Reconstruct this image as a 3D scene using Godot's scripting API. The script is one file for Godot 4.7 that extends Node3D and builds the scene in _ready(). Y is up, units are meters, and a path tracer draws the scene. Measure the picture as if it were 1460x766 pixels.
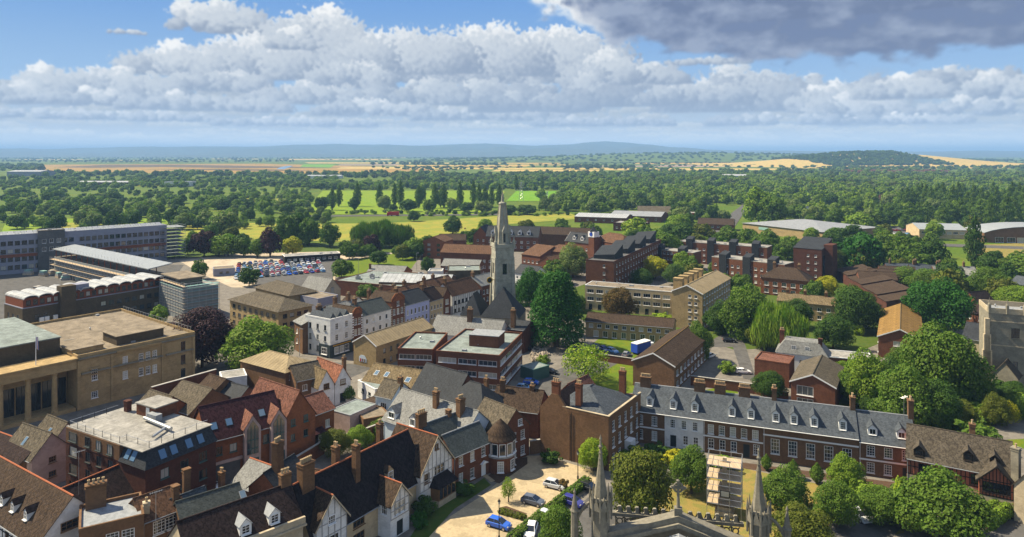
extends Node3D
# A cathedral town seen westwards from the tower: x runs right, y up, the view goes along -z. Units are metres.
const EYE := 60.0

var rng := RandomNumberGenerator.new()
var taken := {}
var M := {}
var T := {}
var win_cache := {}
var pot_mesh: Mesh
var crowns := {}
var trunks := {}


func _ready() -> void:
	rng.seed = 20240611
	view_and_light()
	make_textures()
	make_materials()
	make_tree_meshes()
	land()
	far_country()
	town_ground()
	shire_hall()
	construction_site()
	foreground_houses()
	deanery_court()
	terrace()
	middle_town()
	westgate_row()
	church()
	right_town()
	far_sheds()
	cathedral_front()
	monument_scaffold()
	trees_near()
	trees_middle()
	town_trees()
	woods()
	cars()
	small_things()


# ------------------------------------------------------------------ view and light
func view_and_light() -> void:
	var cam := Camera3D.new()
	cam.name = "camera"
	cam.projection = Camera3D.PROJECTION_FRUSTUM
	cam.near = 0.5
	cam.far = 60000.0
	cam.size = 0.383
	cam.frustum_offset = Vector2(0, -0.0825)
	cam.position = Vector3(0, EYE, 0)
	add_child(cam)
	cam.current = true
	var sun := DirectionalLight3D.new()
	sun.name = "sun"
	sun.light_color = Color(1.0, 0.94, 0.82)
	sun.light_energy = 1.6
	sun.light_angular_distance = 0.53
	sun.shadow_enabled = true
	var el := deg_to_rad(49.0)
	var az := deg_to_rad(19.0)  # ahead of straight left
	var to_sun := Vector3(-cos(az) * cos(el), sin(el), -sin(az) * cos(el))
	add_child(sun)
	sun.look_at_from_position(to_sun * 100.0, Vector3.ZERO, Vector3.UP)
	var env := Environment.new()
	env.background_mode = Environment.BG_SKY
	var sky := Sky.new()
	var sm := PanoramaSkyMaterial.new()
	sm.panorama = ImageTexture.create_from_image(sky_picture())
	sky.sky_material = sm
	env.sky = sky
	env.background_energy_multiplier = 0.485
	env.tonemap_mode = Environment.TONE_MAPPER_LINEAR
	env.tonemap_exposure = 2.1
	env.sdfgi_enabled = true
	env.ssao_enabled = true
	env.ssil_enabled = true
	env.fog_enabled = true
	env.fog_density = 0.00011
	env.fog_light_color = Color(0.62, 0.80, 1.0)
	var we := WorldEnvironment.new()
	we.name = "environment"
	we.environment = env
	add_child(we)


# ---- the sky: blue air and three decks of cumulus, the same field all round
const CLOUD_SPOTS := [[-23.27, 10.61, 2.27, 1.33, 1.15], [-28.81, 8.77, 1.28, 0.40, 0.75], [-15.38, 9.85, 2.74, 2.29, 1.20], [-19.70, 8.04, 3.53, 2.11, 1.20], [-25.64, 6.68, 3.02, 1.78, 1.15], [-21.80, 6.25, 4.98, 1.84, 1.10], [-32.21, 5.32, 1.65, 1.45, 1.10], [-34.61, 4.52, 2.17, 1.41, 1.00], [-28.37, 4.68, 5.96, 1.74, 1.05], [-34.41, 5.33, 0.61, 1.20, 0.90], [-10.48, 7.28, 3.85, 3.24, 1.25], [-5.14, 7.94, 5.41, 3.67, 1.25], [0.29, 7.74, 4.17, 3.62, 1.20], [5.71, 7.37, 4.77, 3.80, 1.20], [-2.29, 5.59, 13.45, 2.63, 1.15], [-12.95, 4.90, 7.31, 1.67, 1.00], [-17.22, 3.72, 9.37, 1.38, 0.95], [4.00, 4.45, 8.94, 1.97, 1.00], [9.93, 7.74, 3.74, 2.60, 1.00], [19.80, 5.16, 8.52, 2.11, 1.20], [14.31, 4.87, 5.42, 1.66, 1.00], [27.47, 4.06, 4.55, 1.29, 1.05], [24.70, 3.54, 4.24, 0.84, 0.90], [32.5, 5.0, 4.6, 0.95, 1.00], [33.82, 4.42, 3.99, 1.20, 1.00], [30.96, 3.34, 5.66, 0.90, 0.90], [7.41, 10.56, 4.42, 3.27, 1.15], [5.14, 11.70, 2.55, 1.97, 1.10], [-37.23, 4.01, 2.44, 1.36, 1.00], [36.87, 5.39, 3.29, 2.11, 1.00]]
const HEADS := [[-23.27, 8.98, 5.42, 3.10, 1.00], [-28.81, 8.47, 2.42, 0.45, 0.95], [-21.31, 9.42, 1.99, 0.53, 0.90], [-15.38, 7.14, 5.97, 5.48, 1.00], [-18.26, 6.39, 4.13, 2.89, 0.98], [-21.06, 5.65, 7.48, 3.92, 1.00], [-17.48, 8.03, 3.13, 1.94, 1.00], [-25.64, 5.66, 6.05, 2.81, 1.00], [-22.78, 4.64, 6.82, 2.12, 0.90], [-32.29, 3.87, 2.70, 2.51, 1.00], [-34.22, 3.78, 1.57, 2.57, 0.95], [-35.37, 3.36, 2.67, 1.98, 0.95], [-29.25, 3.79, 7.41, 2.95, 0.95], [-31.38, 3.32, 8.35, 1.50, 0.85], [-5.14, 5.69, 16.48, 6.60, 1.00], [-9.65, 6.41, 6.68, 4.40, 1.00], [-12.68, 5.18, 6.00, 2.64, 0.95], [-1.72, 6.50, 8.01, 5.00, 1.00], [4.00, 6.26, 7.98, 5.26, 1.00], [7.97, 5.09, 6.18, 3.75, 0.95], [-5.14, 3.87, 14.78, 2.96, 0.80], [-16.17, 3.85, 10.04, 2.21, 0.88], [-23.27, 3.15, 11.61, 1.73, 0.85], [-10.76, 2.98, 9.95, 1.72, 0.85], [4.00, 3.77, 12.54, 2.96, 0.62], [-1.72, 2.63, 12.59, 1.62, 0.75], [1.72, 3.32, 9.16, 2.03, 0.60], [19.54, 3.24, 13.74, 4.08, 0.74], [14.57, 3.77, 8.05, 2.62, 0.82], [24.23, 3.03, 5.24, 2.71, 0.90], [26.57, 2.56, 6.42, 2.65, 0.92], [31.38, 4.69, 8.35, 1.73, 0.78], [29.25, 3.89, 5.23, 2.01, 0.92], [34.99, 3.66, 4.23, 2.22, 0.95], [33.02, 2.54, 7.65, 1.59, 0.80], [15.64, 6.92, 6.38, 0.83, 0.85], [28.81, 2.01, 8.80, 1.00, 0.80], [21.31, 2.13, 11.94, 1.17, 0.72], [7.41, 2.16, 11.27, 1.14, 0.72], [11.31, 5.49, 4.96, 2.25, 0.85], [-27.92, 2.33, 11.63, 1.01, 0.80], [-34.61, 2.36, 6.21, 0.94, 0.80], [-17.22, 2.08, 12.55, 0.99, 0.78]]
var cell_noise := FastNoiseLite.new()
var soft_noise := FastNoiseLite.new()
var big_noise := FastNoiseLite.new()
var cloud_spots: Array = []


func sky_picture() -> Image:
	cell_noise.seed = 11
	cell_noise.noise_type = FastNoiseLite.TYPE_CELLULAR
	cell_noise.cellular_return_type = FastNoiseLite.RETURN_DISTANCE
	cell_noise.cellular_distance_function = FastNoiseLite.DISTANCE_EUCLIDEAN
	cell_noise.fractal_type = FastNoiseLite.FRACTAL_FBM
	cell_noise.fractal_octaves = 4
	cell_noise.fractal_gain = 0.55
	cell_noise.frequency = 0.42
	soft_noise.seed = 5
	soft_noise.noise_type = FastNoiseLite.TYPE_SIMPLEX_SMOOTH
	soft_noise.fractal_octaves = 5
	soft_noise.frequency = 0.35
	big_noise.seed = 9
	big_noise.noise_type = FastNoiseLite.TYPE_SIMPLEX_SMOOTH
	big_noise.fractal_octaves = 2
	big_noise.frequency = 0.05
	# cumulus heads: azimuth, elevation, half width, half height (degrees), strength
	cloud_spots = CLOUD_SPOTS
	var w := 4096  # the picture's left edge looks along -z
	var coarse := Image.create_empty(512, 256, false, Image.FORMAT_RGBF)
	for y in 256:
		for x in 512:
			var a := (x + 0.5) / 512.0 * 360.0
			coarse.set_pixel(x, y, radiance(sky_color(a if a < 180.0 else a - 360.0, 90.0 - (y + 0.5) / 256.0 * 180.0), 90.0 - (y + 0.5) / 256.0 * 180.0))
	coarse.resize(w, w / 2, Image.INTERPOLATE_CUBIC)
	var px := 360.0 / w
	var half := int(44.0 / px)
	var y0 := int((90.0 - 15.0) / px)
	var fine := fine_sky(half, int(16.0 / px), px, y0)
	coarse.blit_rect(fine, Rect2i(half, 0, half, fine.get_height()), Vector2i(0, y0))
	coarse.blit_rect(fine, Rect2i(0, 0, half, fine.get_height()), Vector2i(w - half, y0))
	return coarse


# the part of the sky in view is drawn head by head: each cumulus is a pile of rounded puffs on a flat base
var sky_w := 0
var sky_h := 0
var sky_px := 0.0
var sky_top := 0.0
var sky_buf := PackedColorArray()


func fine_sky(half: int, rows: int, px: float, y0: int) -> Image:
	sky_w = half * 2
	sky_h = rows
	sky_px = px
	sky_top = 90.0 - y0 * px
	sky_buf.resize(sky_w * sky_h)
	for y in sky_h:
		var e := sky_top - (y + 0.5) * px
		for x in sky_w:
			sky_buf[y * sky_w + x] = air_color(e, (x - half + 0.5) * px)
	var r := RandomNumberGenerator.new()
	r.seed = 515
	# far decks, low on the horizon
	var e0 := 0.55
	while e0 < 4.4:
		var a := -46.0
		while a < 46.0:
			var w := r.randf_range(1.8, 7.5) * (0.35 + e0 * 0.22)
			if r.randf() < 0.6:
				cumulus(a, e0 + r.randf_range(-0.12, 0.12), w, (0.16 + e0 * 0.15) * r.randf_range(0.6, 1.5), r.randf_range(0.5, 0.95), r, clampf(0.86 - e0 * 0.11, 0.25, 0.86))
			a += w * r.randf_range(0.45, 0.95)
		e0 += 0.20 + e0 * 0.09
	for c in HEADS:
		cumulus(c[0], c[1], c[2], c[3], c[4], r, 0.0)
	var im := Image.create_empty(sky_w, sky_h, false, Image.FORMAT_RGBF)
	for y in sky_h:
		var e := sky_top - (y + 0.5) * px
		for x in sky_w:
			var a := (x - half + 0.5) * px
			var c: Color = under_dark_deck(sky_buf[y * sky_w + x], a, e)
			c = c.lerp(Color(0.86, 0.875, 0.88), (1.0 - smoothstep(0.0, 2.4, e)) * 0.8)
			im.set_pixel(x, y, radiance(c, e))
	return im


func radiance(c: Color, e: float) -> Color:  # linear light; the low air glows brightest
	var k := 1.0 + 1.25 * exp(-maxf(e, 0.0) / 1.5) if e > -3.0 else 1.0
	var l := c.srgb_to_linear()
	return Color(l.r * k, l.g * k, l.b * k)


func air_color(e: float, a: float) -> Color:
	var t := clampf(e / 14.0, 0.0, 1.0)
	var c := Color(0.74, 0.80, 0.86).lerp(Color(0.62, 0.755, 0.90), smoothstep(0.1, 0.4, t)).lerp(Color(0.44, 0.63, 0.87), smoothstep(0.3, 1.0, t))
	var veil := (1.0 - smoothstep(2.2, 5.6, e + soft_noise.get_noise_2d(a * 0.35, e * 1.2) * 2.2)) * 0.8
	return c.lerp(Color(0.66, 0.705, 0.765), veil)


func cumulus(az: float, base: float, w: float, h: float, bright: float, r: RandomNumberGenerator, hazy: float) -> void:
	var n := clampi(int(6.0 + w / maxf(h, 0.3) * 4.0 + h * 4.0), 6, 55)
	var puffs := []
	for k in n:
		var u := r.randf_range(-1.0, 1.0)
		var top := h * pow(1.0 - u * u, 0.55) * (0.72 + 0.45 * soft_noise.get_noise_2d(az * 3.0 + u * w * 1.3, base * 5.0))
		var f := pow(r.randf(), 0.8)
		var rad := clampf(h * r.randf_range(0.16, 0.52) * (1.15 - 0.45 * f), 0.10, 2.2)
		puffs.append([az + u * w * 0.5, base + rad * 0.35 + f * maxf(top - rad, 0.0), rad, f])
	puffs.sort_custom(func(p, q): return p[1] > q[1])
	for p in puffs:
		puff(p[0], p[1], p[2], bright * lerpf(0.32, 1.0, clampf((p[1] - base) / maxf(h, 0.2) * 1.15, 0.0, 1.0)), base, hazy)


func puff(az: float, el: float, rad: float, lit_by: float, base: float, hazy: float) -> void:
	var half := sky_w / 2
	var x0 := maxi(0, int(half + (az - rad * 1.5) / sky_px))
	var x1 := mini(sky_w - 1, int(half + (az + rad * 1.5) / sky_px))
	var y0 := maxi(0, int((sky_top - el - rad * 1.2) / sky_px))
	var y1 := mini(sky_h - 1, int((sky_top - el + rad * 1.2) / sky_px))
	var k := 1.0 / rad
	for y in range(y0, y1 + 1):
		var e := sky_top - (y + 0.5) * sky_px
		var foot := smoothstep(base - 0.12, base + 0.10, e + soft_noise.get_noise_2d(az * 2.0 + y * 0.02, e * 2.0) * 0.1)
		if foot <= 0.0:
			continue
		for x in range(x0, x1 + 1):
			var a := (x - half + 0.5) * sky_px
			var wob := soft_noise.get_noise_2d(a * 5.0, e * 5.0) * 1.35
			var dx := (a - az) * k * 0.8 + wob * 0.35
			var dy := (e - el) * k + soft_noise.get_noise_2d(a * 5.0 + 70.0, e * 5.0) * 0.5
			var q := dx * dx + dy * dy
			if q >= 1.0:
				continue
			var z := sqrt(1.0 - q)
			var lit := clampf(0.36 + dx * -0.30 + dy * 0.62 + z * 0.22 + wob * 0.25, 0.0, 1.0) * lit_by + (lit_by - 0.5) * 0.35
			var c := Color(0.585, 0.64, 0.725).lerp(Color(0.80, 0.83, 0.865), smoothstep(0.0, 0.45, lit)).lerp(Color(0.985, 0.985, 0.98), smoothstep(0.35, 0.85, lit))
			if hazy > 0.0:
				c = c.lerp(Color(0.775, 0.80, 0.815), hazy)
			var al := smoothstep(0.0, 0.7, z) * foot
			var i := y * sky_w + x
			sky_buf[i] = sky_buf[i].lerp(c, al)


func heap(a: float, e: float) -> float:  # how deep in a cumulus head this direction lies
	var s := -1.0
	for c in cloud_spots:
		var dx: float = (a - c[0]) / c[2]
		if absf(dx) > 1.6:
			continue
		var dy: float = (e - c[1]) / c[3]
		if absf(dy) > 1.6:
			continue
		if dy < 0.0:
			dy *= 1.35
		s = maxf(s, (1.0 - sqrt(dx * dx + dy * dy)) * c[4])
	if absf(a) > 40.0 or e > 13.5:  # the field goes on outside the frame
		var far := maxf(smoothstep(40.0, 46.0, absf(a)), smoothstep(13.5, 17.0, e))
		s = maxf(s, (big_noise.get_noise_2d(a + 300.0, e * 1.6) * 2.6 + 0.05) * far - (1.0 - far))
	return s


func body(a: float, e: float, fine: bool) -> float:
	var h := heap(a, e)
	if h < -0.75:
		return -1.0
	var n := (0.62 + cell_noise.get_noise_2d(a, e * 1.25)) * -1.0
	var d := h + n * 1.05 + 0.22
	if fine:
		d += soft_noise.get_noise_2d(a * 2.4, e * 3.0) * 0.30
	return d


func sky_color(a: float, e: float) -> Color:
	if e < -3.0:
		return Color(0.36, 0.40, 0.36)
	var t := clampf(e / 14.0, 0.0, 1.0)
	var c := Color(0.70, 0.78, 0.85).lerp(Color(0.60, 0.745, 0.90), smoothstep(0.0, 0.35, t)).lerp(Color(0.43, 0.625, 0.87), smoothstep(0.25, 1.0, t))
	if e > 14.0:
		c = c.lerp(Color(0.25, 0.45, 0.78), clampf((e - 14.0) / 60.0, 0.0, 1.0))
	# far deck: flat heaps near the horizon
	if e < 9.0:
		var squeeze := 1.0 / (maxf(e, 0.0) * 0.32 + 0.45)
		var q := Vector2(a * 0.55 * sqrt(squeeze), log(maxf(e, 0.05) + 0.5) * 5.2)
		var n := soft_noise.get_noise_2d(q.x * 1.6, q.y * 1.9)
		var cn := -(0.6 + cell_noise.get_noise_2d(q.x * 1.1, q.y * 1.3))
		var d := n * 0.9 + cn * 0.9 + 0.42 - smoothstep(5.0, 9.0, e) * 1.2
		var up := -(0.6 + cell_noise.get_noise_2d(q.x * 1.1 + 0.05, q.y * 1.3 + 0.28)) * 0.9 + soft_noise.get_noise_2d(q.x * 1.6, q.y * 1.9 + 0.3) * 0.9 + 0.42
		var lit := clampf(0.42 + (d - up) * 1.15, 0.0, 1.0)
		var k := Color(0.585, 0.645, 0.73).lerp(Color(0.93, 0.945, 0.955), lit)
		k = k.lerp(Color(0.72, 0.755, 0.775), 1.0 - smoothstep(0.4, 3.0, e))
		var al := smoothstep(-0.10, 0.28, d)
		c = c.lerp(k, al * 0.96)
		c = c.lerp(Color(0.80, 0.83, 0.845), (1.0 - smoothstep(0.0, 2.2, e)) * 0.8)
	# middle deck: cumulus heads
	var d1 := body(a, e, true)
	if d1 > -0.2:
		var d2 := body(a - 0.25, e + 0.55, true)
		var d3 := body(a - 0.5, e + 1.5, false)
		var lit1 := clampf(0.60 + (d1 - d2) * 0.85 + (0.25 - maxf(d3, -0.6)) * 0.42, 0.0, 1.0)
		var k1 := Color(0.56, 0.62, 0.715).lerp(Color(0.80, 0.835, 0.87), smoothstep(0.0, 0.5, lit1)).lerp(Color(0.975, 0.978, 0.975), smoothstep(0.4, 0.95, lit1))
		c = c.lerp(k1, smoothstep(-0.05, 0.17, d1))
	return under_dark_deck(c, a, e)


func under_dark_deck(c: Color, a: float, e: float) -> Color:  # near deck: one broad dark base overhead to the right, breaking up leftwards
	var da := dark_deck(a, e)
	if da > -0.15:
		var edge := 1.0 - smoothstep(0.0, 0.8, da)
		var n2 := soft_noise.get_noise_2d(a * 0.55 + 40.0, e * 1.3)
		var n3 := soft_noise.get_noise_2d(a * 2.2 + 9.0, e * 2.6)
		var k2 := Color(0.44, 0.495, 0.62).lerp(Color(0.60, 0.65, 0.745), clampf(0.5 + n2 * 1.2 + n3 * 0.3 + (14.0 - a) * 0.02, 0.0, 1.0))
		var rim := Color(0.94, 0.945, 0.95)
		k2 = k2.lerp(rim, clampf(edge * clampf(0.10 + (11.0 - a) * 0.10, 0.05, 0.98) * clampf(0.8 + n2 + n3 * 0.6, 0.2, 1.0) + clampf((8.0 - a) * 0.16, 0.0, 0.75) * clampf(0.7 + n3, 0.0, 1.0), 0.0, 1.0))
		c = c.lerp(k2, smoothstep(-0.10, 0.30, da))
	return c


func dark_deck(a: float, e: float) -> float:
	var aa := a
	var edge_e := 8.7 - 1.7 * smoothstep(9.0, 22.0, aa) + 2.6 * (1.0 - smoothstep(3.0, 9.0, aa))
	var d := (e - edge_e) * 0.42
	d = minf(d, (aa - 2.6) * 0.22 + (e - 11.0) * 0.04)
	d = minf(d, (75.0 - aa) * 0.1)
	d = minf(d, (30.0 - e) * 0.1)
	return d + soft_noise.get_noise_2d(a * 0.9 + 11.0, e * 1.6) * 0.42 - (0.62 + cell_noise.get_noise_2d(a * 0.6, e * 0.9)) * 0.35 + 0.1


# ------------------------------------------------------------------ small helpers
func at(px: float, py: float, h := 0.0) -> Vector3:  # the place of a surveyed point: bearing and dip from the tower, height above ground known
	var d := 1000.0 * (EYE - h) / (py - 218.0)
	return Vector3((px - 730.0) * d / 1000.0, 0.0, -d)


func V(x: float, d: float) -> Vector3:
	return Vector3(x, 0, -d)


func lin(r: float, g: float, b: float) -> Color:
	return Color(r, g, b).linear_to_srgb()


func numbered(called: String) -> String:
	if not taken.has(called):
		taken[called] = 0
		return called
	taken[called] += 1
	return "%s_%03d" % [called, taken[called]]


func tag(o: Node, label: String, category: String, group := "") -> void:
	o.set_meta("label", label)
	o.set_meta("category", category)
	if group != "":
		o.set_meta("group", group)


func thing(called: String, label: String, category: String, where: Vector3, turn := 0.0, group := "") -> Node3D:
	var o := Node3D.new()
	o.name = numbered(called)
	add_child(o)
	o.position = where
	o.rotation.y = turn
	tag(o, label, category, group)
	return o


func part(parent: Node, called: String, mesh: Mesh, m: Material, where := Vector3.ZERO, turn := 0.0) -> MeshInstance3D:
	var o := MeshInstance3D.new()
	o.name = called
	o.mesh = mesh
	o.set_surface_override_material(0, m)
	o.position = where
	o.rotation.y = turn
	parent.add_child(o, true)
	return o


func whole(called: String, mesh: Mesh, m: Material, where := Vector3.ZERO, turn := 0.0) -> MeshInstance3D:
	return part(self, numbered(called), mesh, m, where, turn)


func structure(called: String, mesh: Mesh, m: Material) -> MeshInstance3D:
	var o := whole(called, mesh, m)
	o.set_meta("kind", "structure")
	return o


func yaw_of(d: Vector3) -> float:  # turn that lays local +x along d
	return atan2(-d.z, d.x)


class MB:
	extends RefCounted
	var v := PackedVector3Array()
	var t := PackedVector2Array()
	var i := PackedInt32Array()

	func poly(p: Array) -> void:
		var n := Vector3.ZERO
		for k in range(1, p.size() - 1):
			n += (p[k] - p[0]).cross(p[k + 1] - p[0])
		if n.length_squared() < 1e-12:
			return
		n = n.normalized()
		var u := Vector3.UP.cross(n)
		u = Vector3.RIGHT if u.length() < 0.05 else u.normalized()
		var w := n.cross(u)
		var base := v.size()
		for q in p:
			v.append(q)
			t.append(Vector2(u.dot(q), w.dot(q)))
		for k in range(1, p.size() - 1):
			i.append(base)
			i.append(base + k)
			i.append(base + k + 1)

	func quad(a: Vector3, b: Vector3, c: Vector3, d: Vector3) -> void:
		poly([a, b, c, d])

	func box(c: Vector3, s: Vector3, bas := Basis.IDENTITY) -> void:
		var x := bas.x * s.x * 0.5
		var y := bas.y * s.y * 0.5
		var z := bas.z * s.z * 0.5
		hexa([c - x - y + z, c + x - y + z, c + x - y - z, c - x - y - z], [c - x + y + z, c + x + y + z, c + x + y - z, c - x + y - z])

	func hexa(lo: Array, hi: Array) -> void:  # rings run front-left, front-right, back-right, back-left
		var n := lo.size()
		for k in n:
			var m := (k + 1) % n
			quad(lo[k], hi[k], hi[m], lo[m])
		poly(hi.duplicate())
		var r := lo.duplicate()
		r.reverse()
		poly(r)

	func slab(p: Array, th: float) -> void:  # a roof plane of some thickness
		var lo := []
		for q in p:
			lo.append(q - Vector3(0, th, 0))
		for k in p.size():
			var m := (k + 1) % p.size()
			quad(lo[k], p[k], p[m], lo[m])
		poly(p)
		lo.reverse()
		poly(lo)

	func tube(a: Vector3, b: Vector3, r0: float, r1: float, n := 6, caps := true) -> void:
		var d := (b - a).normalized()
		var x := d.cross(Vector3.RIGHT if absf(d.x) < 0.8 else Vector3.UP).normalized()
		var y := d.cross(x)
		var lo := []
		var hi := []
		for k in n:
			var w := TAU * k / n
			var o := x * cos(w) + y * sin(w)
			lo.append(a + o * r0)
			hi.append(b + o * r1)
		for k in n:
			var m := (k + 1) % n
			quad(lo[k], hi[k], hi[m], lo[m])
		if caps:
			poly(hi)
			lo.reverse()
			poly(lo)

	func lathe(c: Vector3, prof: Array, n := 10) -> void:  # prof: [radius, height] from the bottom up
		for k in prof.size() - 1:
			for j in n:
				var w0 := TAU * j / n
				var w1 := TAU * (j + 1) / n
				var p: Array = prof[k]
				var q: Array = prof[k + 1]
				quad(c + Vector3(cos(w0) * p[0], p[1], -sin(w0) * p[0]), c + Vector3(cos(w0) * q[0], q[1], -sin(w0) * q[0]), c + Vector3(cos(w1) * q[0], q[1], -sin(w1) * q[0]), c + Vector3(cos(w1) * p[0], p[1], -sin(w1) * p[0]))

	func prism(p: Array, depth: Vector3) -> void:  # polygon pushed along a vector
		var q := []
		for a in p:
			q.append(a + depth)
		for k in p.size():
			var m := (k + 1) % p.size()
			quad(p[k], q[k], q[m], p[m])
		poly(q)
		var r := p.duplicate()
		r.reverse()
		poly(r)

	func mesh() -> ArrayMesh:
		var a := []
		a.resize(Mesh.ARRAY_MAX)
		a[Mesh.ARRAY_VERTEX] = v
		a[Mesh.ARRAY_TEX_UV] = t
		a[Mesh.ARRAY_INDEX] = i
		var m := ArrayMesh.new()
		m.add_surface_from_arrays(Mesh.PRIMITIVE_TRIANGLES, a)
		return m


func sheet(points: Array, y: float) -> ArrayMesh:  # flat ground polygon
	var b := MB.new()
	var flat := PackedVector2Array()
	for p in points:
		flat.append(Vector2(p.x, p.z))
	var tri := Geometry2D.triangulate_polygon(flat)
	for k in range(0, tri.size(), 3):
		var q := [Vector3(flat[tri[k]].x, y, flat[tri[k]].y), Vector3(flat[tri[k + 1]].x, y, flat[tri[k + 1]].y), Vector3(flat[tri[k + 2]].x, y, flat[tri[k + 2]].y)]
		b.poly(q)
	return b.mesh()


# ------------------------------------------------------------------ textures and materials
func seamless(s: int, freq: float, oct: int, kind := FastNoiseLite.TYPE_SIMPLEX_SMOOTH, size := 256) -> PackedByteArray:
	var n := FastNoiseLite.new()
	n.seed = s
	n.noise_type = kind
	n.frequency = freq
	n.fractal_octaves = oct
	var im := n.get_seamless_image(size, size)
	im.convert(Image.FORMAT_L8)
	return im.get_data()


func grey_texture(f: Callable, size := 256) -> ImageTexture:  # f gives the linear factor of a texel
	var b := PackedByteArray()
	b.resize(size * size)
	for y in size:
		for x in size:
			var l := clampf(f.call(x, y), 0.0, 1.0)
			b[y * size + x] = int(255.0 * (1.055 * pow(l, 0.41667) - 0.055 if l > 0.0031 else l * 12.92))
	return ImageTexture.create_from_image(Image.create_from_data(size, size, false, Image.FORMAT_L8, b))


func bump_texture(f: Callable, strength: float, size := 256) -> ImageTexture:
	var b := PackedByteArray()
	b.resize(size * size)
	for y in size:
		for x in size:
			b[y * size + x] = int(255.0 * clampf(f.call(x, y), 0.0, 1.0))
	var im := Image.create_from_data(size, size, false, Image.FORMAT_L8, b)
	im.convert(Image.FORMAT_RGBA8)
	im.bump_map_to_normal_map(strength)
	return ImageTexture.create_from_image(im)


func make_textures() -> void:
	var fine := seamless(3, 0.09, 4)
	var coarse := seamless(7, 0.018, 4)
	var grain := seamless(21, 0.35, 2)
	var tone := PackedFloat32Array()
	tone.resize(4096)
	for k in 4096:
		tone[k] = rng.randf()
	T.mottle = grey_texture(func(x, y): return 0.58 + 0.30 * fine[y * 256 + x] / 255.0 + 0.30 * (coarse[y * 256 + x] / 255.0 - 0.3))
	T.plaster = grey_texture(func(x, y): return 0.80 + 0.12 * fine[y * 256 + x] / 255.0 + 0.16 * (coarse[y * 256 + x] / 255.0 - 0.4))
	T.brick = grey_texture(func(x, y):
		var row := int(y / 4)
		var col := int((x + (row % 2) * 5) / 10) % 26
		var joint := 1.12 if y % 4 == 0 else 1.0
		return (0.60 + 0.26 * tone[(row * 26 + col) % 4096]) * joint + 0.30 * (coarse[y * 256 + x] / 255.0 - 0.45))
	var tile := func(x, y):
		var row := int(y / 16)
		var col := int((x + (row % 2) * 6) / 12) % 21
		var lap := 0.80 if y % 16 < 3 else 1.0
		return (0.42 + 0.55 * tone[(row * 21 + col + 900) % 4096]) * lap + (0.25 if grain[(y * 256 + x + 9000) % 65536] > 205 else 0.0) + 0.34 * (coarse[y * 256 + x] / 255.0 - 0.42) + 0.16 * (fine[y * 256 + x] / 255.0 - 0.5)
	T.tile = grey_texture(tile)
	T.tile_bump = bump_texture(func(x, y): return 0.2 + 0.05 * (y % 16) + 0.2 * tone[(int(y / 16) * 21 + int(x / 12)) % 4096], 3.0)
	T.slates = grey_texture(func(x, y):
		var row := int(y / 12)
		var col := int((x + (row % 2) * 8) / 16) % 16
		return (0.58 + 0.42 * tone[(row * 16 + col + 2000) % 4096]) * (0.86 if y % 12 < 2 else 1.0) + 0.16 * (coarse[y * 256 + x] / 255.0 - 0.45) + 0.10 * (grain[y * 256 + x] / 255.0 - 0.5))
	T.ribbed = grey_texture(func(x, y): return (0.62 if x % 32 < 5 else 0.90) * (0.86 + 0.25 * (coarse[y * 256 + x] / 255.0 - 0.5)) + 0.2 * (fine[y * 256 + x] / 255.0 - 0.5))
	T.planks = grey_texture(func(x, y): return (0.55 if x % 32 < 3 else 0.75 + 0.2 * tone[int(x / 32)]) + 0.2 * (fine[y * 256 + x] / 255.0 - 0.5))
	T.blotch = grey_texture(func(x, y): return 0.72 + 0.34 * (coarse[y * 256 + x] / 255.0 - 0.4) + 0.30 * (fine[y * 256 + x] / 255.0 - 0.5) + 0.25 * (grain[y * 256 + x] / 255.0 - 0.5))
	T.gravel = grey_texture(func(x, y): return 0.76 + 0.40 * (grain[y * 256 + x] / 255.0 - 0.5) + 0.15 * (coarse[y * 256 + x] / 255.0 - 0.5))
	# weather patches with grain of their own, metres across
	var p1 := seamless(51, 0.012, 6, FastNoiseLite.TYPE_SIMPLEX_SMOOTH, 512)
	var p2 := seamless(52, 0.08, 4, FastNoiseLite.TYPE_SIMPLEX_SMOOTH, 512)
	T.patches = grey_texture(func(x, y):
		var n := p1[y * 512 + x] / 255.0 + 0.35 * (p2[y * 512 + x] / 255.0 - 0.5)
		return 0.80 + 0.20 * smoothstep(0.36, 0.54, n) - 0.08 * smoothstep(0.66, 0.74, n), 512)
	# dry and green grass mixed; colour picture
	var gi := Image.create_empty(512, 512, false, Image.FORMAT_RGB8)
	var g1 := seamless(31, 0.012, 5, FastNoiseLite.TYPE_SIMPLEX_SMOOTH, 512)
	var g2 := seamless(37, 0.15, 3, FastNoiseLite.TYPE_SIMPLEX_SMOOTH, 512)
	for y in 512:
		for x in 512:
			var k := g1[y * 512 + x] / 255.0
			var m := 0.7 + 0.6 * (g2[y * 512 + x] / 255.0 - 0.2)
			var c := Color(0.74, 0.86, 0.56).lerp(Color(0.98, 0.93, 0.66), smoothstep(0.35, 0.7, k))
			gi.set_pixel(x, y, Color(c.r * m, c.g * m, c.b * m).linear_to_srgb())
	T.grass = ImageTexture.create_from_image(gi)


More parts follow.
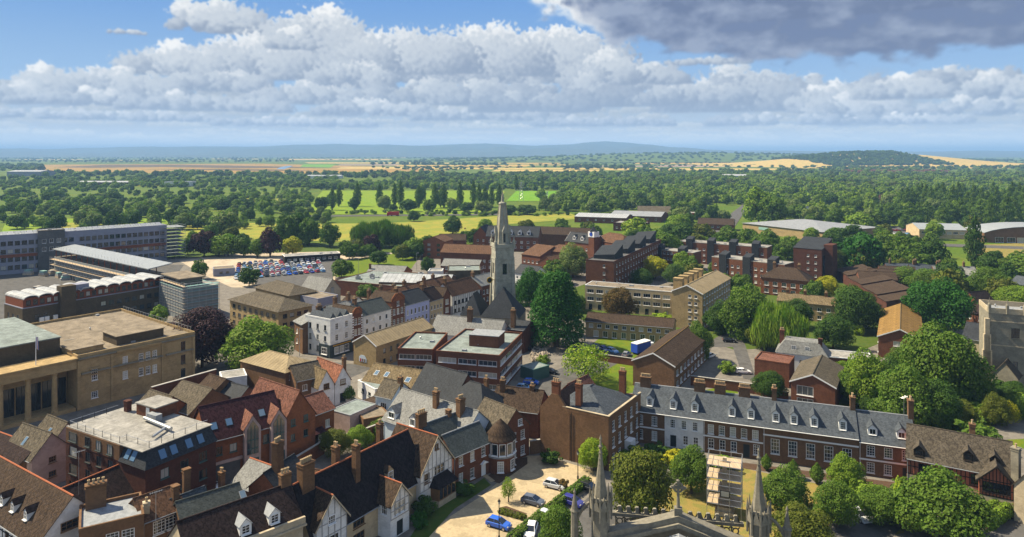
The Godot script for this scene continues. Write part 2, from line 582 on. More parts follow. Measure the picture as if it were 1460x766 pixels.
func mat(key: String, c: Color, tex := "", rough := 0.85, scale := 0.0, metal := 0.0) -> StandardMaterial3D:
	var m := StandardMaterial3D.new()
	m.resource_name = key
	m.albedo_color = c
	m.roughness = rough
	m.metallic = metal
	m.cull_mode = BaseMaterial3D.CULL_DISABLED
	m.metallic_specular = 0.22
	if tex != "":
		m.albedo_texture = T[tex]
		if scale > 0.0:  # world triplanar, repeats per metre
			m.uv1_triplanar = true
			m.uv1_world_triplanar = true
			m.uv1_scale = Vector3.ONE * scale
		else:
			m.uv1_scale = Vector3.ONE * -scale
	for k in ["brick", "tile", "slate", "stone", "ashlar", "white", "cream", "ribbed", "felt", "asphalt", "paving", "gravel", "pink"]:
		if key.begins_with(k):
			m.detail_enabled = true
			m.detail_albedo = T.patches
			m.detail_blend_mode = BaseMaterial3D.BLEND_MODE_MUL
			m.detail_uv_layer = BaseMaterial3D.DETAIL_UV_2
			m.uv2_triplanar = true
			m.uv2_world_triplanar = true
			m.uv2_scale = Vector3.ONE * 0.045
	M[key] = m
	return m


func make_materials() -> void:
	# walls
	mat("brick_red", lin(0.194, 0.0817, 0.0456), "brick", 0.9, 0.3)
	mat("brick_brown", lin(0.21, 0.12, 0.064), "brick", 0.9, 0.3)
	mat("brick_orange", lin(0.284, 0.107, 0.0473), "brick", 0.9, 0.3)
	mat("brick_dark", lin(0.116, 0.0499, 0.0344), "brick", 0.9, 0.3)
	mat("brick_buff", lin(0.42, 0.31, 0.155), "brick", 0.9, 0.3)
	mat("brick_olive", lin(0.12, 0.0929, 0.0585), "brick", 0.9, 0.3)
	mat("ashlar", lin(0.44, 0.315, 0.155), "mottle", 0.9, 0.16)
	mat("stone", lin(0.31, 0.284, 0.219), "blotch", 0.92, 0.12)
	mat("stone_weathered", lin(0.267, 0.245, 0.194), "blotch", 0.95, 0.4)
	mat("stone_light", lin(0.46, 0.445, 0.36), "blotch", 0.92, 0.1)
	mat("stone_pale", lin(0.533, 0.447, 0.31), "mottle", 0.92, 0.2)
	mat("stone_dark", lin(0.224, 0.206, 0.172), "blotch", 0.92, 0.2)
	mat("white", lin(0.76, 0.76, 0.74), "plaster", 0.7, 0.2)
	mat("paint_white", lin(0.705, 0.705, 0.688), "", 0.45)
	mat("cream", lin(0.56, 0.44, 0.27), "plaster", 0.8, 0.2)
	mat("pink", lin(0.499, 0.37, 0.327), "plaster", 0.8, 0.2)
	mat("lilac", lin(0.43, 0.456, 0.688), "plaster", 0.8, 0.2)
	mat("pale_blue", lin(0.516, 0.602, 0.671), "plaster", 0.8, 0.2)
	mat("grey_panel", lin(0.258, 0.267, 0.331), "plaster", 0.6, 0.1)
	mat("net", lin(0.258, 0.284, 0.292), "mottle", 0.9, 0.15)
	mat("net_green", lin(0.275, 0.447, 0.413), "mottle", 0.8, 0.15)
	mat("rust_panel", lin(0.232, 0.0731, 0.0344), "mottle", 0.7, 0.15)
	mat("timber_black", lin(0.0301, 0.0241, 0.0189), "mottle", 0.8, 0.4)
	mat("timber_grey", lin(0.396, 0.387, 0.37), "mottle", 0.85, 0.4)
	mat("timber_brown", lin(0.206, 0.116, 0.0516), "mottle", 0.8, 0.4)
	mat("salmon", lin(0.378, 0.129, 0.0731), "plaster", 0.9, 0.3)
	mat("shop_dark", lin(0.0387, 0.0516, 0.0533), "", 0.4)
	# roofs, textures laid by the roofs' own metres
	for r in [["tile_brown", 0.078, 0.053, 0.036], ["tile_tan", 0.21, 0.16, 0.09], ["tile_ochre", 0.299, 0.18, 0.0572], ["tile_dark", 0.0458, 0.0299, 0.0264], ["tile_black", 0.0299, 0.0246, 0.0264], ["tile_red", 0.22, 0.101, 0.0704], ["tile_orange", 0.317, 0.136, 0.0836], ["tile_purple", 0.066, 0.0246, 0.0282], ["tile_rust", 0.163, 0.0898, 0.0528], ["tile_grey", 0.14, 0.118, 0.085], ["slate", 0.082, 0.095, 0.11], ["slate_dark", 0.044, 0.0484, 0.0546], ["slate_pale", 0.245, 0.247, 0.235], ["slate_green", 0.082, 0.094, 0.088], ["stone_slate", 0.105, 0.088, 0.066]]:
		var m := mat(r[0], lin(r[1], r[2], r[3]), "slates" if r[0].begins_with("slate") else "tile", 0.7 if r[0].begins_with("slate") else 0.9, -0.27)
		m.normal_enabled = true
		m.normal_texture = T.tile_bump
		m.normal_scale = 0.6
	mat("ribbed_tan", lin(0.36, 0.285, 0.17), "ribbed", 0.9, -0.12)
	mat("ribbed_grey", lin(0.344, 0.361, 0.378), "ribbed", 0.5, -0.12)
	mat("ribbed_white", lin(0.473, 0.49, 0.499), "ribbed", 0.5, -0.06)
	mat("felt_green", lin(0.258, 0.301, 0.284), "blotch", 0.9, 0.05)
	mat("felt_grey", lin(0.361, 0.348, 0.318), "blotch", 0.9, 0.05)
	mat("felt_brown", lin(0.275, 0.228, 0.168), "blotch", 0.9, 0.05)
	mat("felt_dark", lin(0.138, 0.138, 0.138), "blotch", 0.9, 0.05)
	mat("metal_roof", lin(0.344, 0.37, 0.387), "ribbed", 0.4, -0.1)
	mat("lead", lin(0.31, 0.327, 0.344), "blotch", 0.6, 0.2)
	mat("concrete", lin(0.413, 0.396, 0.361), "mottle", 0.9, 0.1)
	mat("ridge_red", lin(0.396, 0.138, 0.0688), "mottle", 0.9, 0.5)
	mat("pot", lin(0.499, 0.37, 0.215), "mottle", 0.9, 0.5)
	# joinery, glass, metal
	mat("frame_dark", lin(0.043, 0.0516, 0.0516), "", 0.4)
	mat("frame_brown", lin(0.189, 0.112, 0.0602), "", 0.6)
	mat("frame_green", lin(0.0516, 0.112, 0.103), "", 0.4)
	mat("door_dark", lin(0.0258, 0.0301, 0.0301), "", 0.4)
	mat("pane_dark", lin(0.0155, 0.0189, 0.0241), "", 0.06).metallic_specular = 0.6
	mat("pane_blue", lin(0.0258, 0.0387, 0.0516), "", 0.05).metallic_specular = 0.8
	mat("pane_blind", lin(0.344, 0.344, 0.31), "", 0.12).metallic_specular = 0.6
	mat("skylight", lin(0.086, 0.146, 0.215), "", 0.05).metallic_specular = 1.0
	mat("steel", lin(0.387, 0.396, 0.404), "", 0.35, 0.0, 0.6)
	mat("iron", lin(0.0172, 0.0172, 0.0172), "", 0.5)
	mat("tyre", lin(0.0172, 0.0172, 0.0172), "", 0.9)
	mat("rim", lin(0.43, 0.43, 0.447), "", 0.3, 0.0, 0.7)
	mat("board", lin(0.499, 0.387, 0.258), "planks", 0.9, 0.3)
	mat("red_paint", lin(0.387, 0.0258, 0.0258), "", 0.4)
	mat("blue_paint", lin(0.0258, 0.0688, 0.361), "", 0.4)
	mat("gold", lin(0.516, 0.327, 0.043), "", 0.35, 0.0, 0.8)
	mat("rubble", lin(0.43, 0.361, 0.275), "blotch", 0.95, 0.5)
	# ground
	mat("asphalt", lin(0.129, 0.125, 0.12), "gravel", 0.95, 0.12)
	mat("paving", lin(0.232, 0.211, 0.181), "gravel", 0.95, 0.1)
	mat("gravel", lin(0.516, 0.413, 0.258), "gravel", 0.95, 0.25)
	mat("yard", lin(0.516, 0.43, 0.318), "blotch", 0.95, 0.02)
	mat("lawn_green", lin(0.125, 0.17, 0.02), "grass", 0.95, 0.05)
	mat("lawn_dry", lin(0.26, 0.205, 0.085), "grass", 0.95, 0.06)
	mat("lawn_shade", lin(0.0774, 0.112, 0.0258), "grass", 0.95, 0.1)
	mat("soil", lin(0.103, 0.0645, 0.043), "blotch", 0.95, 0.3)
	mat("country", lin(0.105, 0.15, 0.02), "grass", 0.95, 0.004)
	mat("meadow", lin(0.19, 0.27, 0.022), "grass", 0.95, 0.012)
	mat("meadow_dry", lin(0.28, 0.27, 0.06), "grass", 0.95, 0.010)
	mat("stubble", lin(0.55, 0.38, 0.17), "grass", 0.95, 0.006)
	mat("wheat", lin(0.53, 0.33, 0.1), "grass", 0.95, 0.004)
	mat("moor", lin(0.36, 0.215, 0.075), "grass", 0.95, 0.002)
	mat("moor_dark", lin(0.138, 0.0903, 0.0688), "grass", 0.95, 0.003)
	mat("ploughed", lin(0.361, 0.258, 0.198), "blotch", 0.95, 0.003)
	mat("green_field", lin(0.15, 0.3, 0.02), "grass", 0.95, 0.006)
	mat("hill", lin(0.085, 0.1, 0.08), "grass", 0.95, 0.0006)
	var w := mat("water", lin(0.043, 0.0602, 0.0688), "", 0.05)
	w.metallic_specular = 0.9
	# leaves: the mesh carries the tone of each leaf
	for l in [["leaf_mid", 0.092, 0.16, 0.016], ["leaf_dark", 0.05, 0.105, 0.012], ["leaf_deep", 0.03, 0.11, 0.01], ["leaf_light", 0.155, 0.24, 0.02], ["leaf_olive", 0.11, 0.132, 0.014], ["leaf_grey", 0.17, 0.225, 0.06], ["leaf_yellow", 0.36, 0.34, 0.012], ["leaf_purple", 0.050, 0.020, 0.026], ["leaf_lime", 0.23, 0.32, 0.02], ["leaf_poplar", 0.082, 0.145, 0.014], ["leaf_wood", 0.13, 0.21, 0.02], ["leaf_glade", 0.2, 0.295, 0.02], ["leaf_rust", 0.125, 0.08, 0.02], ["leaf_willow", 0.19, 0.275, 0.035], ["leaf_blue", 0.075, 0.135, 0.028]]:
		var m2 := mat(l[0], lin(l[1], l[2], l[3]), "", 0.7)
		m2.vertex_color_use_as_albedo = true
		m2.backlight_enabled = true
		m2.backlight = Color(0.60, 0.78, 0.30)
		m2.metallic_specular = 0.3
	mat("bark", lin(0.112, 0.086, 0.0602), "mottle", 0.95, 0.5)
	# car paints
	for p in [["car_blue", 0.02, 0.10, 0.48], ["car_navy", 0.03, 0.035, 0.20], ["car_slate", 0.07, 0.085, 0.12], ["car_silver", 0.50, 0.52, 0.54], ["car_white", 0.78, 0.78, 0.78], ["car_black", 0.015, 0.016, 0.018], ["car_red", 0.36, 0.025, 0.025], ["car_grey", 0.20, 0.21, 0.22], ["car_sky", 0.14, 0.30, 0.52]]:
		var m3 := mat(p[0], lin(p[1], p[2], p[3]), "", 0.3)
		m3.clearcoat_enabled = true
		m3.clearcoat = 0.8
		m3.clearcoat_roughness = 0.05


# ------------------------------------------------------------------ windows, doors, walls
# kind -> [frame material, panes across, panes up, frame width, opens as]
const KINDS := {
	"sash": ["paint_white", 2, 3, 0.11, "window"], "sash12": ["paint_white", 3, 4, 0.11, "window"], "case": ["paint_white", 2, 1, 0.10, "window"],
	"case3": ["paint_white", 3, 1, 0.10, "window"], "dark": ["frame_dark", 2, 1, 0.09, "window"], "dark1": ["frame_dark", 1, 1, 0.08, "window"],
	"green": ["frame_green", 2, 1, 0.09, "window"], "greenbig": ["frame_green", 3, 6, 0.09, "window"], "wood": ["timber_brown", 3, 2, 0.13, "window"],
	"lead": ["frame_brown", 4, 2, 0.10, "window"], "leadw": ["paint_white", 3, 2, 0.10, "window"], "plain": ["paint_white", 1, 1, 0.10, "window"], "ribbon": ["frame_dark", 5, 1, 0.10, "window"], "ribbonw": ["paint_white", 4, 1, 0.10, "window"],
	"door": ["paint_white", 1, 1, 0.12, "door"], "doord": ["frame_dark", 1, 1, 0.12, "door"], "black": ["timber_black", 3, 2, 0.12, "window"],
}


func window_meshes(w: float, h: float, kind: String) -> Array:
	var key := "%.2f_%.2f_%s" % [w, h, kind]
	if win_cache.has(key):
		return win_cache[key]
	var k: Array = KINDS[kind]
	var f: float = k[3]
	var b := MB.new()
	b.box(Vector3(0, f * 0.5, 0), Vector3(w, f, 0.08))
	b.box(Vector3(0, h - f * 0.5, 0), Vector3(w, f, 0.08))
	b.box(Vector3(-w * 0.5 + f * 0.5, h * 0.5, 0), Vector3(f, h - 2 * f, 0.08))
	b.box(Vector3(w * 0.5 - f * 0.5, h * 0.5, 0), Vector3(f, h - 2 * f, 0.08))
	var bar := f * 0.45
	for i in range(1, int(k[1])):
		b.box(Vector3(-w * 0.5 + w * i / k[1], h * 0.5, 0), Vector3(bar, h - 2 * f, 0.06))
	for j in range(1, int(k[2])):
		b.box(Vector3(0, h * j / k[2], 0), Vector3(w - 2 * f, bar, 0.05))
	if k[4] == "window":
		b.box(Vector3(0, -0.06, 0.14), Vector3(w + 0.16, 0.09, 0.3))  # sill
	var p := BoxMesh.new()
	p.size = Vector3(w - f, h - f, 0.02)
	win_cache[key] = [b.mesh(), p]
	return win_cache[key]


func add_window(parent: Node, p: Vector3, turn: float, w: float, h: float, kind: String) -> void:
	var ms := window_meshes(w, h, kind)
	var k: Array = KINDS[kind]
	var o := part(parent, k[4], ms[0], M[k[0]], p, turn)
	var roll := rng.randf()
	var pane: String = "pane_dark" if roll < 0.62 else ("pane_blue" if roll < 0.86 else "pane_blind")
	if kind == "ribbonw":
		pane = "pane_blind" if roll < 0.5 else "pane_blue"
	if k[4] == "door":
		pane = "door_dark" if kind == "doord" else "paint_white"
	if parent.get_parent() == self:
		part(o, "pane" if k[4] == "window" else "panel", ms[1], M[pane], Vector3(0, h * 0.5, -0.02))
	else:  # already a part: its pieces stay side by side
		part(parent, "pane" if k[4] == "window" else "panel", ms[1], M[pane], o.transform * Vector3(0, h * 0.5, -0.02), turn)


func wall_face(b: MB, o: Vector3, ux: Vector3, n: Vector3, w: float, h: float, holes: Array, deep := 0.16) -> void:
	var us := [0.0, w]
	var vs := [0.0, h]
	for r in holes:
		for e in [r[0], r[0] + r[2]]:
			if not us.has(e):
				us.append(e)
		for e in [r[1], r[1] + r[3]]:
			if not vs.has(e):
				vs.append(e)
	us.sort()
	vs.sort()
	for i in us.size() - 1:
		# join the solid cells of a column into runs
		var start := -1.0
		for j in vs.size():
			var solid := false
			if j < vs.size() - 1:
				solid = true
				var cu: float = (us[i] + us[i + 1]) * 0.5
				var cv: float = (vs[j] + vs[j + 1]) * 0.5
				for r in holes:
					if cu > r[0] and cu < r[0] + r[2] and cv > r[1] and cv < r[1] + r[3]:
						solid = false
						break
			if solid and start < 0.0:
				start = vs[j]
			elif not solid and start >= 0.0:
				var a: Vector3 = o + ux * us[i] + Vector3(0, start, 0)
				var c: Vector3 = o + ux * us[i + 1] + Vector3(0, vs[j], 0)
				b.quad(a, o + ux * us[i] + Vector3(0, vs[j], 0), c, o + ux * us[i + 1] + Vector3(0, start, 0))
				start = -1.0
	for r in holes:
		var q := [o + ux * r[0] + Vector3(0, r[1], 0), o + ux * r[0] + Vector3(0, r[1] + r[3], 0), o + ux * (r[0] + r[2]) + Vector3(0, r[1] + r[3], 0), o + ux * (r[0] + r[2]) + Vector3(0, r[1], 0)]
		for k in 4:
			var m := (k + 1) % 4
			b.quad(q[k], q[k] - n * deep, q[m] - n * deep, q[m])


# ------------------------------------------------------------------ houses
# local frame: x along the front from its left end, z out of the front, y up
func face_of(f: String, l: float, w: float) -> Array:  # origin, along, out, width
	match f:
		"f":
			return [Vector3.ZERO, Vector3.RIGHT, Vector3.BACK, l]
		"r":
			return [Vector3(l, 0, 0), Vector3.FORWARD, Vector3.RIGHT, w]
		"b":
			return [Vector3(l, 0, -w), Vector3.LEFT, Vector3.FORWARD, l]
	return [Vector3(0, 0, -w), Vector3.BACK, Vector3.LEFT, w]


var footprints: Array = []


func is_free(p: Vector3, gap: float) -> bool:  # clear of every building by that gap
	for f in footprints:
		var q: Vector3 = f[0] * p
		if q.x > -gap and q.x < f[1] + gap and q.z < gap and q.z > -f[2] - gap:
			return false
	return true


func house(called: String, label: String, category: String, a: Vector3, b: Vector3, w: float, eh: float, o: Dictionary) -> Node3D:
	var along := b - a
	var l := along.length()
	var root := thing(called, label, category, a, yaw_of(along), o.get("group", ""))
	build_house(root, root, l, w, eh, o)
	footprints.append([root.transform.affine_inverse(), l, w])
	return root


func build_house(root: Node3D, holder: Node3D, l: float, w: float, eh: float, o: Dictionary) -> void:
	var type: String = o.get("type", "gx")
	var rise: float = o.get("rise", 3.0)
	var wallm: Material = M[o.get("wall", "brick_red")]
	var holes := {"f": [], "r": [], "b": [], "l": []}
	var placed := []
	for s in o.get("win", []):  # [face, columns, rows, from, to, sill height, storey, width, height, kind]
		var f: String = s[0]
		var fo := face_of(f, l, w)
		var u0: float = s[3]
		var u1: float = s[4] if s[4] > 0 else fo[3] + s[4]
		for i in s[1]:
			for j in s[2]:
				var uc: float = u0 + (u1 - u0) * (i + 0.5) / s[1]
				var vb: float = s[5] + j * s[6]
				var inside: bool = vb + s[8] < eh - 0.05 and uc - s[7] * 0.5 > 0.05 and uc + s[7] * 0.5 < fo[3] - 0.05
				if inside:
					holes[f].append([snappedf(uc - s[7] * 0.5, 0.001), snappedf(vb, 0.001), snappedf(s[7], 0.001), snappedf(s[8], 0.001)])
				placed.append([fo, uc, vb, s[7], s[8], s[9], inside])
	var mb := MB.new()
	for f in ["f", "r", "b", "l"]:
		var fo := face_of(f, l, w)
		wall_face(mb, fo[0], fo[1], fo[2], fo[3], eh, holes[f])
	if type == "gx":
		mb.poly([Vector3(l, eh, 0), Vector3(l, eh + rise, -w * 0.5), Vector3(l, eh, -w)])
		mb.poly([Vector3(0, eh, -w), Vector3(0, eh + rise, -w * 0.5), Vector3(0, eh, 0)])
	elif type == "gz":
		mb.poly([Vector3(0, eh, 0), Vector3(l * 0.5, eh + rise, 0), Vector3(l, eh, 0)])
		mb.poly([Vector3(l, eh, -w), Vector3(l * 0.5, eh + rise, -w), Vector3(0, eh, -w)])
	elif type == "mono":
		mb.poly([Vector3(l, eh, 0), Vector3(l, eh + rise, -w), Vector3(l, eh, -w)])
		mb.poly([Vector3(0, eh, -w), Vector3(0, eh + rise, -w), Vector3(0, eh, 0)])
		mb.quad(Vector3(l, eh, -w), Vector3(l, eh + rise, -w), Vector3(0, eh + rise, -w), Vector3(0, eh, -w))
	part(holder, "wall", mb.mesh(), wallm)
	for q in placed:
		var fo: Array = q[0]
		var at_wall: Vector3 = fo[0] + fo[1] * q[1] + Vector3(0, q[2], 0) + fo[2] * (-0.10 if q[6] else 0.05)
		add_window(holder, at_wall, yaw_of(fo[1]), q[3], q[4], q[5])
	if o.has("band"):  # [material, heights] string courses on the front and right
		for y in o.band[1]:
			var bb := MB.new()
			bb.box(Vector3(l * 0.5, y, 0.05), Vector3(l, 0.28, 0.1))
			part(holder, "string_course", bb.mesh(), M[o.band[0]])
	var roofm: Material = M[o.get("roof", "tile_brown")]
	var ov: float = o.get("over", 0.35)
	var rb := MB.new()
	var ridge := []
	match type:
		"gx":
			var k := rise / (w * 0.5)
			var e := eh - ov * k
			var g: float = o.get("verge", 0.2)
			rb.slab([Vector3(-g, e + 0.12, ov), Vector3(-g, eh + rise + 0.12, -w * 0.5), Vector3(l + g, eh + rise + 0.12, -w * 0.5), Vector3(l + g, e + 0.12, ov)], 0.14)
			rb.slab([Vector3(l + g, e + 0.12, -w - ov), Vector3(l + g, eh + rise + 0.12, -w * 0.5), Vector3(-g, eh + rise + 0.12, -w * 0.5), Vector3(-g, e + 0.12, -w - ov)], 0.14)
			ridge = [Vector3(-g, eh + rise + 0.12, -w * 0.5), Vector3(l + g, eh + rise + 0.12, -w * 0.5)]
		"gz":
			var k := rise / (l * 0.5)
			var e := eh - ov * k
			var g: float = o.get("verge", 0.2)
			rb.slab([Vector3(-ov, e + 0.12, -w - g), Vector3(l * 0.5, eh + rise + 0.12, -w - g), Vector3(l * 0.5, eh + rise + 0.12, g), Vector3(-ov, e + 0.12, g)], 0.14)
			rb.slab([Vector3(l + ov, e + 0.12, g), Vector3(l * 0.5, eh + rise + 0.12, g), Vector3(l * 0.5, eh + rise + 0.12, -w - g), Vector3(l + ov, e + 0.12, -w - g)], 0.14)
			ridge = [Vector3(l * 0.5, eh + rise + 0.12, g), Vector3(l * 0.5, eh + rise + 0.12, -w - g)]
		"hip":
			var y := eh + 0.05
			var c := [Vector3(-ov, y, ov), Vector3(l + ov, y, ov), Vector3(l + ov, y, -w - ov), Vector3(-ov, y, -w - ov)]
			var r0: Vector3
			var r1: Vector3
			if l >= w:
				r0 = Vector3(minf(w * 0.5, l * 0.45), y + rise, -w * 0.5)
				r1 = Vector3(l - minf(w * 0.5, l * 0.45), y + rise, -w * 0.5)
				rb.poly([c[0], r0, r1, c[1]])
				rb.poly([c[1], r1, c[2]])
				rb.poly([c[2], r1, r0, c[3]])
				rb.poly([c[3], r0, c[0]])
			else:
				r0 = Vector3(l * 0.5, y + rise, -minf(l * 0.5, w * 0.45))
				r1 = Vector3(l * 0.5, y + rise, -w + minf(l * 0.5, w * 0.45))
				rb.poly([c[0], r0, c[1]])
				rb.poly([c[1], r0, r1, c[2]])
				rb.poly([c[2], r1, c[3]])
				rb.poly([c[3], r1, r0, c[0]])
			c.reverse()
			rb.poly(c)
			ridge = [r0, r1]
		"mono":
			var k := rise / w
			rb.slab([Vector3(-0.2, eh - ov * k + 0.12, ov), Vector3(-0.2, eh + rise + 0.12, -w - 0.1), Vector3(l + 0.2, eh + rise + 0.12, -w - 0.1), Vector3(l + 0.2, eh - ov * k + 0.12, ov)], 0.14)
		"flat":
			rb.box(Vector3(l * 0.5, eh - 0.05, -w * 0.5), Vector3(l - 0.3, 0.2, w - 0.3))
	var roof := part(holder, "roof", rb.mesh(), roofm)
	if type == "flat":
		var pb := MB.new()
		var ph: float = o.get("parapet", 0.45)
		var pt := 0.3
		pb.box(Vector3(l * 0.5, eh + ph * 0.5, -pt * 0.5 + 0.04), Vector3(l + 0.08, ph, pt))
		pb.box(Vector3(l * 0.5, eh + ph * 0.5, -w + pt * 0.5 - 0.04), Vector3(l + 0.08, ph, pt))
		pb.box(Vector3(pt * 0.5 - 0.04, eh + ph * 0.5, -w * 0.5), Vector3(pt, ph, w - 2 * pt + 0.08))
		pb.box(Vector3(l - pt * 0.5 + 0.04, eh + ph * 0.5, -w * 0.5), Vector3(pt, ph, w - 2 * pt + 0.08))
		part(holder, "parapet", pb.mesh(), M[o.get("coping", o.get("wall", "brick_red"))])
		if l * w > 110.0:  # vents, hatches and cable trays
			for k in mini(9, int(l * w / 60.0)):
				var vb := MB.new()
				var vx := rng.randf_range(1.5, l - 1.5)
				var vz := -rng.randf_range(1.5, w - 1.5)
				if k % 3 == 0:
					vb.box(Vector3(vx, eh + 0.25, vz), Vector3(rng.randf_range(0.8, 1.8), 0.45, rng.randf_range(0.8, 1.4)))
				elif k % 3 == 1:
					vb.lathe(Vector3(vx, eh + 0.02, vz), [[0.16, 0.0], [0.16, 0.6], [0.3, 0.62], [0.0, 0.85]], 7)
				else:
					vb.box(Vector3(vx, eh + 0.10, vz), Vector3(rng.randf_range(2.0, minf(7.0, l - 3.0)), 0.08, 0.25))
				part(holder, ["roof_hatch", "roof_vent", "cable_tray"][k % 3], vb.mesh(), M[["lead", "steel", "concrete"][k % 3]])
	elif ridge.size() and ridge[0].distance_to(ridge[1]) > 0.3:
		var gb := MB.new()
		gb.tube(ridge[0], ridge[1], 0.13, 0.13, 6)
		part(roof if holder == root else holder, "ridge", gb.mesh(), M[o.get("ridge", o.get("roof", "tile_brown"))])
	if type == "gx" and root.position.length() < 270.0:
		var ub := MB.new()
		var gy := eh - ov * rise / (w * 0.5)
		ub.tube(Vector3(0, gy, ov + 0.06), Vector3(l, gy, ov + 0.06), 0.08, 0.08, 6)
		ub.tube(Vector3(0.15, gy, ov + 0.04), Vector3(0.15, gy - 0.5, 0.08), 0.05, 0.05, 6)
		ub.tube(Vector3(0.15, gy - 0.5, 0.08), Vector3(0.15, 0.1, 0.08), 0.05, 0.05, 6)
		part(holder, "gutter", ub.mesh(), M[o.get("gutter", "lead")])
	if o.has("verge_board"):  # pale boards along the gables
		var vb := MB.new()
		var m: Material = M[o.verge_board]
		if type == "gz":
			var g2: float = o.get("verge", 0.2)
			var k2 := rise / (l * 0.5)
			for sgn in [-1.0, 1.0]:
				var foot := Vector3(l * 0.5 + sgn * (l * 0.5 + ov), eh - ov * k2, g2 + 0.03)
				var top := Vector3(l * 0.5, eh + rise, g2 + 0.03)
				vb.prism([foot + Vector3(0, -0.12, 0), foot + Vector3(0, 0.2, 0), top + Vector3(0, 0.2, 0), top + Vector3(0, -0.12, 0)], Vector3(0, 0, 0.06))
		elif type == "gx":
			var k3 := rise / (w * 0.5)
			for x in [-0.26, l + 0.2]:
				for sgn in [-1.0, 1.0]:
					var foot := Vector3(x, eh - ov * k3, -w * 0.5 + sgn * (w * 0.5 + ov))
					var top := Vector3(x, eh + rise, -w * 0.5)
					vb.prism([foot + Vector3(0, -0.12, 0), foot + Vector3(0, 0.2, 0), top + Vector3(0, 0.2, 0), top + Vector3(0, -0.12, 0)], Vector3(0.06, 0, 0))
		part(holder, "verge_board", vb.mesh(), m)
	for c in o.get("chim", []):  # [x, z, width, depth, top, pots, material]
		chimney(holder, Vector3(c[0], eh - 0.5, c[1]), c[2], c[3], c[4] - eh + 0.5, c[5], c[6] if c.size() > 6 else "brick_brown")
	for d in o.get("dorm", []):  # [x, setback from the eave, width, height, wall, roof, kind]
		dormer(holder, d, eh, rise / (w * 0.5))
	for s in o.get("sky", []):  # rooflights on the front slope: [x, share of the way up, width, height]
		var k4 := rise / (w * 0.5) if type == "gx" else rise / w
		var run := w * 0.5 if type == "gx" else w
		var z: float = -run * s[1]
		var sb := MB.new()
		var tilt := Basis(Vector3.RIGHT, -(PI * 0.5 - atan(k4)))
		var mid := Vector3(s[0], eh - z * k4 + 0.16, z)
		sb.box(mid, Vector3(s[2], s[3], 0.12), tilt)
		part(roof, "rooflight", sb.mesh(), M[s[4] if s.size() > 4 else "frame_dark"])
		var gl := MB.new()
		gl.box(mid + tilt.z * 0.07, Vector3(s[2] - 0.16, s[3] - 0.16, 0.02), tilt)
		part(roof, "rooflight_pane", gl.mesh(), M.skylight)


func chimney(holder: Node, foot: Vector3, w: float, d: float, h: float, pots: int, m: String) -> void:
	var b := MB.new()
	b.box(foot + Vector3(0, h * 0.5, 0), Vector3(w, h, d))
	b.box(foot + Vector3(0, h - 0.32, 0), Vector3(w + 0.16, 0.14, d + 0.16))
	b.box(foot + Vector3(0, h + 0.05, 0), Vector3(w + 0.2, 0.16, d + 0.2))
	var o := part(holder, "chimney", b.mesh(), M[m])
	if pot_mesh == null:
		var pb := MB.new()
		pb.lathe(Vector3.ZERO, [[0.17, 0.0], [0.15, 0.5], [0.19, 0.52], [0.19, 0.66], [0.11, 0.66], [0.11, 0.3], [0.0, 0.3]], 8)
		pot_mesh = pb.mesh()
	for k in pots:
		var two := d > 0.9 and w < 1.0
		var q := (k + 0.5) / pots - 0.5
		part(o, "chimney_pot", pot_mesh, M.pot, foot + Vector3(0.0 if two else q * (w - 0.2), h + 0.13, q * (d - 0.2) if two else 0.0))


func dormer(holder: Node, d: Array, eh: float, k: float) -> void:
	var w: float = d[2]
	var h: float = d[3]
	var z0: float = -d[1]
	var y0: float = eh + d[1] * k + 0.1
	var peak := h + w * 0.5
	var back := z0 - peak / k
	var x: float = d[0]
	var b := MB.new()
	var zb := z0 - h / k
	b.poly([Vector3(x - w * 0.5, y0, z0), Vector3(x - w * 0.5, y0 + h, z0), Vector3(x, y0 + peak, z0), Vector3(x + w * 0.5, y0 + h, z0), Vector3(x + w * 0.5, y0, z0)])
	b.poly([Vector3(x - w * 0.5, y0, z0), Vector3(x - w * 0.5, y0 + h, zb), Vector3(x - w * 0.5, y0 + h, z0)])
	b.poly([Vector3(x + w * 0.5, y0, z0), Vector3(x + w * 0.5, y0 + h, z0), Vector3(x + w * 0.5, y0 + h, zb)])
	var o := part(holder, "dormer", b.mesh(), M[d[4]])
	var r := MB.new()
	var g := 0.14
	for s in [-1.0, 1.0]:
		var e := Vector3(x + s * (w * 0.5 + g), y0 + h - g + 0.06, z0 + 0.15)
		r.slab([e, Vector3(x, y0 + peak + 0.06, z0 + 0.15), Vector3(x, y0 + peak + 0.06, back), Vector3(e.x, e.y, z0 - (h - g) / k)], 0.08)
	part(o, "dormer_roof", r.mesh(), M[d[5]])
	var ms := window_meshes(w * 0.72, h * 0.92, d[6])
	part(o, "window", ms[0], M[KINDS[d[6]][0]], Vector3(x, y0 + 0.1, z0 + 0.05))
	part(o, "pane", ms[1], M.pane_dark, Vector3(x, y0 + 0.1 + h * 0.46, z0 + 0.05))


func timbers(holder: Node, l: float, eh: float, rise: float, z: float, m: String, step: float, gable: bool, y_from := 0.0) -> void:  # studs and rails on a front
	var n := int(round(l / step))
	for k in n + 1:
		var x := l * k / n
		var top := eh
		if gable:
			top = eh + rise * (1.0 - absf(x - l * 0.5) / (l * 0.5)) - 0.1
		if top - y_from < 0.3:
			continue
		var b := MB.new()
		b.box(Vector3(clampf(x, 0.09, l - 0.09), (y_from + top) * 0.5, z), Vector3(0.12, top - y_from, 0.08))
		part(holder, "timber", b.mesh(), M[m])
	for y in [y_from + 0.1, (y_from + eh) * 0.5, eh - 0.1]:
		var b2 := MB.new()
		b2.box(Vector3(l * 0.5, y, z), Vector3(l, 0.13, 0.07))
		part(holder, "timber", b2.mesh(), M[m])


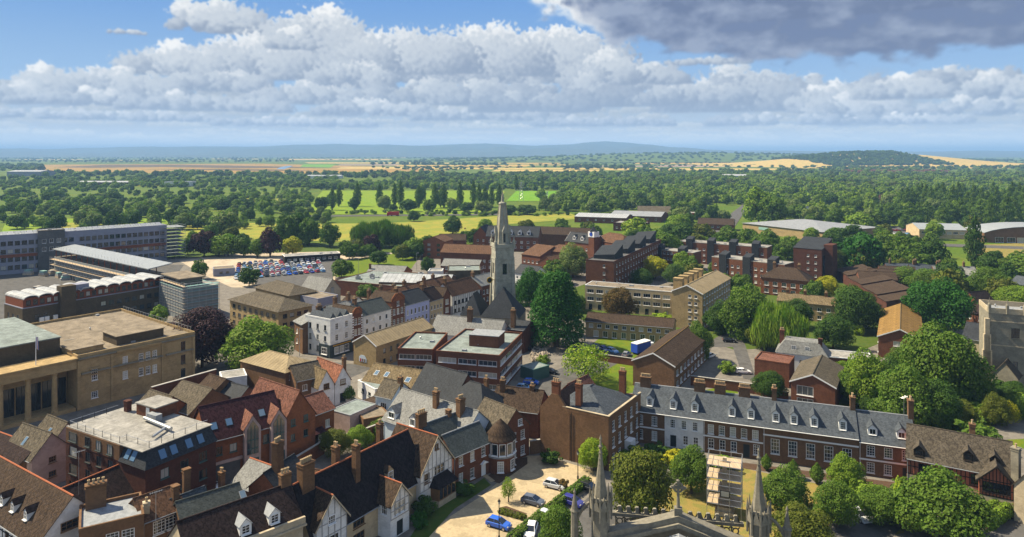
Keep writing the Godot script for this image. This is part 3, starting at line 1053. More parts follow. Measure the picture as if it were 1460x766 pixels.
# ------------------------------------------------------------------ trees
func crown_mesh(s: int, lumps: Array, leaves: int, leaf: float, droop := 0.0) -> ArrayMesh:
	var r := RandomNumberGenerator.new()
	r.seed = s
	var v := PackedVector3Array()
	var c := PackedColorArray()
	var ix := PackedInt32Array()
	v.resize(leaves * 4)
	c.resize(leaves * 4)
	ix.resize(leaves * 6)
	var weight := 0.0
	for l in lumps:
		weight += l[1].x * l[1].y
	var tones := []
	for l in lumps:
		tones.append(r.randf_range(0.72, 1.25))
	var k := 0
	for li in lumps.size():
		var l: Array = lumps[li]
		var n := int(leaves * l[1].x * l[1].y / weight)
		if li == lumps.size() - 1:
			n = leaves - k
		for j in n:
			if k >= leaves:
				break
			var d := Vector3(r.randfn(), r.randfn() + 0.25, r.randfn()).normalized()
			var q: float = r.randf_range(0.62, 1.0) if r.randf() < 0.3 else r.randf_range(0.88, 1.07)
			var p: Vector3 = l[0] + d * l[1] * q
			var nn := (d + Vector3(r.randf_range(-1, 1), r.randf_range(-0.5, 1.1), r.randf_range(-1, 1)) * 0.75).normalized()
			var t := nn.cross(Vector3(r.randf_range(-1, 1), r.randf_range(-1, 1), r.randf_range(-1, 1))).normalized()
			var b := nn.cross(t)
			var sz := leaf * r.randf_range(0.5, 1.4)
			if droop > 0.0:
				t = (t * 0.35 + Vector3.DOWN).normalized()
				b = nn.cross(t).normalized() * 0.4
				t *= 1.0 + droop
			var tone: float = tones[li] * r.randf_range(0.7, 1.3)
			var col := Color(tone * r.randf_range(0.9, 1.15), tone, tone * r.randf_range(0.8, 1.1))
			v[k * 4] = p - t * sz
			v[k * 4 + 1] = p + b * sz * 0.62
			v[k * 4 + 2] = p + t * sz
			v[k * 4 + 3] = p - b * sz * 0.62
			for q4 in 4:
				c[k * 4 + q4] = col
			ix[k * 6] = k * 4
			ix[k * 6 + 1] = k * 4 + 1
			ix[k * 6 + 2] = k * 4 + 2
			ix[k * 6 + 3] = k * 4
			ix[k * 6 + 4] = k * 4 + 2
			ix[k * 6 + 5] = k * 4 + 3
			k += 1
	var a := []
	a.resize(Mesh.ARRAY_MAX)
	a[Mesh.ARRAY_VERTEX] = v
	a[Mesh.ARRAY_COLOR] = c
	a[Mesh.ARRAY_INDEX] = ix
	var m := ArrayMesh.new()
	m.add_surface_from_arrays(Mesh.PRIMITIVE_TRIANGLES, a)
	return m


func round_lumps(s: int, n: int, flat := 1.0) -> Array:  # crown in a box 1 wide, from 0.16 to 1 high
	var r := RandomNumberGenerator.new()
	r.seed = s
	var out := [[Vector3(0, 0.55, 0), Vector3(0.29, 0.30, 0.29)]]
	for k in n:
		var f := (k + 0.5) / n
		var y := 1.0 - 1.75 * f
		var w := k * 2.399 + r.randf_range(-0.4, 0.4)
		var ring := sqrt(maxf(0.0, 1.0 - y * y))
		var rad := r.randf_range(0.075, 0.215)
		var reach := (0.5 - rad) * r.randf_range(0.72, 1.18)
		out.append([Vector3(cos(w) * ring * reach, 0.56 + y * 0.28 * flat + r.randf_range(-0.07, 0.06), sin(w) * ring * reach), Vector3(rad, rad * r.randf_range(0.75, 1.0), rad)])
	return out


func trunk_mesh(s: int, limbs: int, top: float, thick: float) -> ArrayMesh:
	var r := RandomNumberGenerator.new()
	r.seed = s
	var b := MB.new()
	b.tube(Vector3(0, -0.01, 0), Vector3(0.01, top, 0), thick, thick * 0.6, 7)
	for k in limbs:
		var w := TAU * k / maxi(limbs, 1) + r.randf()
		var from := Vector3(0.005, top * r.randf_range(0.6, 1.0), 0)
		var mid := from + Vector3(cos(w) * 0.14, 0.16, sin(w) * 0.14)
		b.tube(from, mid, thick * 0.5, thick * 0.34, 5)
		b.tube(mid, mid + Vector3(cos(w + 0.4) * 0.14, 0.18, sin(w + 0.4) * 0.14), thick * 0.34, thick * 0.12, 5)
	return b.mesh()


func make_tree_meshes() -> void:
	crowns.near = []
	crowns.mid = []
	crowns.far = []
	crowns.poplar = []
	crowns.shrub = []
	for k in 4:
		crowns.near.append(crown_mesh(100 + k, round_lumps(100 + k, 40), 20000, 0.0165))
	for k in 4:
		crowns.mid.append(crown_mesh(200 + k, round_lumps(200 + k, 22), 4200, 0.036))
	for k in 3:
		crowns.far.append(crown_mesh(300 + k, round_lumps(300 + k, 12), 620, 0.085))
	for k in 2:  # poplars: narrow flames, box 1 wide and 1 high
		var l := []
		var r := RandomNumberGenerator.new()
		r.seed = 400 + k
		for j in 18:
			var f := (j + 0.5) / 18.0
			var wide := 0.42 * sin(PI * pow(f, 0.7) * 0.93 + 0.12)
			var w := j * 2.4
			l.append([Vector3(cos(w) * wide * 0.5, 0.10 + f * 0.84, sin(w) * wide * 0.5), Vector3(wide * 0.62 + 0.03, 0.085, wide * 0.62 + 0.03)])
		crowns.poplar.append(crown_mesh(400 + k, l, 3600, 0.030))
	for k in 2:
		crowns.shrub.append(crown_mesh(500 + k, round_lumps(500 + k, 14, 1.15), 2600, 0.042))
	# one dense cone-shaped evergreen
	var cone := []
	var rr := RandomNumberGenerator.new()
	rr.seed = 77
	for j in 60:
		var f := pow((j + 0.5) / 60.0, 0.8)
		var wide := 0.46 * pow(1.0 - f * 0.97, 0.42)
		if f < 0.14:
			wide *= 0.75 + f * 1.8
		var w := j * 2.399
		cone.append([Vector3(cos(w) * wide * 0.78, 0.05 + f * 0.9, sin(w) * wide * 0.78), Vector3(0.09 + wide * 0.16, 0.08 + 0.03 * rr.randf(), 0.09 + wide * 0.16)])
	crowns.cone = [crown_mesh(77, cone, 22000, 0.015)]
	var drop := []
	for j in 14:
		var f := (j + 0.5) / 14.0
		var wide := 0.40 * sin(PI * pow(f, 0.85))
		drop.append([Vector3(0, 0.06 + f * 0.88, 0), Vector3(wide + 0.04, 0.07, wide + 0.04)])
	crowns.topiary = [crown_mesh(78, drop, 2600, 0.036)]
	crowns.willow = [crown_mesh(81, round_lumps(81, 20, 0.8), 5200, 0.03, 1.6), crown_mesh(82, round_lumps(82, 18, 0.8), 5200, 0.03, 1.6)]
	crowns.airy = [crown_mesh(91, round_lumps(91, 26), 3600, 0.020)]
	trunks.broad = trunk_mesh(1, 7, 0.34, 0.030)
	trunks.poplar = trunk_mesh(2, 0, 0.5, 0.06)
	trunks.low = trunk_mesh(3, 4, 0.22, 0.028)


func tree(called: String, label: String, kind: String, where: Vector3, h: float, w: float, leaf: String, group := "", turn := -1.0) -> Node3D:
	var o := thing(called, label, "tree" if not kind in ["shrub", "topiary"] else "shrub", where, rng.randf() * TAU if turn < 0.0 else turn, group)
	var list: Array = crowns[kind]
	var stem: Mesh = trunks.poplar if kind in ["poplar", "cone", "topiary"] else (trunks.low if kind == "shrub" else trunks.broad)
	var t := part(o, "trunk", stem, M.bark)
	var tw := h if kind != "poplar" else w * 1.0
	t.scale = Vector3(tw if kind != "cone" else w, h, tw if kind != "cone" else w)
	var c := part(o, "crown", list[rng.randi() % list.size()], M[leaf])
	if kind in ["near", "mid", "far", "airy", "willow"]:
		c.scale = Vector3(w, h * 1.19, w)
		c.position.y = -h * 0.19 + 0.3
	elif kind == "shrub":
		c.scale = Vector3(w, h * 1.25, w)
		c.position.y = -h * 0.24
	else:
		c.scale = Vector3(w, h, w)
	return o


# ------------------------------------------------------------------ cars
var car_parts := {}


func car(label: String, where: Vector3, turn: float, paint: String, estate := 0.0, group := "", full := true) -> Node3D:
	if car_parts.is_empty():
		for e in [0.0, 1.0]:
			var b := MB.new()
			var prof := [[-2.0, 0.30], [-2.06, 0.62], [-1.95, 0.93], [0.95, 0.97], [1.75, 0.80], [2.04, 0.62], [2.06, 0.30]]
			for side in [[0.78, 0.86, 0.05], [-0.78, -0.86, 0.05]]:
				var ring0 := []
				var ring1 := []
				for p in prof:
					ring0.append(Vector3(p[0], p[1], side[0]))
					ring1.append(Vector3(p[0] * 0.97, lerpf(p[1], 0.58, 0.14), side[1]))
				for k in prof.size():
					var m := (k + 1) % prof.size()
					b.quad(ring0[k], ring0[m], ring1[m], ring1[k])
				b.poly(ring1)
			for k in prof.size():
				var m := (k + 1) % prof.size()
				b.quad(Vector3(prof[k][0], prof[k][1], 0.78), Vector3(prof[m][0], prof[m][1], 0.78), Vector3(prof[m][0], prof[m][1], -0.78), Vector3(prof[k][0], prof[k][1], -0.78))
			var rear: float = lerpf(-1.45, -1.72, e)
			var g := MB.new()
			var lo := [Vector3(-1.92, 0.93, 0.76), Vector3(1.05, 0.95, 0.76), Vector3(1.05, 0.95, -0.76), Vector3(-1.92, 0.93, -0.76)]
			var hi := [Vector3(rear, 1.42, 0.58), Vector3(0.12, 1.44, 0.58), Vector3(0.12, 1.44, -0.58), Vector3(rear, 1.42, -0.58)]
			g.hexa(lo, hi)
			var rf := MB.new()
			rf.hexa([hi[0] + Vector3(-0.05, 0, 0.03), hi[1] + Vector3(0.06, 0, 0.03), hi[2] + Vector3(0.06, 0, -0.03), hi[3] + Vector3(-0.05, 0, -0.03)], [hi[0] + Vector3(0.1, 0.07, -0.08), hi[1] + Vector3(-0.15, 0.06, -0.08), hi[2] + Vector3(-0.15, 0.06, 0.08), hi[3] + Vector3(0.1, 0.07, 0.08)])
			for k in 4:
				rf.tube(lo[k] + Vector3(0, 0, 0.0), hi[k], 0.045, 0.045, 4)
			for s in [-1.0, 1.0]:
				rf.tube(Vector3(-0.45, 0.95, 0.765 * s), Vector3(-0.5, 1.43, 0.585 * s), 0.04, 0.04, 4)
			car_parts[e] = [b.mesh(), g.mesh(), rf.mesh()]
		var w := MB.new()
		w.tube(Vector3(0, 0, -0.1), Vector3(0, 0, 0.1), 0.32, 0.32, 12)
		var rm := MB.new()
		rm.tube(Vector3(0, 0, -0.115), Vector3(0, 0, 0.115), 0.20, 0.20, 10)
		var lamp := MB.new()
		lamp.box(Vector3.ZERO, Vector3(0.16, 0.13, 0.34))
		car_parts.wheel = w.mesh()
		car_parts.rim = rm.mesh()
		car_parts.lamp = lamp.mesh()
	var o := thing("parked_car", label, "car", where, turn, group)
	var p: Array = car_parts[estate]
	part(o, "body", p[0], M[paint])
	part(o, "windows", p[1], M.pane_dark)
	part(o, "roof", p[2], M[paint])
	for x in [-1.28, 1.3]:
		for z in [-0.77, 0.77]:
			var w := part(o, "wheel", car_parts.wheel, M.tyre, Vector3(x, 0.32, z))
			if full:
				part(w, "rim", car_parts.rim, M.rim)
	if full:
		for z in [-0.58, 0.58]:
			part(o, "headlight", car_parts.lamp, M.pane_blind, Vector3(1.95, 0.68, z))
			part(o, "tail_light", car_parts.lamp, M.red_paint, Vector3(-1.98, 0.8, z))
	return o


# ------------------------------------------------------------------ the land
func quad_field(called: String, m: String, p: Array, y: float) -> void:  # corners as surveyed
	var q := []
	for k in range(0, p.size(), 2):
		q.append(at(p[k], p[k + 1]))
	structure(called, sheet(q, y), M[m])


func mound(x: float, d: float) -> float:  # the low hill on the right horizon
	var u := (x - 1790.0) / 620.0
	var w := (d - 3480.0) / 420.0
	return 62.0 * exp(-(u * u * 1.5 + w * w * 1.2))


func rise_right(x: float, d: float) -> float:  # the wooded rise left of it, farther off
	var u := (x - 1500.0) / 1500.0
	var w := (d - 5600.0) / 900.0
	return 62.0 * exp(-(u * u + w * w))


const SKYLINE := [[-900, 213], [-300, 212], [0, 211.5], [60, 212.5], [130, 210.5], [200, 209.5], [300, 208.5], [360, 209], [420, 206.5], [480, 205.2], [540, 206.5], [600, 207.5], [650, 205.5], [700, 205], [760, 207.5], [810, 206], [840, 203.2], [865, 202], [890, 202.6], [920, 205.5], [960, 210], [1000, 213], [1060, 214.5], [1200, 215.5], [1320, 216.3], [1400, 214.5], [1460, 215.5], [2200, 213]]


func land() -> void:
	var b := MB.new()
	var ring := [-40000.0, -12000.0, -5000.0, -2000.0, -600.0, 0.0, 600.0, 2000.0, 5000.0, 12000.0, 40000.0]
	for i in ring.size() - 1:
		for j in ring.size() - 1:
			b.quad(Vector3(ring[i], -0.05, ring[j + 1]), Vector3(ring[i], -0.05, ring[j]), Vector3(ring[i + 1], -0.05, ring[j]), Vector3(ring[i + 1], -0.05, ring[j + 1]))
	structure("ground", b.mesh(), M.country)
	# the far range: rolling slopes up to the skyline
	var n := FastNoiseLite.new()
	n.seed = 4
	n.frequency = 0.0006
	n.fractal_octaves = 5
	var hb := MB.new()
	var nx := 220
	var nd := 12
	var top := []
	for i in nx + 1:
		var px := -300.0 + 2060.0 * i / nx
		var sk := 213.0
		for k in SKYLINE.size() - 1:
			if px >= SKYLINE[k][0] and px <= SKYLINE[k + 1][0]:
				sk = lerpf(SKYLINE[k][1], SKYLINE[k + 1][1], smoothstep(0.0, 1.0, (px - SKYLINE[k][0]) / float(SKYLINE[k + 1][0] - SKYLINE[k][0])))
		var col := []
		for j in nd + 1:
			var d := 9000.0 + 6500.0 * j / nd
			var f := float(j) / (nd - 2) if j < nd - 2 else 1.0 - (j - nd + 2) * 0.12
			var crest := EYE + (218.0 - sk) * 14.0
			var x := (px - 730.0) * d / 1000.0
			var h := crest * (0.25 * f + 0.75 * smoothstep(0.05, 1.0, f))
			h += n.get_noise_2d(x, d) * 110.0 * sin(PI * clampf(f, 0.0, 1.0)) * (crest / 200.0)
			col.append(Vector3(x, maxf(h, -2.0) if j > 0 else -6.0, -d))
		top.append(col)
	for i in nx:
		for j in nd:
			hb.quad(top[i][j], top[i][j + 1], top[i + 1][j + 1], top[i + 1][j])
	structure("distant_hills", hb.mesh(), M.hill)
	# the wooded hill on the right and the rise beside it
	for spec in [["hill", 900.0, 2750.0, 2500.0, 4300.0, "stubble", true], ["low_rise", -900.0, 3900.0, 4200.0, 7400.0, "country", false]]:
		var mb := MB.new()
		var gx := 36
		var gd := 16
		var g := []
		for i in gx + 1:
			var col := []
			for j in gd + 1:
				var x: float = lerpf(spec[1], spec[2], float(i) / gx)
				var d: float = lerpf(spec[3], spec[4], float(j) / gd)
				col.append(Vector3(x, (mound(x, d) if spec[6] else rise_right(x, d)) - 1.2, -d))
			g.append(col)
		for i in gx:
			for j in gd:
				mb.quad(g[i][j], g[i][j + 1], g[i + 1][j + 1], g[i + 1][j])
		structure(spec[0], mb.mesh(), M[spec[5]])


func far_country() -> void:
	quad_field("heath", "moor", [38, 235, 372, 233.4, 560, 238, 640, 243, 560, 247, 330, 247.5, 60, 246.5, 30, 241], 0.1)
	quad_field("burnt_heath", "moor_dark", [75, 238.6, 150, 235.2, 250, 234.9, 345, 236.5, 500, 239.5, 330, 240, 230, 238.3, 130, 239.5], 0.25)
	quad_field("burnt_heath", "moor_dark", [200, 241.6, 330, 240.8, 460, 243.2, 380, 243.8], 0.25)
	var fields := [
		["stubble", 395, 560, 226.6, 228.4, 6], ["stubble", 300, 380, 226.3, 227.2, 4], ["wheat", 150, 260, 228.4, 229.2, 3], ["stubble", 20, 120, 227.2, 228.0, 5], ["green_field", 425, 478, 234.4, 240.0, 8], ["ploughed", 482, 570, 234.2, 236.2, 3], ["stubble", 440, 640, 231.6, 233.4, -6], ["stubble", 575, 690, 229.2, 231.0, 4], ["wheat", 560, 760, 235.4, 237.6, 10], ["stubble", 640, 900, 239.2, 241.6, -12], ["stubble", 480, 640, 238.0, 241.0, 6], ["wheat", 700, 800, 232.0, 233.8, 4], ["ploughed", 800, 930, 236.0, 238.0, 6], ["stubble", 760, 880, 230.2, 231.6, 4], ["stubble", 545, 580, 224.2, 225.0, 2], ["stubble", 640, 665, 224.6, 225.3, 2], ["wheat", 905, 1140, 230.8, 234.2, -8], ["stubble", 860, 1000, 239.8, 243.0, 5], ["stubble", 880, 930, 221.2, 222.6, 2], ["stubble", 960, 1010, 225.4, 226.6, 2], ["ploughed", 930, 1120, 235.4, 238.2, 10], ["stubble", 700, 860, 242.0, 244.6, 8], ["wheat", 720, 830, 234.6, 236.0, 4], ["stubble", 960, 1140, 240.2, 242.6, 6], ["stubble", 880, 960, 227.0, 228.2, 3], ["wheat", 740, 860, 226.8, 228.0, 3], ["wheat", 1090, 1180, 228.6, 230.6, 4], ["stubble", 1140, 1300, 238.4, 240.2, -6], ["stubble", 1330, 1470, 233.2, 236.0, 5], ["wheat", 1290, 1380, 231.4, 233.0, 3], ["green_field", 1270, 1340, 235.6, 238.2, 4], ["meadow", 180, 215, 257.5, 263.0, 6], ["meadow_dry", 195, 250, 262.0, 266.0, 6], ["green_field", 722, 800, 272.5, 287.0, 14], ["meadow_dry", 800, 925, 268.6, 272.0, 10], ["meadow_dry", 850, 965, 287.0, 293.5, -12], ["meadow_dry", 620, 720, 274.0, 279.0, 5], ["meadow", 430, 720, 272.0, 306.0, 30], ["meadow", 0, 245, 312.0, 336.0, 10], ["meadow_dry", 60, 180, 318.0, 326.0, 14], ["meadow_dry", 300, 420, 283.0, 290.0, 10]]
	for k in fields.size():
		var f: Array = fields[k]
		quad_field("field", f[0], [f[1] + f[5], f[3], f[2], f[3] + 0.2, f[2] - f[5], f[4], f[1], f[4] - 0.2], 0.12 + 0.02 * (k % 5))
	quad_field("hay_meadow", "meadow_dry", [262, 316, 420, 320, 560, 318, 700, 309, 812, 304, 830, 312, 700, 322, 640, 346, 420, 344, 255, 340], 0.14)
	quad_field("river", "water", [394, 241.2, 400, 238.4, 410, 236.6, 418, 236.6, 412, 239, 405, 241.4], 0.3)
	quad_field("road", "asphalt", [436, 307.4, 720, 305.2, 720, 307.0, 436, 309.4], 0.2)
	quad_field("road", "asphalt", [1004, 332, 1042, 332, 1066, 296, 1078, 286, 1066, 285, 1054, 296], 0.16)
	quad_field("road", "asphalt", [1160, 341, 1460, 352, 1460, 356, 1160, 345], 0.18)
	quad_field("car_park", "asphalt", [1160, 340, 1230, 322, 1330, 324, 1310, 345], 0.2)
	quad_field("park_lawn", "lawn_dry", [1385, 350, 1480, 346, 1480, 384, 1420, 380, 1380, 362], 0.15)
	# distant woods, hedges and the nearer tangle, too many to count
	var lots := {"leaf_glade": [], "leaf_willow": [], "leaf_wood": [], "leaf_dark": [], "leaf_blue": [], "leaf_grey": [], "leaf_olive": []}
	var keys := lots.keys()
	var put := func(x: float, d: float, h: float, w: float, y: float, pick: int):
		lots[keys[pick % keys.size()]].append([Vector3(x, y, -d), h, w])
	# hedgerows and shelter belts on the plain
	for k in 95:
		var py := 224.6 + pow(rng.randf(), 1.3) * 19.0
		var px := rng.randf_range(-60, 1500)
		var p := at(px, py)
		var d := -p.z
		if px < 600 and py > 233.0 and py < 247.0:
			continue
		var run := rng.randf_range(60, 260) * d / 2500.0
		var slant := rng.randf_range(-0.25, 0.25)
		var n := int(run / (11.0 + d * 0.0028))
		var h := rng.randf_range(6, 11)
		for i in n:
			var f := (i + rng.randf_range(-0.3, 0.3)) / maxf(n, 1.0) - 0.5
			var dd := d * (1.0 + slant * f * 0.08) + rng.randf_range(-15, 15)
			put.call(p.x + run * f * 2.2, dd, h * rng.randf_range(0.6, 1.25), (10.0 + d * 0.0022) * rng.randf_range(0.8, 1.4), 0.0, 2 + rng.randi() % 3)
	# woods between surveyed edges: [x from, x to, y from, y to, number, height]
	for z in [[0, 60, 236, 244, 70, 15], [60, 400, 247.6, 252, 150, 13], [380, 640, 247, 254, 150, 12], [560, 760, 248, 262, 260, 11], [730, 1100, 246.5, 262, 520, 11], [800, 930, 237.6, 240.6, 60, 15], [900, 1480, 243, 262, 900, 12], [980, 1480, 255, 270, 360, 12], [530, 720, 233.6, 235.4, 60, 14], [400, 1150, 224.6, 226.4, 420, 12], [0, 420, 224.6, 231, 420, 11], [1300, 1470, 229, 233, 30, 9], [1180, 1480, 238.6, 242, 190, 12]]:
		for i in z[4]:
			var p := at(rng.randf_range(z[0], z[1]), rng.randf_range(z[2], z[3]))
			var d := -p.z
			put.call(p.x, d, z[5] * rng.randf_range(0.6, 1.3), z[5] * rng.randf_range(0.8, 1.4) * (1.0 + d * 0.00008), rise_right(p.x, d) if d > 4200 else 0.0, [0, 1, 2, 2, 3, 5, 6][rng.randi() % 7] if d < 2600 else 2 + rng.randi() % 3)
	# scrub and copses nearer the town
	for z in [[0, 480, 253, 268, 640, 10], [0, 440, 266, 302, 420, 8], [440, 740, 262, 271, 260, 11], [730, 980, 260, 286, 420, 11], [980, 1480, 262, 292, 700, 13], [430, 730, 303, 306, 60, 4], [600, 900, 306, 308.5, 60, 4]]:
		for i in z[4]:
			var p := at(rng.randf_range(z[0], z[1]), rng.randf_range(z[2], z[3]))
			if p.x > at(722, 280).x and p.x < at(800, 280).x and -p.z > 860 and -p.z < 1110:
				continue
			put.call(p.x, -p.z, z[5] * rng.randf_range(0.55, 1.2), z[5] * rng.randf_range(0.8, 1.35), 0.0, [0, 1, 2, 5, 0, 3][rng.randi() % 6])
	for i in 900:  # woods on the far rise
		var x := rng.randf_range(-700, 3700)
		var d := rng.randf_range(4400, 6600)
		put.call(x, d, rng.randf_range(9, 15), rng.randf_range(18, 34), rise_right(x, d) - 1.5, 2 + rng.randi() % 3)
	# the wood on the hill
	for i in 1000:
		var x := rng.randf_range(1370, 1880)
		var d := rng.randf_range(2950, 3700)
		put.call(x, d, rng.randf_range(11, 17), rng.randf_range(15, 22), mound(x, d) - 1.5, [2, 3, 3, 4][rng.randi() % 4])
	var words := {"leaf_wood": "mid green distant woods and hedges across the plain", "leaf_dark": "dark green distant woods and hedges across the plain", "leaf_blue": "bluish green distant woods and hedges across the plain", "leaf_grey": "grey green willow scrub among the distant woods", "leaf_olive": "olive green scrub among the distant woods", "leaf_glade": "bright green scrub in front of the distant woods", "leaf_willow": "pale willow scrub in front of the distant woods"}
	for key in keys:
		var mm := MultiMesh.new()
		mm.transform_format = MultiMesh.TRANSFORM_3D
		mm.mesh = crowns.far[keys.find(key) % 3]
		mm.instance_count = lots[key].size()
		for i in lots[key].size():
			var q: Array = lots[key][i]
			var bas := Basis(Vector3.UP, rng.randf() * TAU).scaled(Vector3(q[2], q[1] * 1.2, q[2]))
			mm.set_instance_transform(i, Transform3D(bas, q[0] - Vector3(0, q[1] * 0.26, 0)))
		var o := MultiMeshInstance3D.new()
		o.name = numbered("distant_woods")
		o.multimesh = mm
		o.material_override = M[key]
		add_child(o)
		tag(o, words[key], "trees")
		o.set_meta("kind", "stuff")


func town_ground() -> void:
	structure("town_paving", sheet([V(-300, -40), V(-300, 300), V(-200, 400), V(-60, 425), V(60, 425), V(160, 380), V(230, 330), V(300, 220), V(300, -40)], 0.0), M.paving)
	# greens and gardens
	quad_field("lawn", "lawn_dry", [905, 742, 960, 690, 1060, 668, 1270, 712, 1290, 760, 1150, 790, 900, 790], 0.012)
	quad_field("garden_bed", "soil", [1000, 652, 1290, 690, 1290, 700, 1000, 660], 0.016)
	quad_field("lane", "asphalt", [1150, 790, 1205, 720, 1290, 700, 1320, 716, 1250, 790], 0.020)
	quad_field("lane", "asphalt", [700, 800, 760, 770, 858, 695, 900, 690, 905, 735, 830, 800], 0.014)
	quad_field("lane", "asphalt", [1400, 760, 1460, 730, 1520, 760, 1460, 800], 0.02)
	quad_field("churchyard", "lawn_green", [1190, 580, 1240, 520, 1460, 520, 1520, 600, 1460, 640, 1300, 600], 0.012)
	quad_field("path", "paving", [1405, 612, 1440, 596, 1470, 600, 1460, 626, 1420, 628], 0.018)
	quad_field("lawn", "lawn_green", [810, 520, 855, 482, 958, 486, 950, 505, 905, 512, 905, 560, 850, 565], 0.012)
	quad_field("car_park", "asphalt", [700, 580, 745, 545, 800, 525, 860, 500, 905, 505, 860, 530, 800, 560, 745, 605], 0.016)
	quad_field("lawn", "lawn_green", [985, 560, 1050, 548, 1060, 600, 985, 600], 0.012)
	quad_field("yard", "paving", [1040, 500, 1120, 495, 1130, 545, 1050, 545], 0.015)
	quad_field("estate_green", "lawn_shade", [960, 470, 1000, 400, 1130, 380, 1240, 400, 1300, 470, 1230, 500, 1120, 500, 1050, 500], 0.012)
	quad_field("estate_green", "lawn_green", [1180, 400, 1320, 372, 1480, 372, 1480, 470, 1300, 470], 0.010)
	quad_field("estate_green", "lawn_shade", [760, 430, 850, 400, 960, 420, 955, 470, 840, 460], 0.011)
	quad_field("lane", "asphalt", [1000, 495, 1045, 495, 1060, 540, 1080, 545, 1075, 530, 1062, 490, 1040, 470], 0.02)
	quad_field("building_yard", "yard", [255, 372, 330, 362, 500, 358, 600, 362, 600, 372, 480, 384, 475, 410, 330, 410, 290, 392], 0.012)
	quad_field("site_yard", "asphalt", [-40, 470, -40, 388, 120, 372, 262, 378, 240, 408, 100, 428, 20, 450], 0.013)
	quad_field("car_park", "asphalt", [362, 408, 372, 378, 480, 372, 474, 400, 440, 412], 0.016)
	quad_field("verge_grass", "lawn_green", [478, 395, 490, 372, 560, 362, 600, 364, 580, 392], 0.018)
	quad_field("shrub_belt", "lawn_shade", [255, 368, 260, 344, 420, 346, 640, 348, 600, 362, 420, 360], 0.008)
	# the gravelled court and its lawns
	quad_field("gravel_court", "gravel", [560, 800, 640, 738, 690, 705, 738, 664, 752, 650, 775, 650, 862, 676, 856, 688, 780, 740, 720, 800], 0.024)
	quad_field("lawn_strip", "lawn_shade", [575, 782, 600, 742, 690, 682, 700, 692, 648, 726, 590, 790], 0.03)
	quad_field("flower_bed", "soil", [690, 682, 712, 690, 752, 662, 752, 652, 735, 655], 0.032)
	quad_field("flower_bed", "soil", [713, 724, 745, 736, 752, 733, 722, 722], 0.034)
	quad_field("gateway", "gravel", [688, 679, 700, 688, 706, 686, 694, 677], 0.04)
	quad_field("street", "asphalt", [400, 545, 470, 516, 505, 520, 640, 452, 690, 408, 700, 412, 650, 465, 520, 530, 430, 570], 0.014)


# ------------------------------------------------------------------ buildings
func by_ridge(called: String, label: String, p0: Vector3, p1: Vector3, hw: float, eh: float, rh: float, o: Dictionary) -> Node3D:  # a gabled house laid out from its ridge
	var d := (p1 - p0).normalized()
	var n := Vector3(-d.z, 0, d.x)
	o.rise = rh - eh
	o.type = "gx"
	return house(called, label, o.get("category", "house"), p0 + n * hw, p1 + n * hw, hw * 2.0, eh, o)


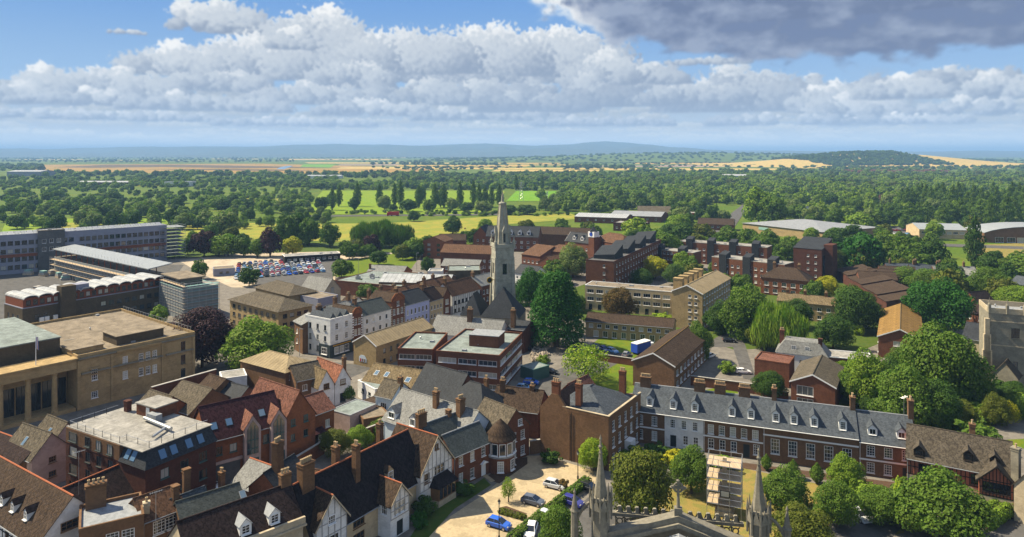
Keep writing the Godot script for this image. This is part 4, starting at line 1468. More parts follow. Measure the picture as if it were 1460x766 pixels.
func shire_hall() -> void:
	var w := Vector3(0.62, 0, -0.785)
	var s := V(-83.7, 185.0) - w * 49.0  # left end of the front
	var e := V(-83.7, 185.0)
	var c := s + w * 21.0  # end of the portico
	var o := thing("county_hall", "tan stone county hall with a columned portico and flagpole", "building", s, yaw_of(w))
	# right pavilion with its windows
	var hall := Node3D.new()
	hall.name = "pavilion"
	o.add_child(hall)
	hall.position = Vector3(21.0, 0, 0)
	build_house(o, hall, 28.0, 44.0, 12.2, {"wall": "ashlar", "roof": "felt_brown", "type": "flat", "parapet": 0.7, "coping": "ashlar",
		"win": [["f", 1, 1, 2.2, 5.2, 6.2, 0, 1.3, 2.6, "sash12"], ["f", 1, 1, 2.2, 5.2, 2.0, 0, 1.5, 1.6, "sash12"], ["f", 1, 2, 9.2, 12.0, 4.8, 3.6, 1.2, 1.9, "sash12"], ["f", 3, 2, 13.5, 18.5, 4.6, 3.6, 1.1, 2.0, "sash"], ["f", 1, 3, 23.6, 26.2, 1.6, 3.5, 1.2, 2.3, "dark"], ["r", 4, 2, 3, -3, 4.5, 3.6, 1.2, 2.0, "dark"]], "band": ["ashlar", [7.7, 11.3]]})
	# bow front of the pavilion
	var bow := MB.new()
	bow.hexa([Vector3(29.5, 11.5, 0.5), Vector3(40.0, 11.5, 0.5), Vector3(40.0, 11.5, -0.5), Vector3(29.5, 11.5, -0.5)], [Vector3(29.4, 12.1, 0.7), Vector3(40.1, 12.1, 0.7), Vector3(40.1, 12.1, -0.5), Vector3(29.4, 12.1, -0.5)])
	part(o, "cornice", bow.mesh(), M.ashlar)
	# portico: back wall, floor, entablature, columns
	var pb := MB.new()
	pb.box(Vector3(10.4, 6.1, -6.0), Vector3(20.7, 12.2, 0.8))
	pb.box(Vector3(10.4, 0.4, -2.8), Vector3(20.7, 0.8, 5.5))
	part(o, "portico_wall", pb.mesh(), M.ashlar)
	for x in [0.9, 6.1, 11.3, 16.5]:
		var dd := MB.new()
		dd.box(Vector3(x + 1.6, 3.9, -5.55), Vector3(4.9, 6.2, 0.1))
		var glazed := part(o, "doorway", dd.mesh(), M.pane_dark)
		for k in 3:
			var mu := MB.new()
			mu.box(Vector3(x + 0.2 + k * 1.4, 3.9, -5.47), Vector3(0.1, 6.2, 0.06))
			part(glazed, "mullion", mu.mesh(), M.frame_dark)
	for x in [21.3, 28.6, 40.6, 48.6]:  # pilasters and plinth of the pavilion
		var pl := MB.new()
		pl.box(Vector3(x, 5.9, 0.12), Vector3(0.7, 11.4, 0.3))
		part(o, "pilaster", pl.mesh(), M.ashlar)
	for q in [[34.6, 8.4, 12.0], [45.0, 8.4, 7.2], [25.0, 8.4, 6.4], [35.0, 11.9, 27.8]]:
		var cn := MB.new()
		cn.box(Vector3(q[0], q[1], 0.2), Vector3(q[2], 0.3, 0.5))
		part(o, "cornice", cn.mesh(), M.stone)
	var hd := MB.new()
	hd.box(Vector3(24.7, 9.1, 0.2), Vector3(2.2, 0.25, 0.5))
	part(o, "window_hood", hd.mesh(), M.ashlar)
	var eb := MB.new()
	eb.box(Vector3(10.4, 10.9, -1.0), Vector3(20.9, 2.2, 2.2))
	eb.box(Vector3(10.4, 12.15, -0.9), Vector3(21.3, 0.35, 2.8))
	eb.box(Vector3(10.4, 11.95, -3.6), Vector3(20.7, 0.3, 4.2))
	part(o, "entablature", eb.mesh(), M.ashlar)
	for x in [1.0, 6.2, 11.4, 16.6]:
		var cb := MB.new()
		cb.lathe(Vector3(x, 0.8, -0.9), [[0.75, 0.0], [0.75, 0.25], [0.62, 0.4], [0.60, 3.0], [0.50, 8.3], [0.62, 8.5], [0.72, 8.9], [0.72, 9.0]], 16)
		part(o, "column", cb.mesh(), M.ashlar)
	# the higher block behind the portico
	var hb := MB.new()
	hb.box(Vector3(7.0, 8.0, -25.0), Vector3(27.0, 15.4, 32.0))
	part(o, "council_chamber", hb.mesh(), M.brick_olive)
	var hr := MB.new()
	hr.box(Vector3(7.0, 15.8, -25.0), Vector3(27.4, 0.25, 32.4))
	part(o, "chamber_roof", hr.mesh(), M.felt_green)
	for q in [[24.5, 3.5, 13.4, 7.0, 6.0, 2.2, "ashlar"], [37.0, 4.0, 14.4, 11.5, 8.0, 3.2, "brick_olive"]]:
		var tb := MB.new()
		tb.box(Vector3(q[0], q[2] - q[5] * 0.5, -q[1] - q[4] * 0.5), Vector3(q[3], q[5], q[4]))
		part(o, "roof_house", tb.mesh(), M[q[6]])
		var tr := MB.new()
		tr.box(Vector3(q[0], q[2] + 0.08, -q[1] - q[4] * 0.5), Vector3(q[3] + 0.5, 0.16, q[4] + 0.5))
		part(o, "roof_house_cover", tr.mesh(), M.felt_brown)
	for k in 26:  # guard rails on the roof edge
		var rb := MB.new()
		rb.box(Vector3(48.6, 13.4, -1.5 - k * 1.6), Vector3(0.06, 1.1, 0.06))
		part(o, "rail_post", rb.mesh(), M.steel)
	var rl := MB.new()
	rl.box(Vector3(48.6, 13.95, -21.5), Vector3(0.05, 0.05, 41.0))
	part(o, "hand_rail", rl.mesh(), M.steel)
	# flagpole with a hanging flag
	var at_pole := o.transform * Vector3(13.0, 12.3, -1.2)
	var f := thing("flagpole", "white flagpole with a limp red white and blue flag above the portico", "flagpole", at_pole)
	var pole := MB.new()
	pole.tube(Vector3.ZERO, Vector3(0, 7.0, 0), 0.09, 0.05, 8)
	part(f, "pole", pole.mesh(), M.paint_white)
	var i := 0
	for mkey in ["blue_paint", "paint_white", "red_paint", "paint_white", "blue_paint"]:
		var fb := MB.new()
		var z := 0.12 + 0.02 * (i % 2)
		fb.slab([Vector3(0.10 + 0.13 * i, 3.9 - 0.1 * i, z), Vector3(0.10 + 0.09 * i, 6.4, z * 0.5), Vector3(0.20 + 0.09 * i, 6.35, z * 0.5), Vector3(0.23 + 0.13 * i, 3.8 - 0.1 * i, z + 0.05)], 0.03)
		part(f, "flag_fold", fb.mesh(), M[mkey])
		i += 1


func scaffold(called: String, label: String, where: Vector3, turn: float, l: float, w: float, h: float, lift: float, bay: float, deck: String) -> Node3D:
	var o := thing(called, label, "scaffold", where, turn)
	var nx := int(l / bay)
	var nz := maxi(1, int(w / bay))
	for i in nx + 1:
		for j in [0, nz]:
			var b := MB.new()
			b.tube(Vector3(l * i / nx, 0, -w * j / nz), Vector3(l * i / nx, h + 1.0, -w * j / nz), 0.05, 0.05, 5)
			part(o, "pole", b.mesh(), M.steel)
	var y := lift
	while y < h + 0.5:
		var b2 := MB.new()
		for z in [0.0, -w]:
			b2.tube(Vector3(0, y, z), Vector3(l, y, z), 0.045, 0.045, 5)
			b2.tube(Vector3(0, y + 1.0, z), Vector3(l, y + 1.0, z), 0.04, 0.04, 5)
		for x in [0.0, l]:
			b2.tube(Vector3(x, y, 0), Vector3(x, y, -w), 0.045, 0.045, 5)
			b2.tube(Vector3(x, y + 1.0, 0), Vector3(x, y + 1.0, -w), 0.04, 0.04, 5)
		part(o, "rail", b2.mesh(), M.steel)
		var d := MB.new()
		d.box(Vector3(l * 0.5, y + 0.03, -w * 0.5), Vector3(l - 0.1, 0.06, w - 0.1))
		part(o, "deck", d.mesh(), M[deck])
		y += lift
	return o


func construction_site() -> void:
	# long office block with the wavy roof
	var w := Vector3(0.56, 0, -0.83)
	var s := V(-159.7, 228.7)
	var o := house("office_block", "brick office block with rust coloured top floor under a wavy white roof", "building", s, s + w * 48.0, 14.0, 9.0, {"wall": "brick_olive", "roof": "felt_grey", "type": "flat", "parapet": 0.3, "coping": "grey_panel",
		"win": [["f", 8, 2, 24, 46, 2.0, 3.6, 1.7, 1.5, "dark"], ["f", 2, 1, 3, 8, 5.0, 0, 1.4, 1.5, "dark"], ["l", 3, 1, 1.5, -1.5, 5.0, 0, 1.5, 1.6, "dark"]]})
	var tb := MB.new()
	tb.box(Vector3(24.0, 10.8, -7.0), Vector3(47.5, 3.0, 13.5))
	part(o, "top_floor", tb.mesh(), M.rust_panel)
	for k in 22:
		var x := 1.8 + k * 2.05
		if absf(x - 13.0) < 2.0:
			continue
		add_window(o, Vector3(x, 9.9, -0.18), 0.0, 1.3, 1.6, "dark")
	for k in 11:  # each barrel of the roof is a piece
		var wb := MB.new()
		var x0 := 0.2 + k * 4.35
		if k > 2:
			x0 += 0.0
		for j in 6:
			var a0 := PI * j / 6.0
			var a1 := PI * (j + 1) / 6.0
			var p0 := Vector3(x0 + 2.17 - cos(a0) * 2.17, 12.2 + sin(a0) * 0.95, 0.6)
			var p1 := Vector3(x0 + 2.17 - cos(a1) * 2.17, 12.2 + sin(a1) * 0.95, 0.6)
			wb.slab([p0, p1, p1 + Vector3(0, 0, -14.6), p0 + Vector3(0, 0, -14.6)], 0.25)
		part(o, "roof_barrel", wb.mesh(), M.ribbed_white)
	var st := MB.new()
	st.box(Vector3(13.0, 7.4, 0.4), Vector3(4.6, 14.8, 3.6))
	part(o, "stair_tower", st.mesh(), M.brick_olive)
	var sc := MB.new()
	sc.box(Vector3(17.5, 13.0, -2.5), Vector3(6.5, 2.6, 4.0))
	part(o, "plant_room", sc.mesh(), M.grey_panel)
	for x in [5.4, 7.0, 9.6]:
		var ab := MB.new()
		ab.box(Vector3(x, 4.7, 0.5), Vector3(1.3, 1.3, 0.6))
		part(o, "air_unit", ab.mesh(), M.paint_white)
	# scaffolded end of it under green net
	var b0 := V(-134, 266)
	var b1 := V(-118, 251)
	var gl := (b1 - b0).length()
	var g := house("scaffolded_block", "square block wrapped in grey and green scaffold netting", "building", b0, b1, 13.0, 11.0, {"wall": "net", "roof": "felt_grey", "type": "flat", "parapet": 0.2, "coping": "net_green"})
	var gp := MB.new()
	gp.box(Vector3(gl * 0.45, 12.6, -5.0), Vector3(gl * 0.7, 3.0, 8.0))
	part(g, "glazed_storey", gp.mesh(), M.pane_blue)
	var gr := MB.new()
	gr.box(Vector3(gl * 0.45, 14.2, -5.0), Vector3(gl * 0.8, 0.3, 9.5))
	part(g, "deck_roof", gr.mesh(), M.felt_brown)
	scaffold("scaffold", "scaffold poles around the netted end block", b0 + Vector3(0.8, 0, 0.9), yaw_of(b1 - b0), gl, 1.3, 11.6, 2.0, 2.4, "board")
	scaffold("scaffold", "scaffold bays on the right face of the netted block", b1 + Vector3(1.0, 0, 0.2), yaw_of(Vector3(0.69, 0, -0.72)), 12.5, 1.3, 11.6, 2.0, 2.4, "net_green")
	# stacked goods on the site
	for k in 16:
		var p := at(40.0 + (k * 53) % 190, 392.0 + (k * 7) % 26)
		var pile := thing("site_stack", "stack of building boards and sheeted goods on the construction site", "stack", p, k * 0.7, "stacked goods on the construction site")
		for j in 3:
			var sb := MB.new()
			sb.box(Vector3(0.1 * j, 0.45 + j * 0.9, 0), Vector3(4.2 - j * 0.7, 0.86, 2.2))
			part(pile, "pack", sb.mesh(), M[["board", "concrete", "net_green", "steel"][(k + j) % 4]])
	# the large block behind, still being clad
	var a0 := V(-285, 316)
	var a1 := V(-226, 364)
	var a2 := V(-194, 394)
	var wins := [["f", 26, 2, 1, -1, 10.2, 4.0, 2.2, 2.1, "dark"], ["f", 26, 2, 1, -1, 2.2, 4.0, 2.2, 2.1, "dark"]]
	for q in [[a0, a1, "grey clad office block under construction at the picture's left edge"], [a1, a2, "grey clad office block with rust band and scaffolded end"]]:
		var len_q: float = (q[1] - q[0]).length()
		var ws := []
		for z in wins:
			var y: Array = z.duplicate()
			y[1] = int(len_q / 2.9)
			ws.append(y)
		var h := house("office_block", q[2], "building", q[0], q[1], 15.0, 19.0, {"wall": "grey_panel", "roof": "ribbed_white", "type": "flat", "parapet": 0.6, "coping": "grey_panel", "win": ws})
		var rb := MB.new()
		rb.box(Vector3(len_q * 0.55, 9.0, 0.12), Vector3(len_q * 0.88, 1.5, 0.2))
		part(h, "cladding_band", rb.mesh(), M.rust_panel)
		for k in int(len_q / 2.6):  # panels laid on the sloping roof
			var sb := MB.new()
			sb.box(Vector3(1.5 + k * 2.6, 20.0, -3.0), Vector3(2.4, 0.12, 4.6), Basis(Vector3.RIGHT, 0.35))
			part(h, "roof_panel", sb.mesh(), M.steel if k % 3 == 0 else M.metal_roof)
	var mid := house("office_block", "dark gap block with unfinished windows between the grey clad wings", "building", V(-238, 352), V(-229, 359), 10.0, 20.5, {"wall": "felt_dark", "roof": "felt_brown", "type": "flat", "win": [["f", 3, 2, 1, -1, 10.4, 4.0, 1.8, 2.0, "case"]]})
	scaffold("scaffold", "tall scaffold tower at the end of the grey clad block", a2 + Vector3(-1.5, 0, 3.5), yaw_of(a2 - a1), 13.0, 14.0, 19.0, 2.0, 2.4, "net")
	# inner wing with a long pale metal roof
	var i0 := V(-226, 346)
	var i1 := V(-150, 288)
	var il := (i1 - i0).length()
	var iw := house("inner_wing", "long low wing with pale metal roof on red posts and netted walls", "building", i0, i1, 10.0, 8.6, {"wall": "net", "roof": "felt_brown", "type": "flat", "parapet": 0.2})
	var ir := MB.new()
	ir.slab([Vector3(-1, 12.6, 0.4), Vector3(-1, 13.8, -9.6), Vector3(il + 2, 13.8, -9.6), Vector3(il + 2, 12.6, 0.4)], 0.35)
	part(iw, "canopy_roof", ir.mesh(), M.metal_roof)
	for k in int(il / 6.0):
		for z in [-0.6, -9.0]:
			var cp := MB.new()
			cp.box(Vector3(1.0 + k * 6.0, 10.6, z), Vector3(0.3, 4.0, 0.3))
			part(iw, "post", cp.mesh(), M.rust_panel)
	for k in int(il / 3.2):
		var pb := MB.new()
		pb.box(Vector3(1.0 + k * 3.2, 13.4, -0.4), Vector3(0.06, 1.3, 0.06))
		part(iw, "rail_post", pb.mesh(), M.steel)
	scaffold("scaffold", "long scaffold with boards along the low metal roofed wing", i0 + Vector3(-1.2, 0, 1.6), yaw_of(i1 - i0), il * 0.92, 2.2, 8.0, 2.6, 3.0, "board")


func foreground_houses() -> void:
	# timber framed house with dormers, bottom left corner
	var p1 := at(103.5, 708, 11)
	var p0 := at(11, 658, 11)
	p0 += (p0 - p1).normalized() * 8.0
	var hl := (p1 - p0).length()
	var o := by_ridge("timber_house", "brown tiled timber framed house with red ridge and three dormers", p0, p1, 4.4, 6.4, 11.0, {"wall": "white", "roof": "tile_brown", "ridge": "ridge_red", "over": 0.5, "win": [["r", 1, 1, 2.6, 6.0, 6.6, 0, 3.0, 1.2, "lead"], ["f", 4, 1, 6, -2, 4.0, 0, 1.4, 1.5, "lead"]],
		"dorm": [[hl - 13.8, 0.9, 1.2, 1.25, "white", "tile_dark", "leadw"], [hl - 10.2, 0.9, 1.2, 1.25, "white", "tile_dark", "leadw"], [hl - 6.0, 0.9, 1.2, 1.25, "white", "tile_dark", "leadw"]]})
	timbers(o, hl, 6.2, 0, 0.03, "timber_black", 1.6, false, 3.4)
	by_ridge("house", "house with steep dark tiled roof below the flat roofed brick office", at(91, 697, 9) + Vector3(-1.5, 0, 2.6), at(183, 658, 9), 5.8, 4.4, 9.0, {"wall": "brick_brown", "roof": "tile_dark", "ridge": "ridge_red"})
	# two old stone-tiled cottages with a pink end wall
	for q in [[[33, 604], [73, 618], "cottage with stone tiled roof and pink end wall beside the office", 4], [[68, 592], [96, 603], "cottage with mossy tiled roof tucked between portico and office", 4]]:
		by_ridge("cottage", q[2], at(q[0][0], q[0][1], 9.5), at(q[1][0], q[1][1], 9.5), 3.3, 6.0, 9.5, {"wall": "pink", "roof": "tile_grey", "sky": [[4.2, 0.45, 0.8, 1.6, "lead"]], "win": [["r", 1, 2, 2.4, 4.6, 1.6, 2.6, 1.3, 1.1, "wood"]], "group": "old cottages behind the office"})
	by_ridge("outbuilding", "low outbuilding with orange ridge by the picture's left edge", at(-20, 610, 7.5), at(52, 636, 7.5), 3.4, 4.8, 7.5, {"wall": "brick_brown", "roof": "tile_dark", "ridge": "ridge_red"})
	# the flat roofed brick office with a slate mansard
	var n := V(-58, 110.9)
	var l := n + Vector3(-0.87, 0, -0.49) * 22.5
	var of := house("brick_office", "brick office with flat grey roof, roof pipes and slate mansard corner", "building", l, n, 13.0, 9.7, {"wall": "brick_dark", "roof": "felt_grey", "type": "flat", "parapet": 0.1,
		"win": [["f", 1, 3, 0.6, 3.8, 1.6, 3.0, 2.3, 1.7, "dark1"], ["f", 3, 3, 5.0, 14.6, 1.6, 3.0, 1.4, 1.7, "dark"], ["r", 3, 3, 1.6, -0.8, 1.2, 3.0, 1.5, 1.6, "green"]]})
	var up := MB.new()
	up.hexa([Vector3(0, 9.8, 0.02), Vector3(15.6, 9.8, 0.02), Vector3(15.6, 9.8, -13.0), Vector3(0, 9.8, -13.0)], [Vector3(0, 12.3, 0.02), Vector3(15.6, 12.3, 0.02), Vector3(15.6, 12.3, -13.0), Vector3(0, 12.3, -13.0)])
	part(of, "upper_storey", up.mesh(), M.brick_brown)
	add_window(of, Vector3(2.2, 10.3, 0.06), 0, 2.3, 1.5, "dark1")
	for x in [6.6, 9.8, 13.0]:
		add_window(of, Vector3(x, 10.3, 0.06), 0, 1.4, 1.6, "dark")
	var ma := MB.new()
	ma.hexa([Vector3(15.6, 9.85, 0.25), Vector3(22.8, 9.85, 0.25), Vector3(22.8, 9.85, -13.2), Vector3(15.6, 9.85, -13.2)], [Vector3(15.6, 12.3, -1.1), Vector3(21.3, 12.3, -1.1), Vector3(21.3, 12.3, -12.6), Vector3(15.6, 12.3, -12.6)])
	part(of, "mansard", ma.mesh(), M.slate_dark)
	var tilt := Basis(Vector3.UP, PI * 0.5) * Basis(Vector3.RIGHT, -0.55)
	for z in [-3.2, -5.2, -8.0, -10.2]:
		var sk := MB.new()
		sk.box(Vector3(22.1, 11.1, z), Vector3(1.1, 1.5, 0.1), tilt)
		part(of, "rooflight", sk.mesh(), M.skylight)
	for x in [17.2, 18.8]:
		var sk2 := MB.new()
		sk2.box(Vector3(x, 11.1, -0.42), Vector3(1.1, 1.5, 0.1), Basis(Vector3.RIGHT, -0.55))
		part(of, "rooflight", sk2.mesh(), M.skylight)
	var rt := MB.new()
	rt.box(Vector3(10.65, 12.36, -6.6), Vector3(21.6, 0.14, 13.0))
	part(of, "roof_deck", rt.mesh(), M.felt_grey)
	var ph := MB.new()
	ph.box(Vector3(8.0, 13.4, -11.6), Vector3(5.6, 2.0, 4.2))
	part(of, "roof_house", ph.mesh(), M.brick_red)
	var phr := MB.new()
	phr.box(Vector3(8.0, 14.5, -11.6), Vector3(6.0, 0.2, 4.6))
	part(of, "roof_house_cover", phr.mesh(), M.felt_grey)
	add_window(of, Vector3(8.6, 12.5, -9.45), 0, 0.9, 1.7, "door")
	chimney(of, Vector3(2.4, 12.3, -9.6), 1.0, 0.9, 2.0, 0, "brick_dark")
	var duct := MB.new()
	duct.tube(Vector3(9.6, 13.0, -8.2), Vector3(18.2, 13.0, -7.4), 0.32, 0.32, 10)
	duct.tube(Vector3(16.8, 13.0, -7.5), Vector3(18.6, 13.0, -3.8), 0.22, 0.22, 8)
	part(of, "duct", duct.mesh(), M.steel)
	var fan := MB.new()
	fan.box(Vector3(11.2, 13.2, -9.0), Vector3(2.6, 1.2, 1.3))
	part(of, "air_handler", fan.mesh(), M.lead)
	var run := MB.new()
	for q in [[0.4, -0.4, 15.0, -0.4], [15.0, -0.4, 15.0, -1.6], [15.0, -1.6, 21.0, -1.6], [21.0, -1.6, 21.0, -12.4], [0.4, -0.4, 0.4, -9.0]]:
		var pa := Vector3(q[0], 13.35, q[1])
		var pb := Vector3(q[2], 13.35, q[3])
		run.tube(pa, pb, 0.035, 0.035, 5)
		var cnt := maxi(1, int(pa.distance_to(pb) / 2.1))
		for k in cnt:
			var pp := MB.new()
			var pt := pa.lerp(pb, float(k) / cnt)
			pp.tube(Vector3(pt.x, 12.4, pt.z), Vector3(pt.x, 13.5, pt.z), 0.05, 0.04, 5)
			part(of, "rail_post", pp.mesh(), M.iron)
	part(of, "hand_rail", run.mesh(), M.steel)
	# modern gabled brick range with purple roof and glazed bays
	var f0 := V(-54.2, 124.8)
	var f1 := V(-43.6, 133.6)
	var fl := (f1 - f0).length()
	var mo := house("modern_range", "modern orange brick range with purple tiled roof and pointed glazed bays", "building", f0, f1, 10.0, 8.7, {"wall": "brick_orange", "roof": "tile_purple", "rise": 4.6, "sky": [[1.6, 0.34, 1.2, 1.5], [4.3, 0.36, 1.2, 1.5], [10.4, 0.4, 1.2, 1.5]], "win": [["f", 2, 1, 0.6, 5.8, 5.6, 0, 1.3, 1.5, "green"], ["f", 1, 1, 9.6, 11.4, 5.6, 0, 1.1, 1.6, "green"]]})
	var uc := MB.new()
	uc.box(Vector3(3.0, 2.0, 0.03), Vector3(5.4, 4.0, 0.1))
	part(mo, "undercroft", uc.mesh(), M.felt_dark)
	var bm := MB.new()
	bm.box(Vector3(3.0, 4.25, 0.1), Vector3(6.2, 0.5, 0.3))
	bm.box(Vector3(0.15, 2.1, 0.1), Vector3(0.4, 4.2, 0.3))
	part(mo, "concrete_frame", bm.mesh(), M.pink)
	for x in [7.7, 12.6]:
		var bay := MB.new()
		bay.hexa([Vector3(x - 1.5, 0, 0.9), Vector3(x + 1.5, 0, 0.9), Vector3(x + 1.5, 0, -2), Vector3(x - 1.5, 0, -2)], [Vector3(x - 1.5, 9.4, 0.9), Vector3(x + 1.5, 9.4, 0.9), Vector3(x + 1.5, 9.4, -2), Vector3(x - 1.5, 9.4, -2)])
		bay.prism([Vector3(x - 1.5, 9.4, 0.9), Vector3(x, 11.6, 0.9), Vector3(x + 1.5, 9.4, 0.9)], Vector3(0, 0, -4.0))
		var bo := part(mo, "glazed_bay", bay.mesh(), M.pink)
		var gz := MB.new()
		gz.prism([Vector3(x - 1.05, 4.6, 0.92), Vector3(x - 1.05, 9.2, 0.92), Vector3(x, 10.8, 0.92), Vector3(x + 1.05, 9.2, 0.92), Vector3(x + 1.05, 4.6, 0.92)], Vector3(0, 0, 0.06))
		part(bo, "bay_glass", gz.mesh(), M.pane_blue)
		for k in 4:
			var bar := MB.new()
			if k < 2:
				bar.box(Vector3(x - 0.35 + 0.7 * k, 7.2, 1.02), Vector3(0.1, 5.2, 0.08))
			else:
				bar.box(Vector3(x, 5.6 + 1.6 * (k - 2), 1.02), Vector3(2.1, 0.12, 0.08))
			part(bo, "mullion", bar.mesh(), M.frame_green)
		var br := MB.new()
		for sg in [-1.0, 1.0]:
			br.slab([Vector3(x + sg * 1.75, 9.3, 1.05), Vector3(x, 11.85, 1.05), Vector3(x, 11.85, -3.4), Vector3(x + sg * 1.75, 9.3, -1.0)], 0.14)
		part(bo, "bay_roof", br.mesh(), M.tile_red)
		add_window(mo, Vector3(x, 0.2, 0.96), 0, 2.2, 3.6, "greenbig")
	var g0 := V(-43.5, 133.0)
	var g1 := V(-39.0, 139.0)
	house("modern_gable", "orange brick gable wing with pinkish tiled roof and small green windows", "building", g0, g1, 13.0, 8.5, {"wall": "brick_orange", "roof": "tile_red", "type": "gz", "rise": 5.3, "win": [["f", 2, 2, 0.8, -0.8, 4.6, 2.9, 1.0, 1.3, "green"]]})
	house("annex", "small red tiled brick annex beside the gable wing", "house", V(-40.8, 144.0), V(-37.6, 148.2), 8.0, 6.2, {"wall": "brick_orange", "roof": "tile_red", "rise": 2.6, "win": [["f", 1, 1, 2.6, 4.6, 2.6, 0, 1.1, 1.6, "case"]]})
	house("shed", "lean-to with dark red roof by the garden wall", "shed", at(445, 618, 3), at(463, 612, 3), 3.2, 2.6, {"wall": "timber_black", "roof": "tile_purple", "type": "mono", "rise": 1.4, "win": [["f", 1, 1, 1.2, 2.6, 0.8, 0, 0.8, 1.4, "plain"]]})
	# old roofs between county hall and the modern range
	for q in [["hipped grey tiled roof behind the modern range, the largest of the cluster", [260, 543], [302, 555], 5.2, 5.6, 9.2, "tile_grey", "brick_brown"], ["grey brown tiled roof at the top of the old roof cluster", [299, 534], [322, 541], 4.0, 6.4, 9.0, "tile_brown", "brick_brown"], ["dark slated roof between tan house and modern range", [318, 544], [354, 552], 3.6, 5.4, 8.0, "slate_dark", "brick_red"], ["brown gabled roof with tan end nearest the brick office", [214, 556], [246, 566], 4.4, 5.6, 9.0, "tile_grey", "brick_orange"]]:
		by_ridge("old_house", q[0], at(q[1][0], q[1][1], q[5]), at(q[2][0], q[2][1], q[5]), q[3], q[4], q[5], {"wall": q[7], "roof": q[6]})
	house("flat_store", "low white flat roofed store behind the old roofs", "building", at(316, 541, 6.5), at(352, 536, 6.5), 6.0, 6.5, {"wall": "white", "roof": "felt_grey", "type": "flat", "parapet": 0.15})
	garden_wall("boundary_wall", "long brick parapet wall behind the cluster of old roofs", at(216, 552.5, 9), at(307.6, 527, 9), 9.0, 0.5)
	# tan hipped house and its neighbours
	house("tan_roofed_house", "brown brick house with tan ribbed hipped roof beside the round green tree", "house", V(-67.6, 174.5), V(-53.3, 165), 9.5, 8.2, {"wall": "brick_brown", "roof": "ribbed_tan", "type": "hip", "rise": 2.2, "win": [["r", 4, 1, 0.5, -0.5, 6.2, 0, 1.0, 1.2, "case"], ["r", 2, 1, 1.5, -1.5, 3.0, 0, 1.2, 1.6, "sash"]], "sky": []})
	house("brick_house", "brick house with low brown roof and two white windows next to the tan roofed house", "house", V(-50.2, 163.0), V(-45.0, 167.2), 7.0, 7.0, {"wall": "brick_brown", "roof": "tile_grey", "rise": 2.6, "win": [["f", 2, 1, 0.8, -0.6, 4.3, 0, 1.2, 1.4, "case"]]})
	var wg := [["white gabled cottage with orange tiled roof, tile hung left half", V(-45.0, 163.0), V(-42.1, 166.0), "tile_tan"], ["white gabled cottage with orange tiled roof and chimney on its right", V(-42.0, 166.2), V(-39.0, 169.4), "tile_orange"]]
	for q in wg:
		house("white_cottage", q[0], "house", q[1], q[2], 11.0, 5.4, {"wall": "white", "roof": q[3], "type": "gz", "rise": 3.4, "over": 0.25, "win": [["f", 1, 1, 0.8, -0.8, 4.6, 0, 1.5, 1.3, "wood"], ["f", 1, 1, 0.8, -0.8, 0.4, 0, 1.6, 2.2, "dark"]], "chim": [[4.5, -3.0, 0.8, 0.8, 9.8, 2]] if q[3] == "tile_orange" else []})
	house("flat_workshop", "white walled workshop with green grey flat roof", "building", at(510, 543, 4), at(534.5, 556, 4), 9.5, 4.0, {"wall": "white", "roof": "felt_green", "type": "flat", "parapet": 0.2, "coping": "paint_white", "win": [["f", 2, 1, 1, -1, 1.8, 0, 1.3, 0.9, "dark"]]})
	by_ridge("long_roofed_house", "low pink house with long tan tiled roof and four rooflights", at(534, 518, 7), at(612, 530, 7), 5.2, 4.0, 7.0, {"wall": "pink", "roof": "tile_tan", "sky": [[2.5, 0.5, 1.1, 1.5, "paint_white"], [5.5, 0.5, 1.1, 1.5, "paint_white"], [12.0, 0.4, 1.3, 1.5, "paint_white"]], "win": [["r", 1, 1, 3.2, 6.4, 3.6, 0, 1.4, 1.2, "dark"]]})
	house("low_store", "low store with brown tiled flat roof in the back yards", "building", at(512, 574, 3), at(533, 583, 3), 11.0, 3.0, {"wall": "brick_brown", "roof": "tile_brown", "type": "mono", "rise": 0.8})
	house("flat_garage", "single storey garage with blue grey flat roof above the garden", "garage", V(-39.7, 153.0), V(-34.6, 149.8), 8.0, 3.8, {"wall": "pink", "roof": "felt_green", "type": "flat", "parapet": 0.15, "coping": "lead", "win": [["r", 1, 1, 4, 6, 1.4, 0, 1.0, 1.2, "dark"]]})
	house("mossy_store", "long flat mossy roofed store beside the garden wall", "building", at(518, 599, 3), at(556, 592, 3), 8.0, 3.0, {"wall": "brick_brown", "roof": "felt_brown", "type": "flat", "parapet": 0.15})
	house("white_oriel_house", "small white house with brown hipped roof and blue window", "house", V(-30.8, 158), V(-26.6, 155.6), 6.5, 5.6, {"wall": "pale_blue", "roof": "tile_grey", "rise": 2.6, "win": [["f", 1, 1, 1.2, 3.4, 2.6, 0, 1.7, 1.5, "case3"]], "chim": [[4.6, -3.2, 0.9, 0.9, 9.2, 2]]})
	by_ridge("slate_house", "pale blue house under a broad grey slate roof with a dormer", at(574, 554.5, 10), at(682, 587, 10), 5.4, 5.4, 10.0, {"wall": "pale_blue", "roof": "slate_pale", "dorm": [[2.2, 0.3, 2.4, 1.3, "pale_blue", "slate_pale", "case"], [8.4, 0.2, 1.8, 1.5, "white", "slate_pale", "case3"]], "chim": [[11.0, -4.2, 1.1, 0.9, 12.0, 3], [16.5, -2.0, 0.9, 0.8, 10.2, 0]], "win": [["f", 4, 1, 5, -6, 2.4, 0, 1.1, 1.4, "sash"]]})
	house("slate_hip_house", "house with dark slate roof rising to a point beside the brick banded office", "house", V(-22.9, 159.8), V(-12.9, 151.4), 9.5, 6.0, {"wall": "brick_red", "roof": "slate_dark", "type": "gx", "rise": 5.0})
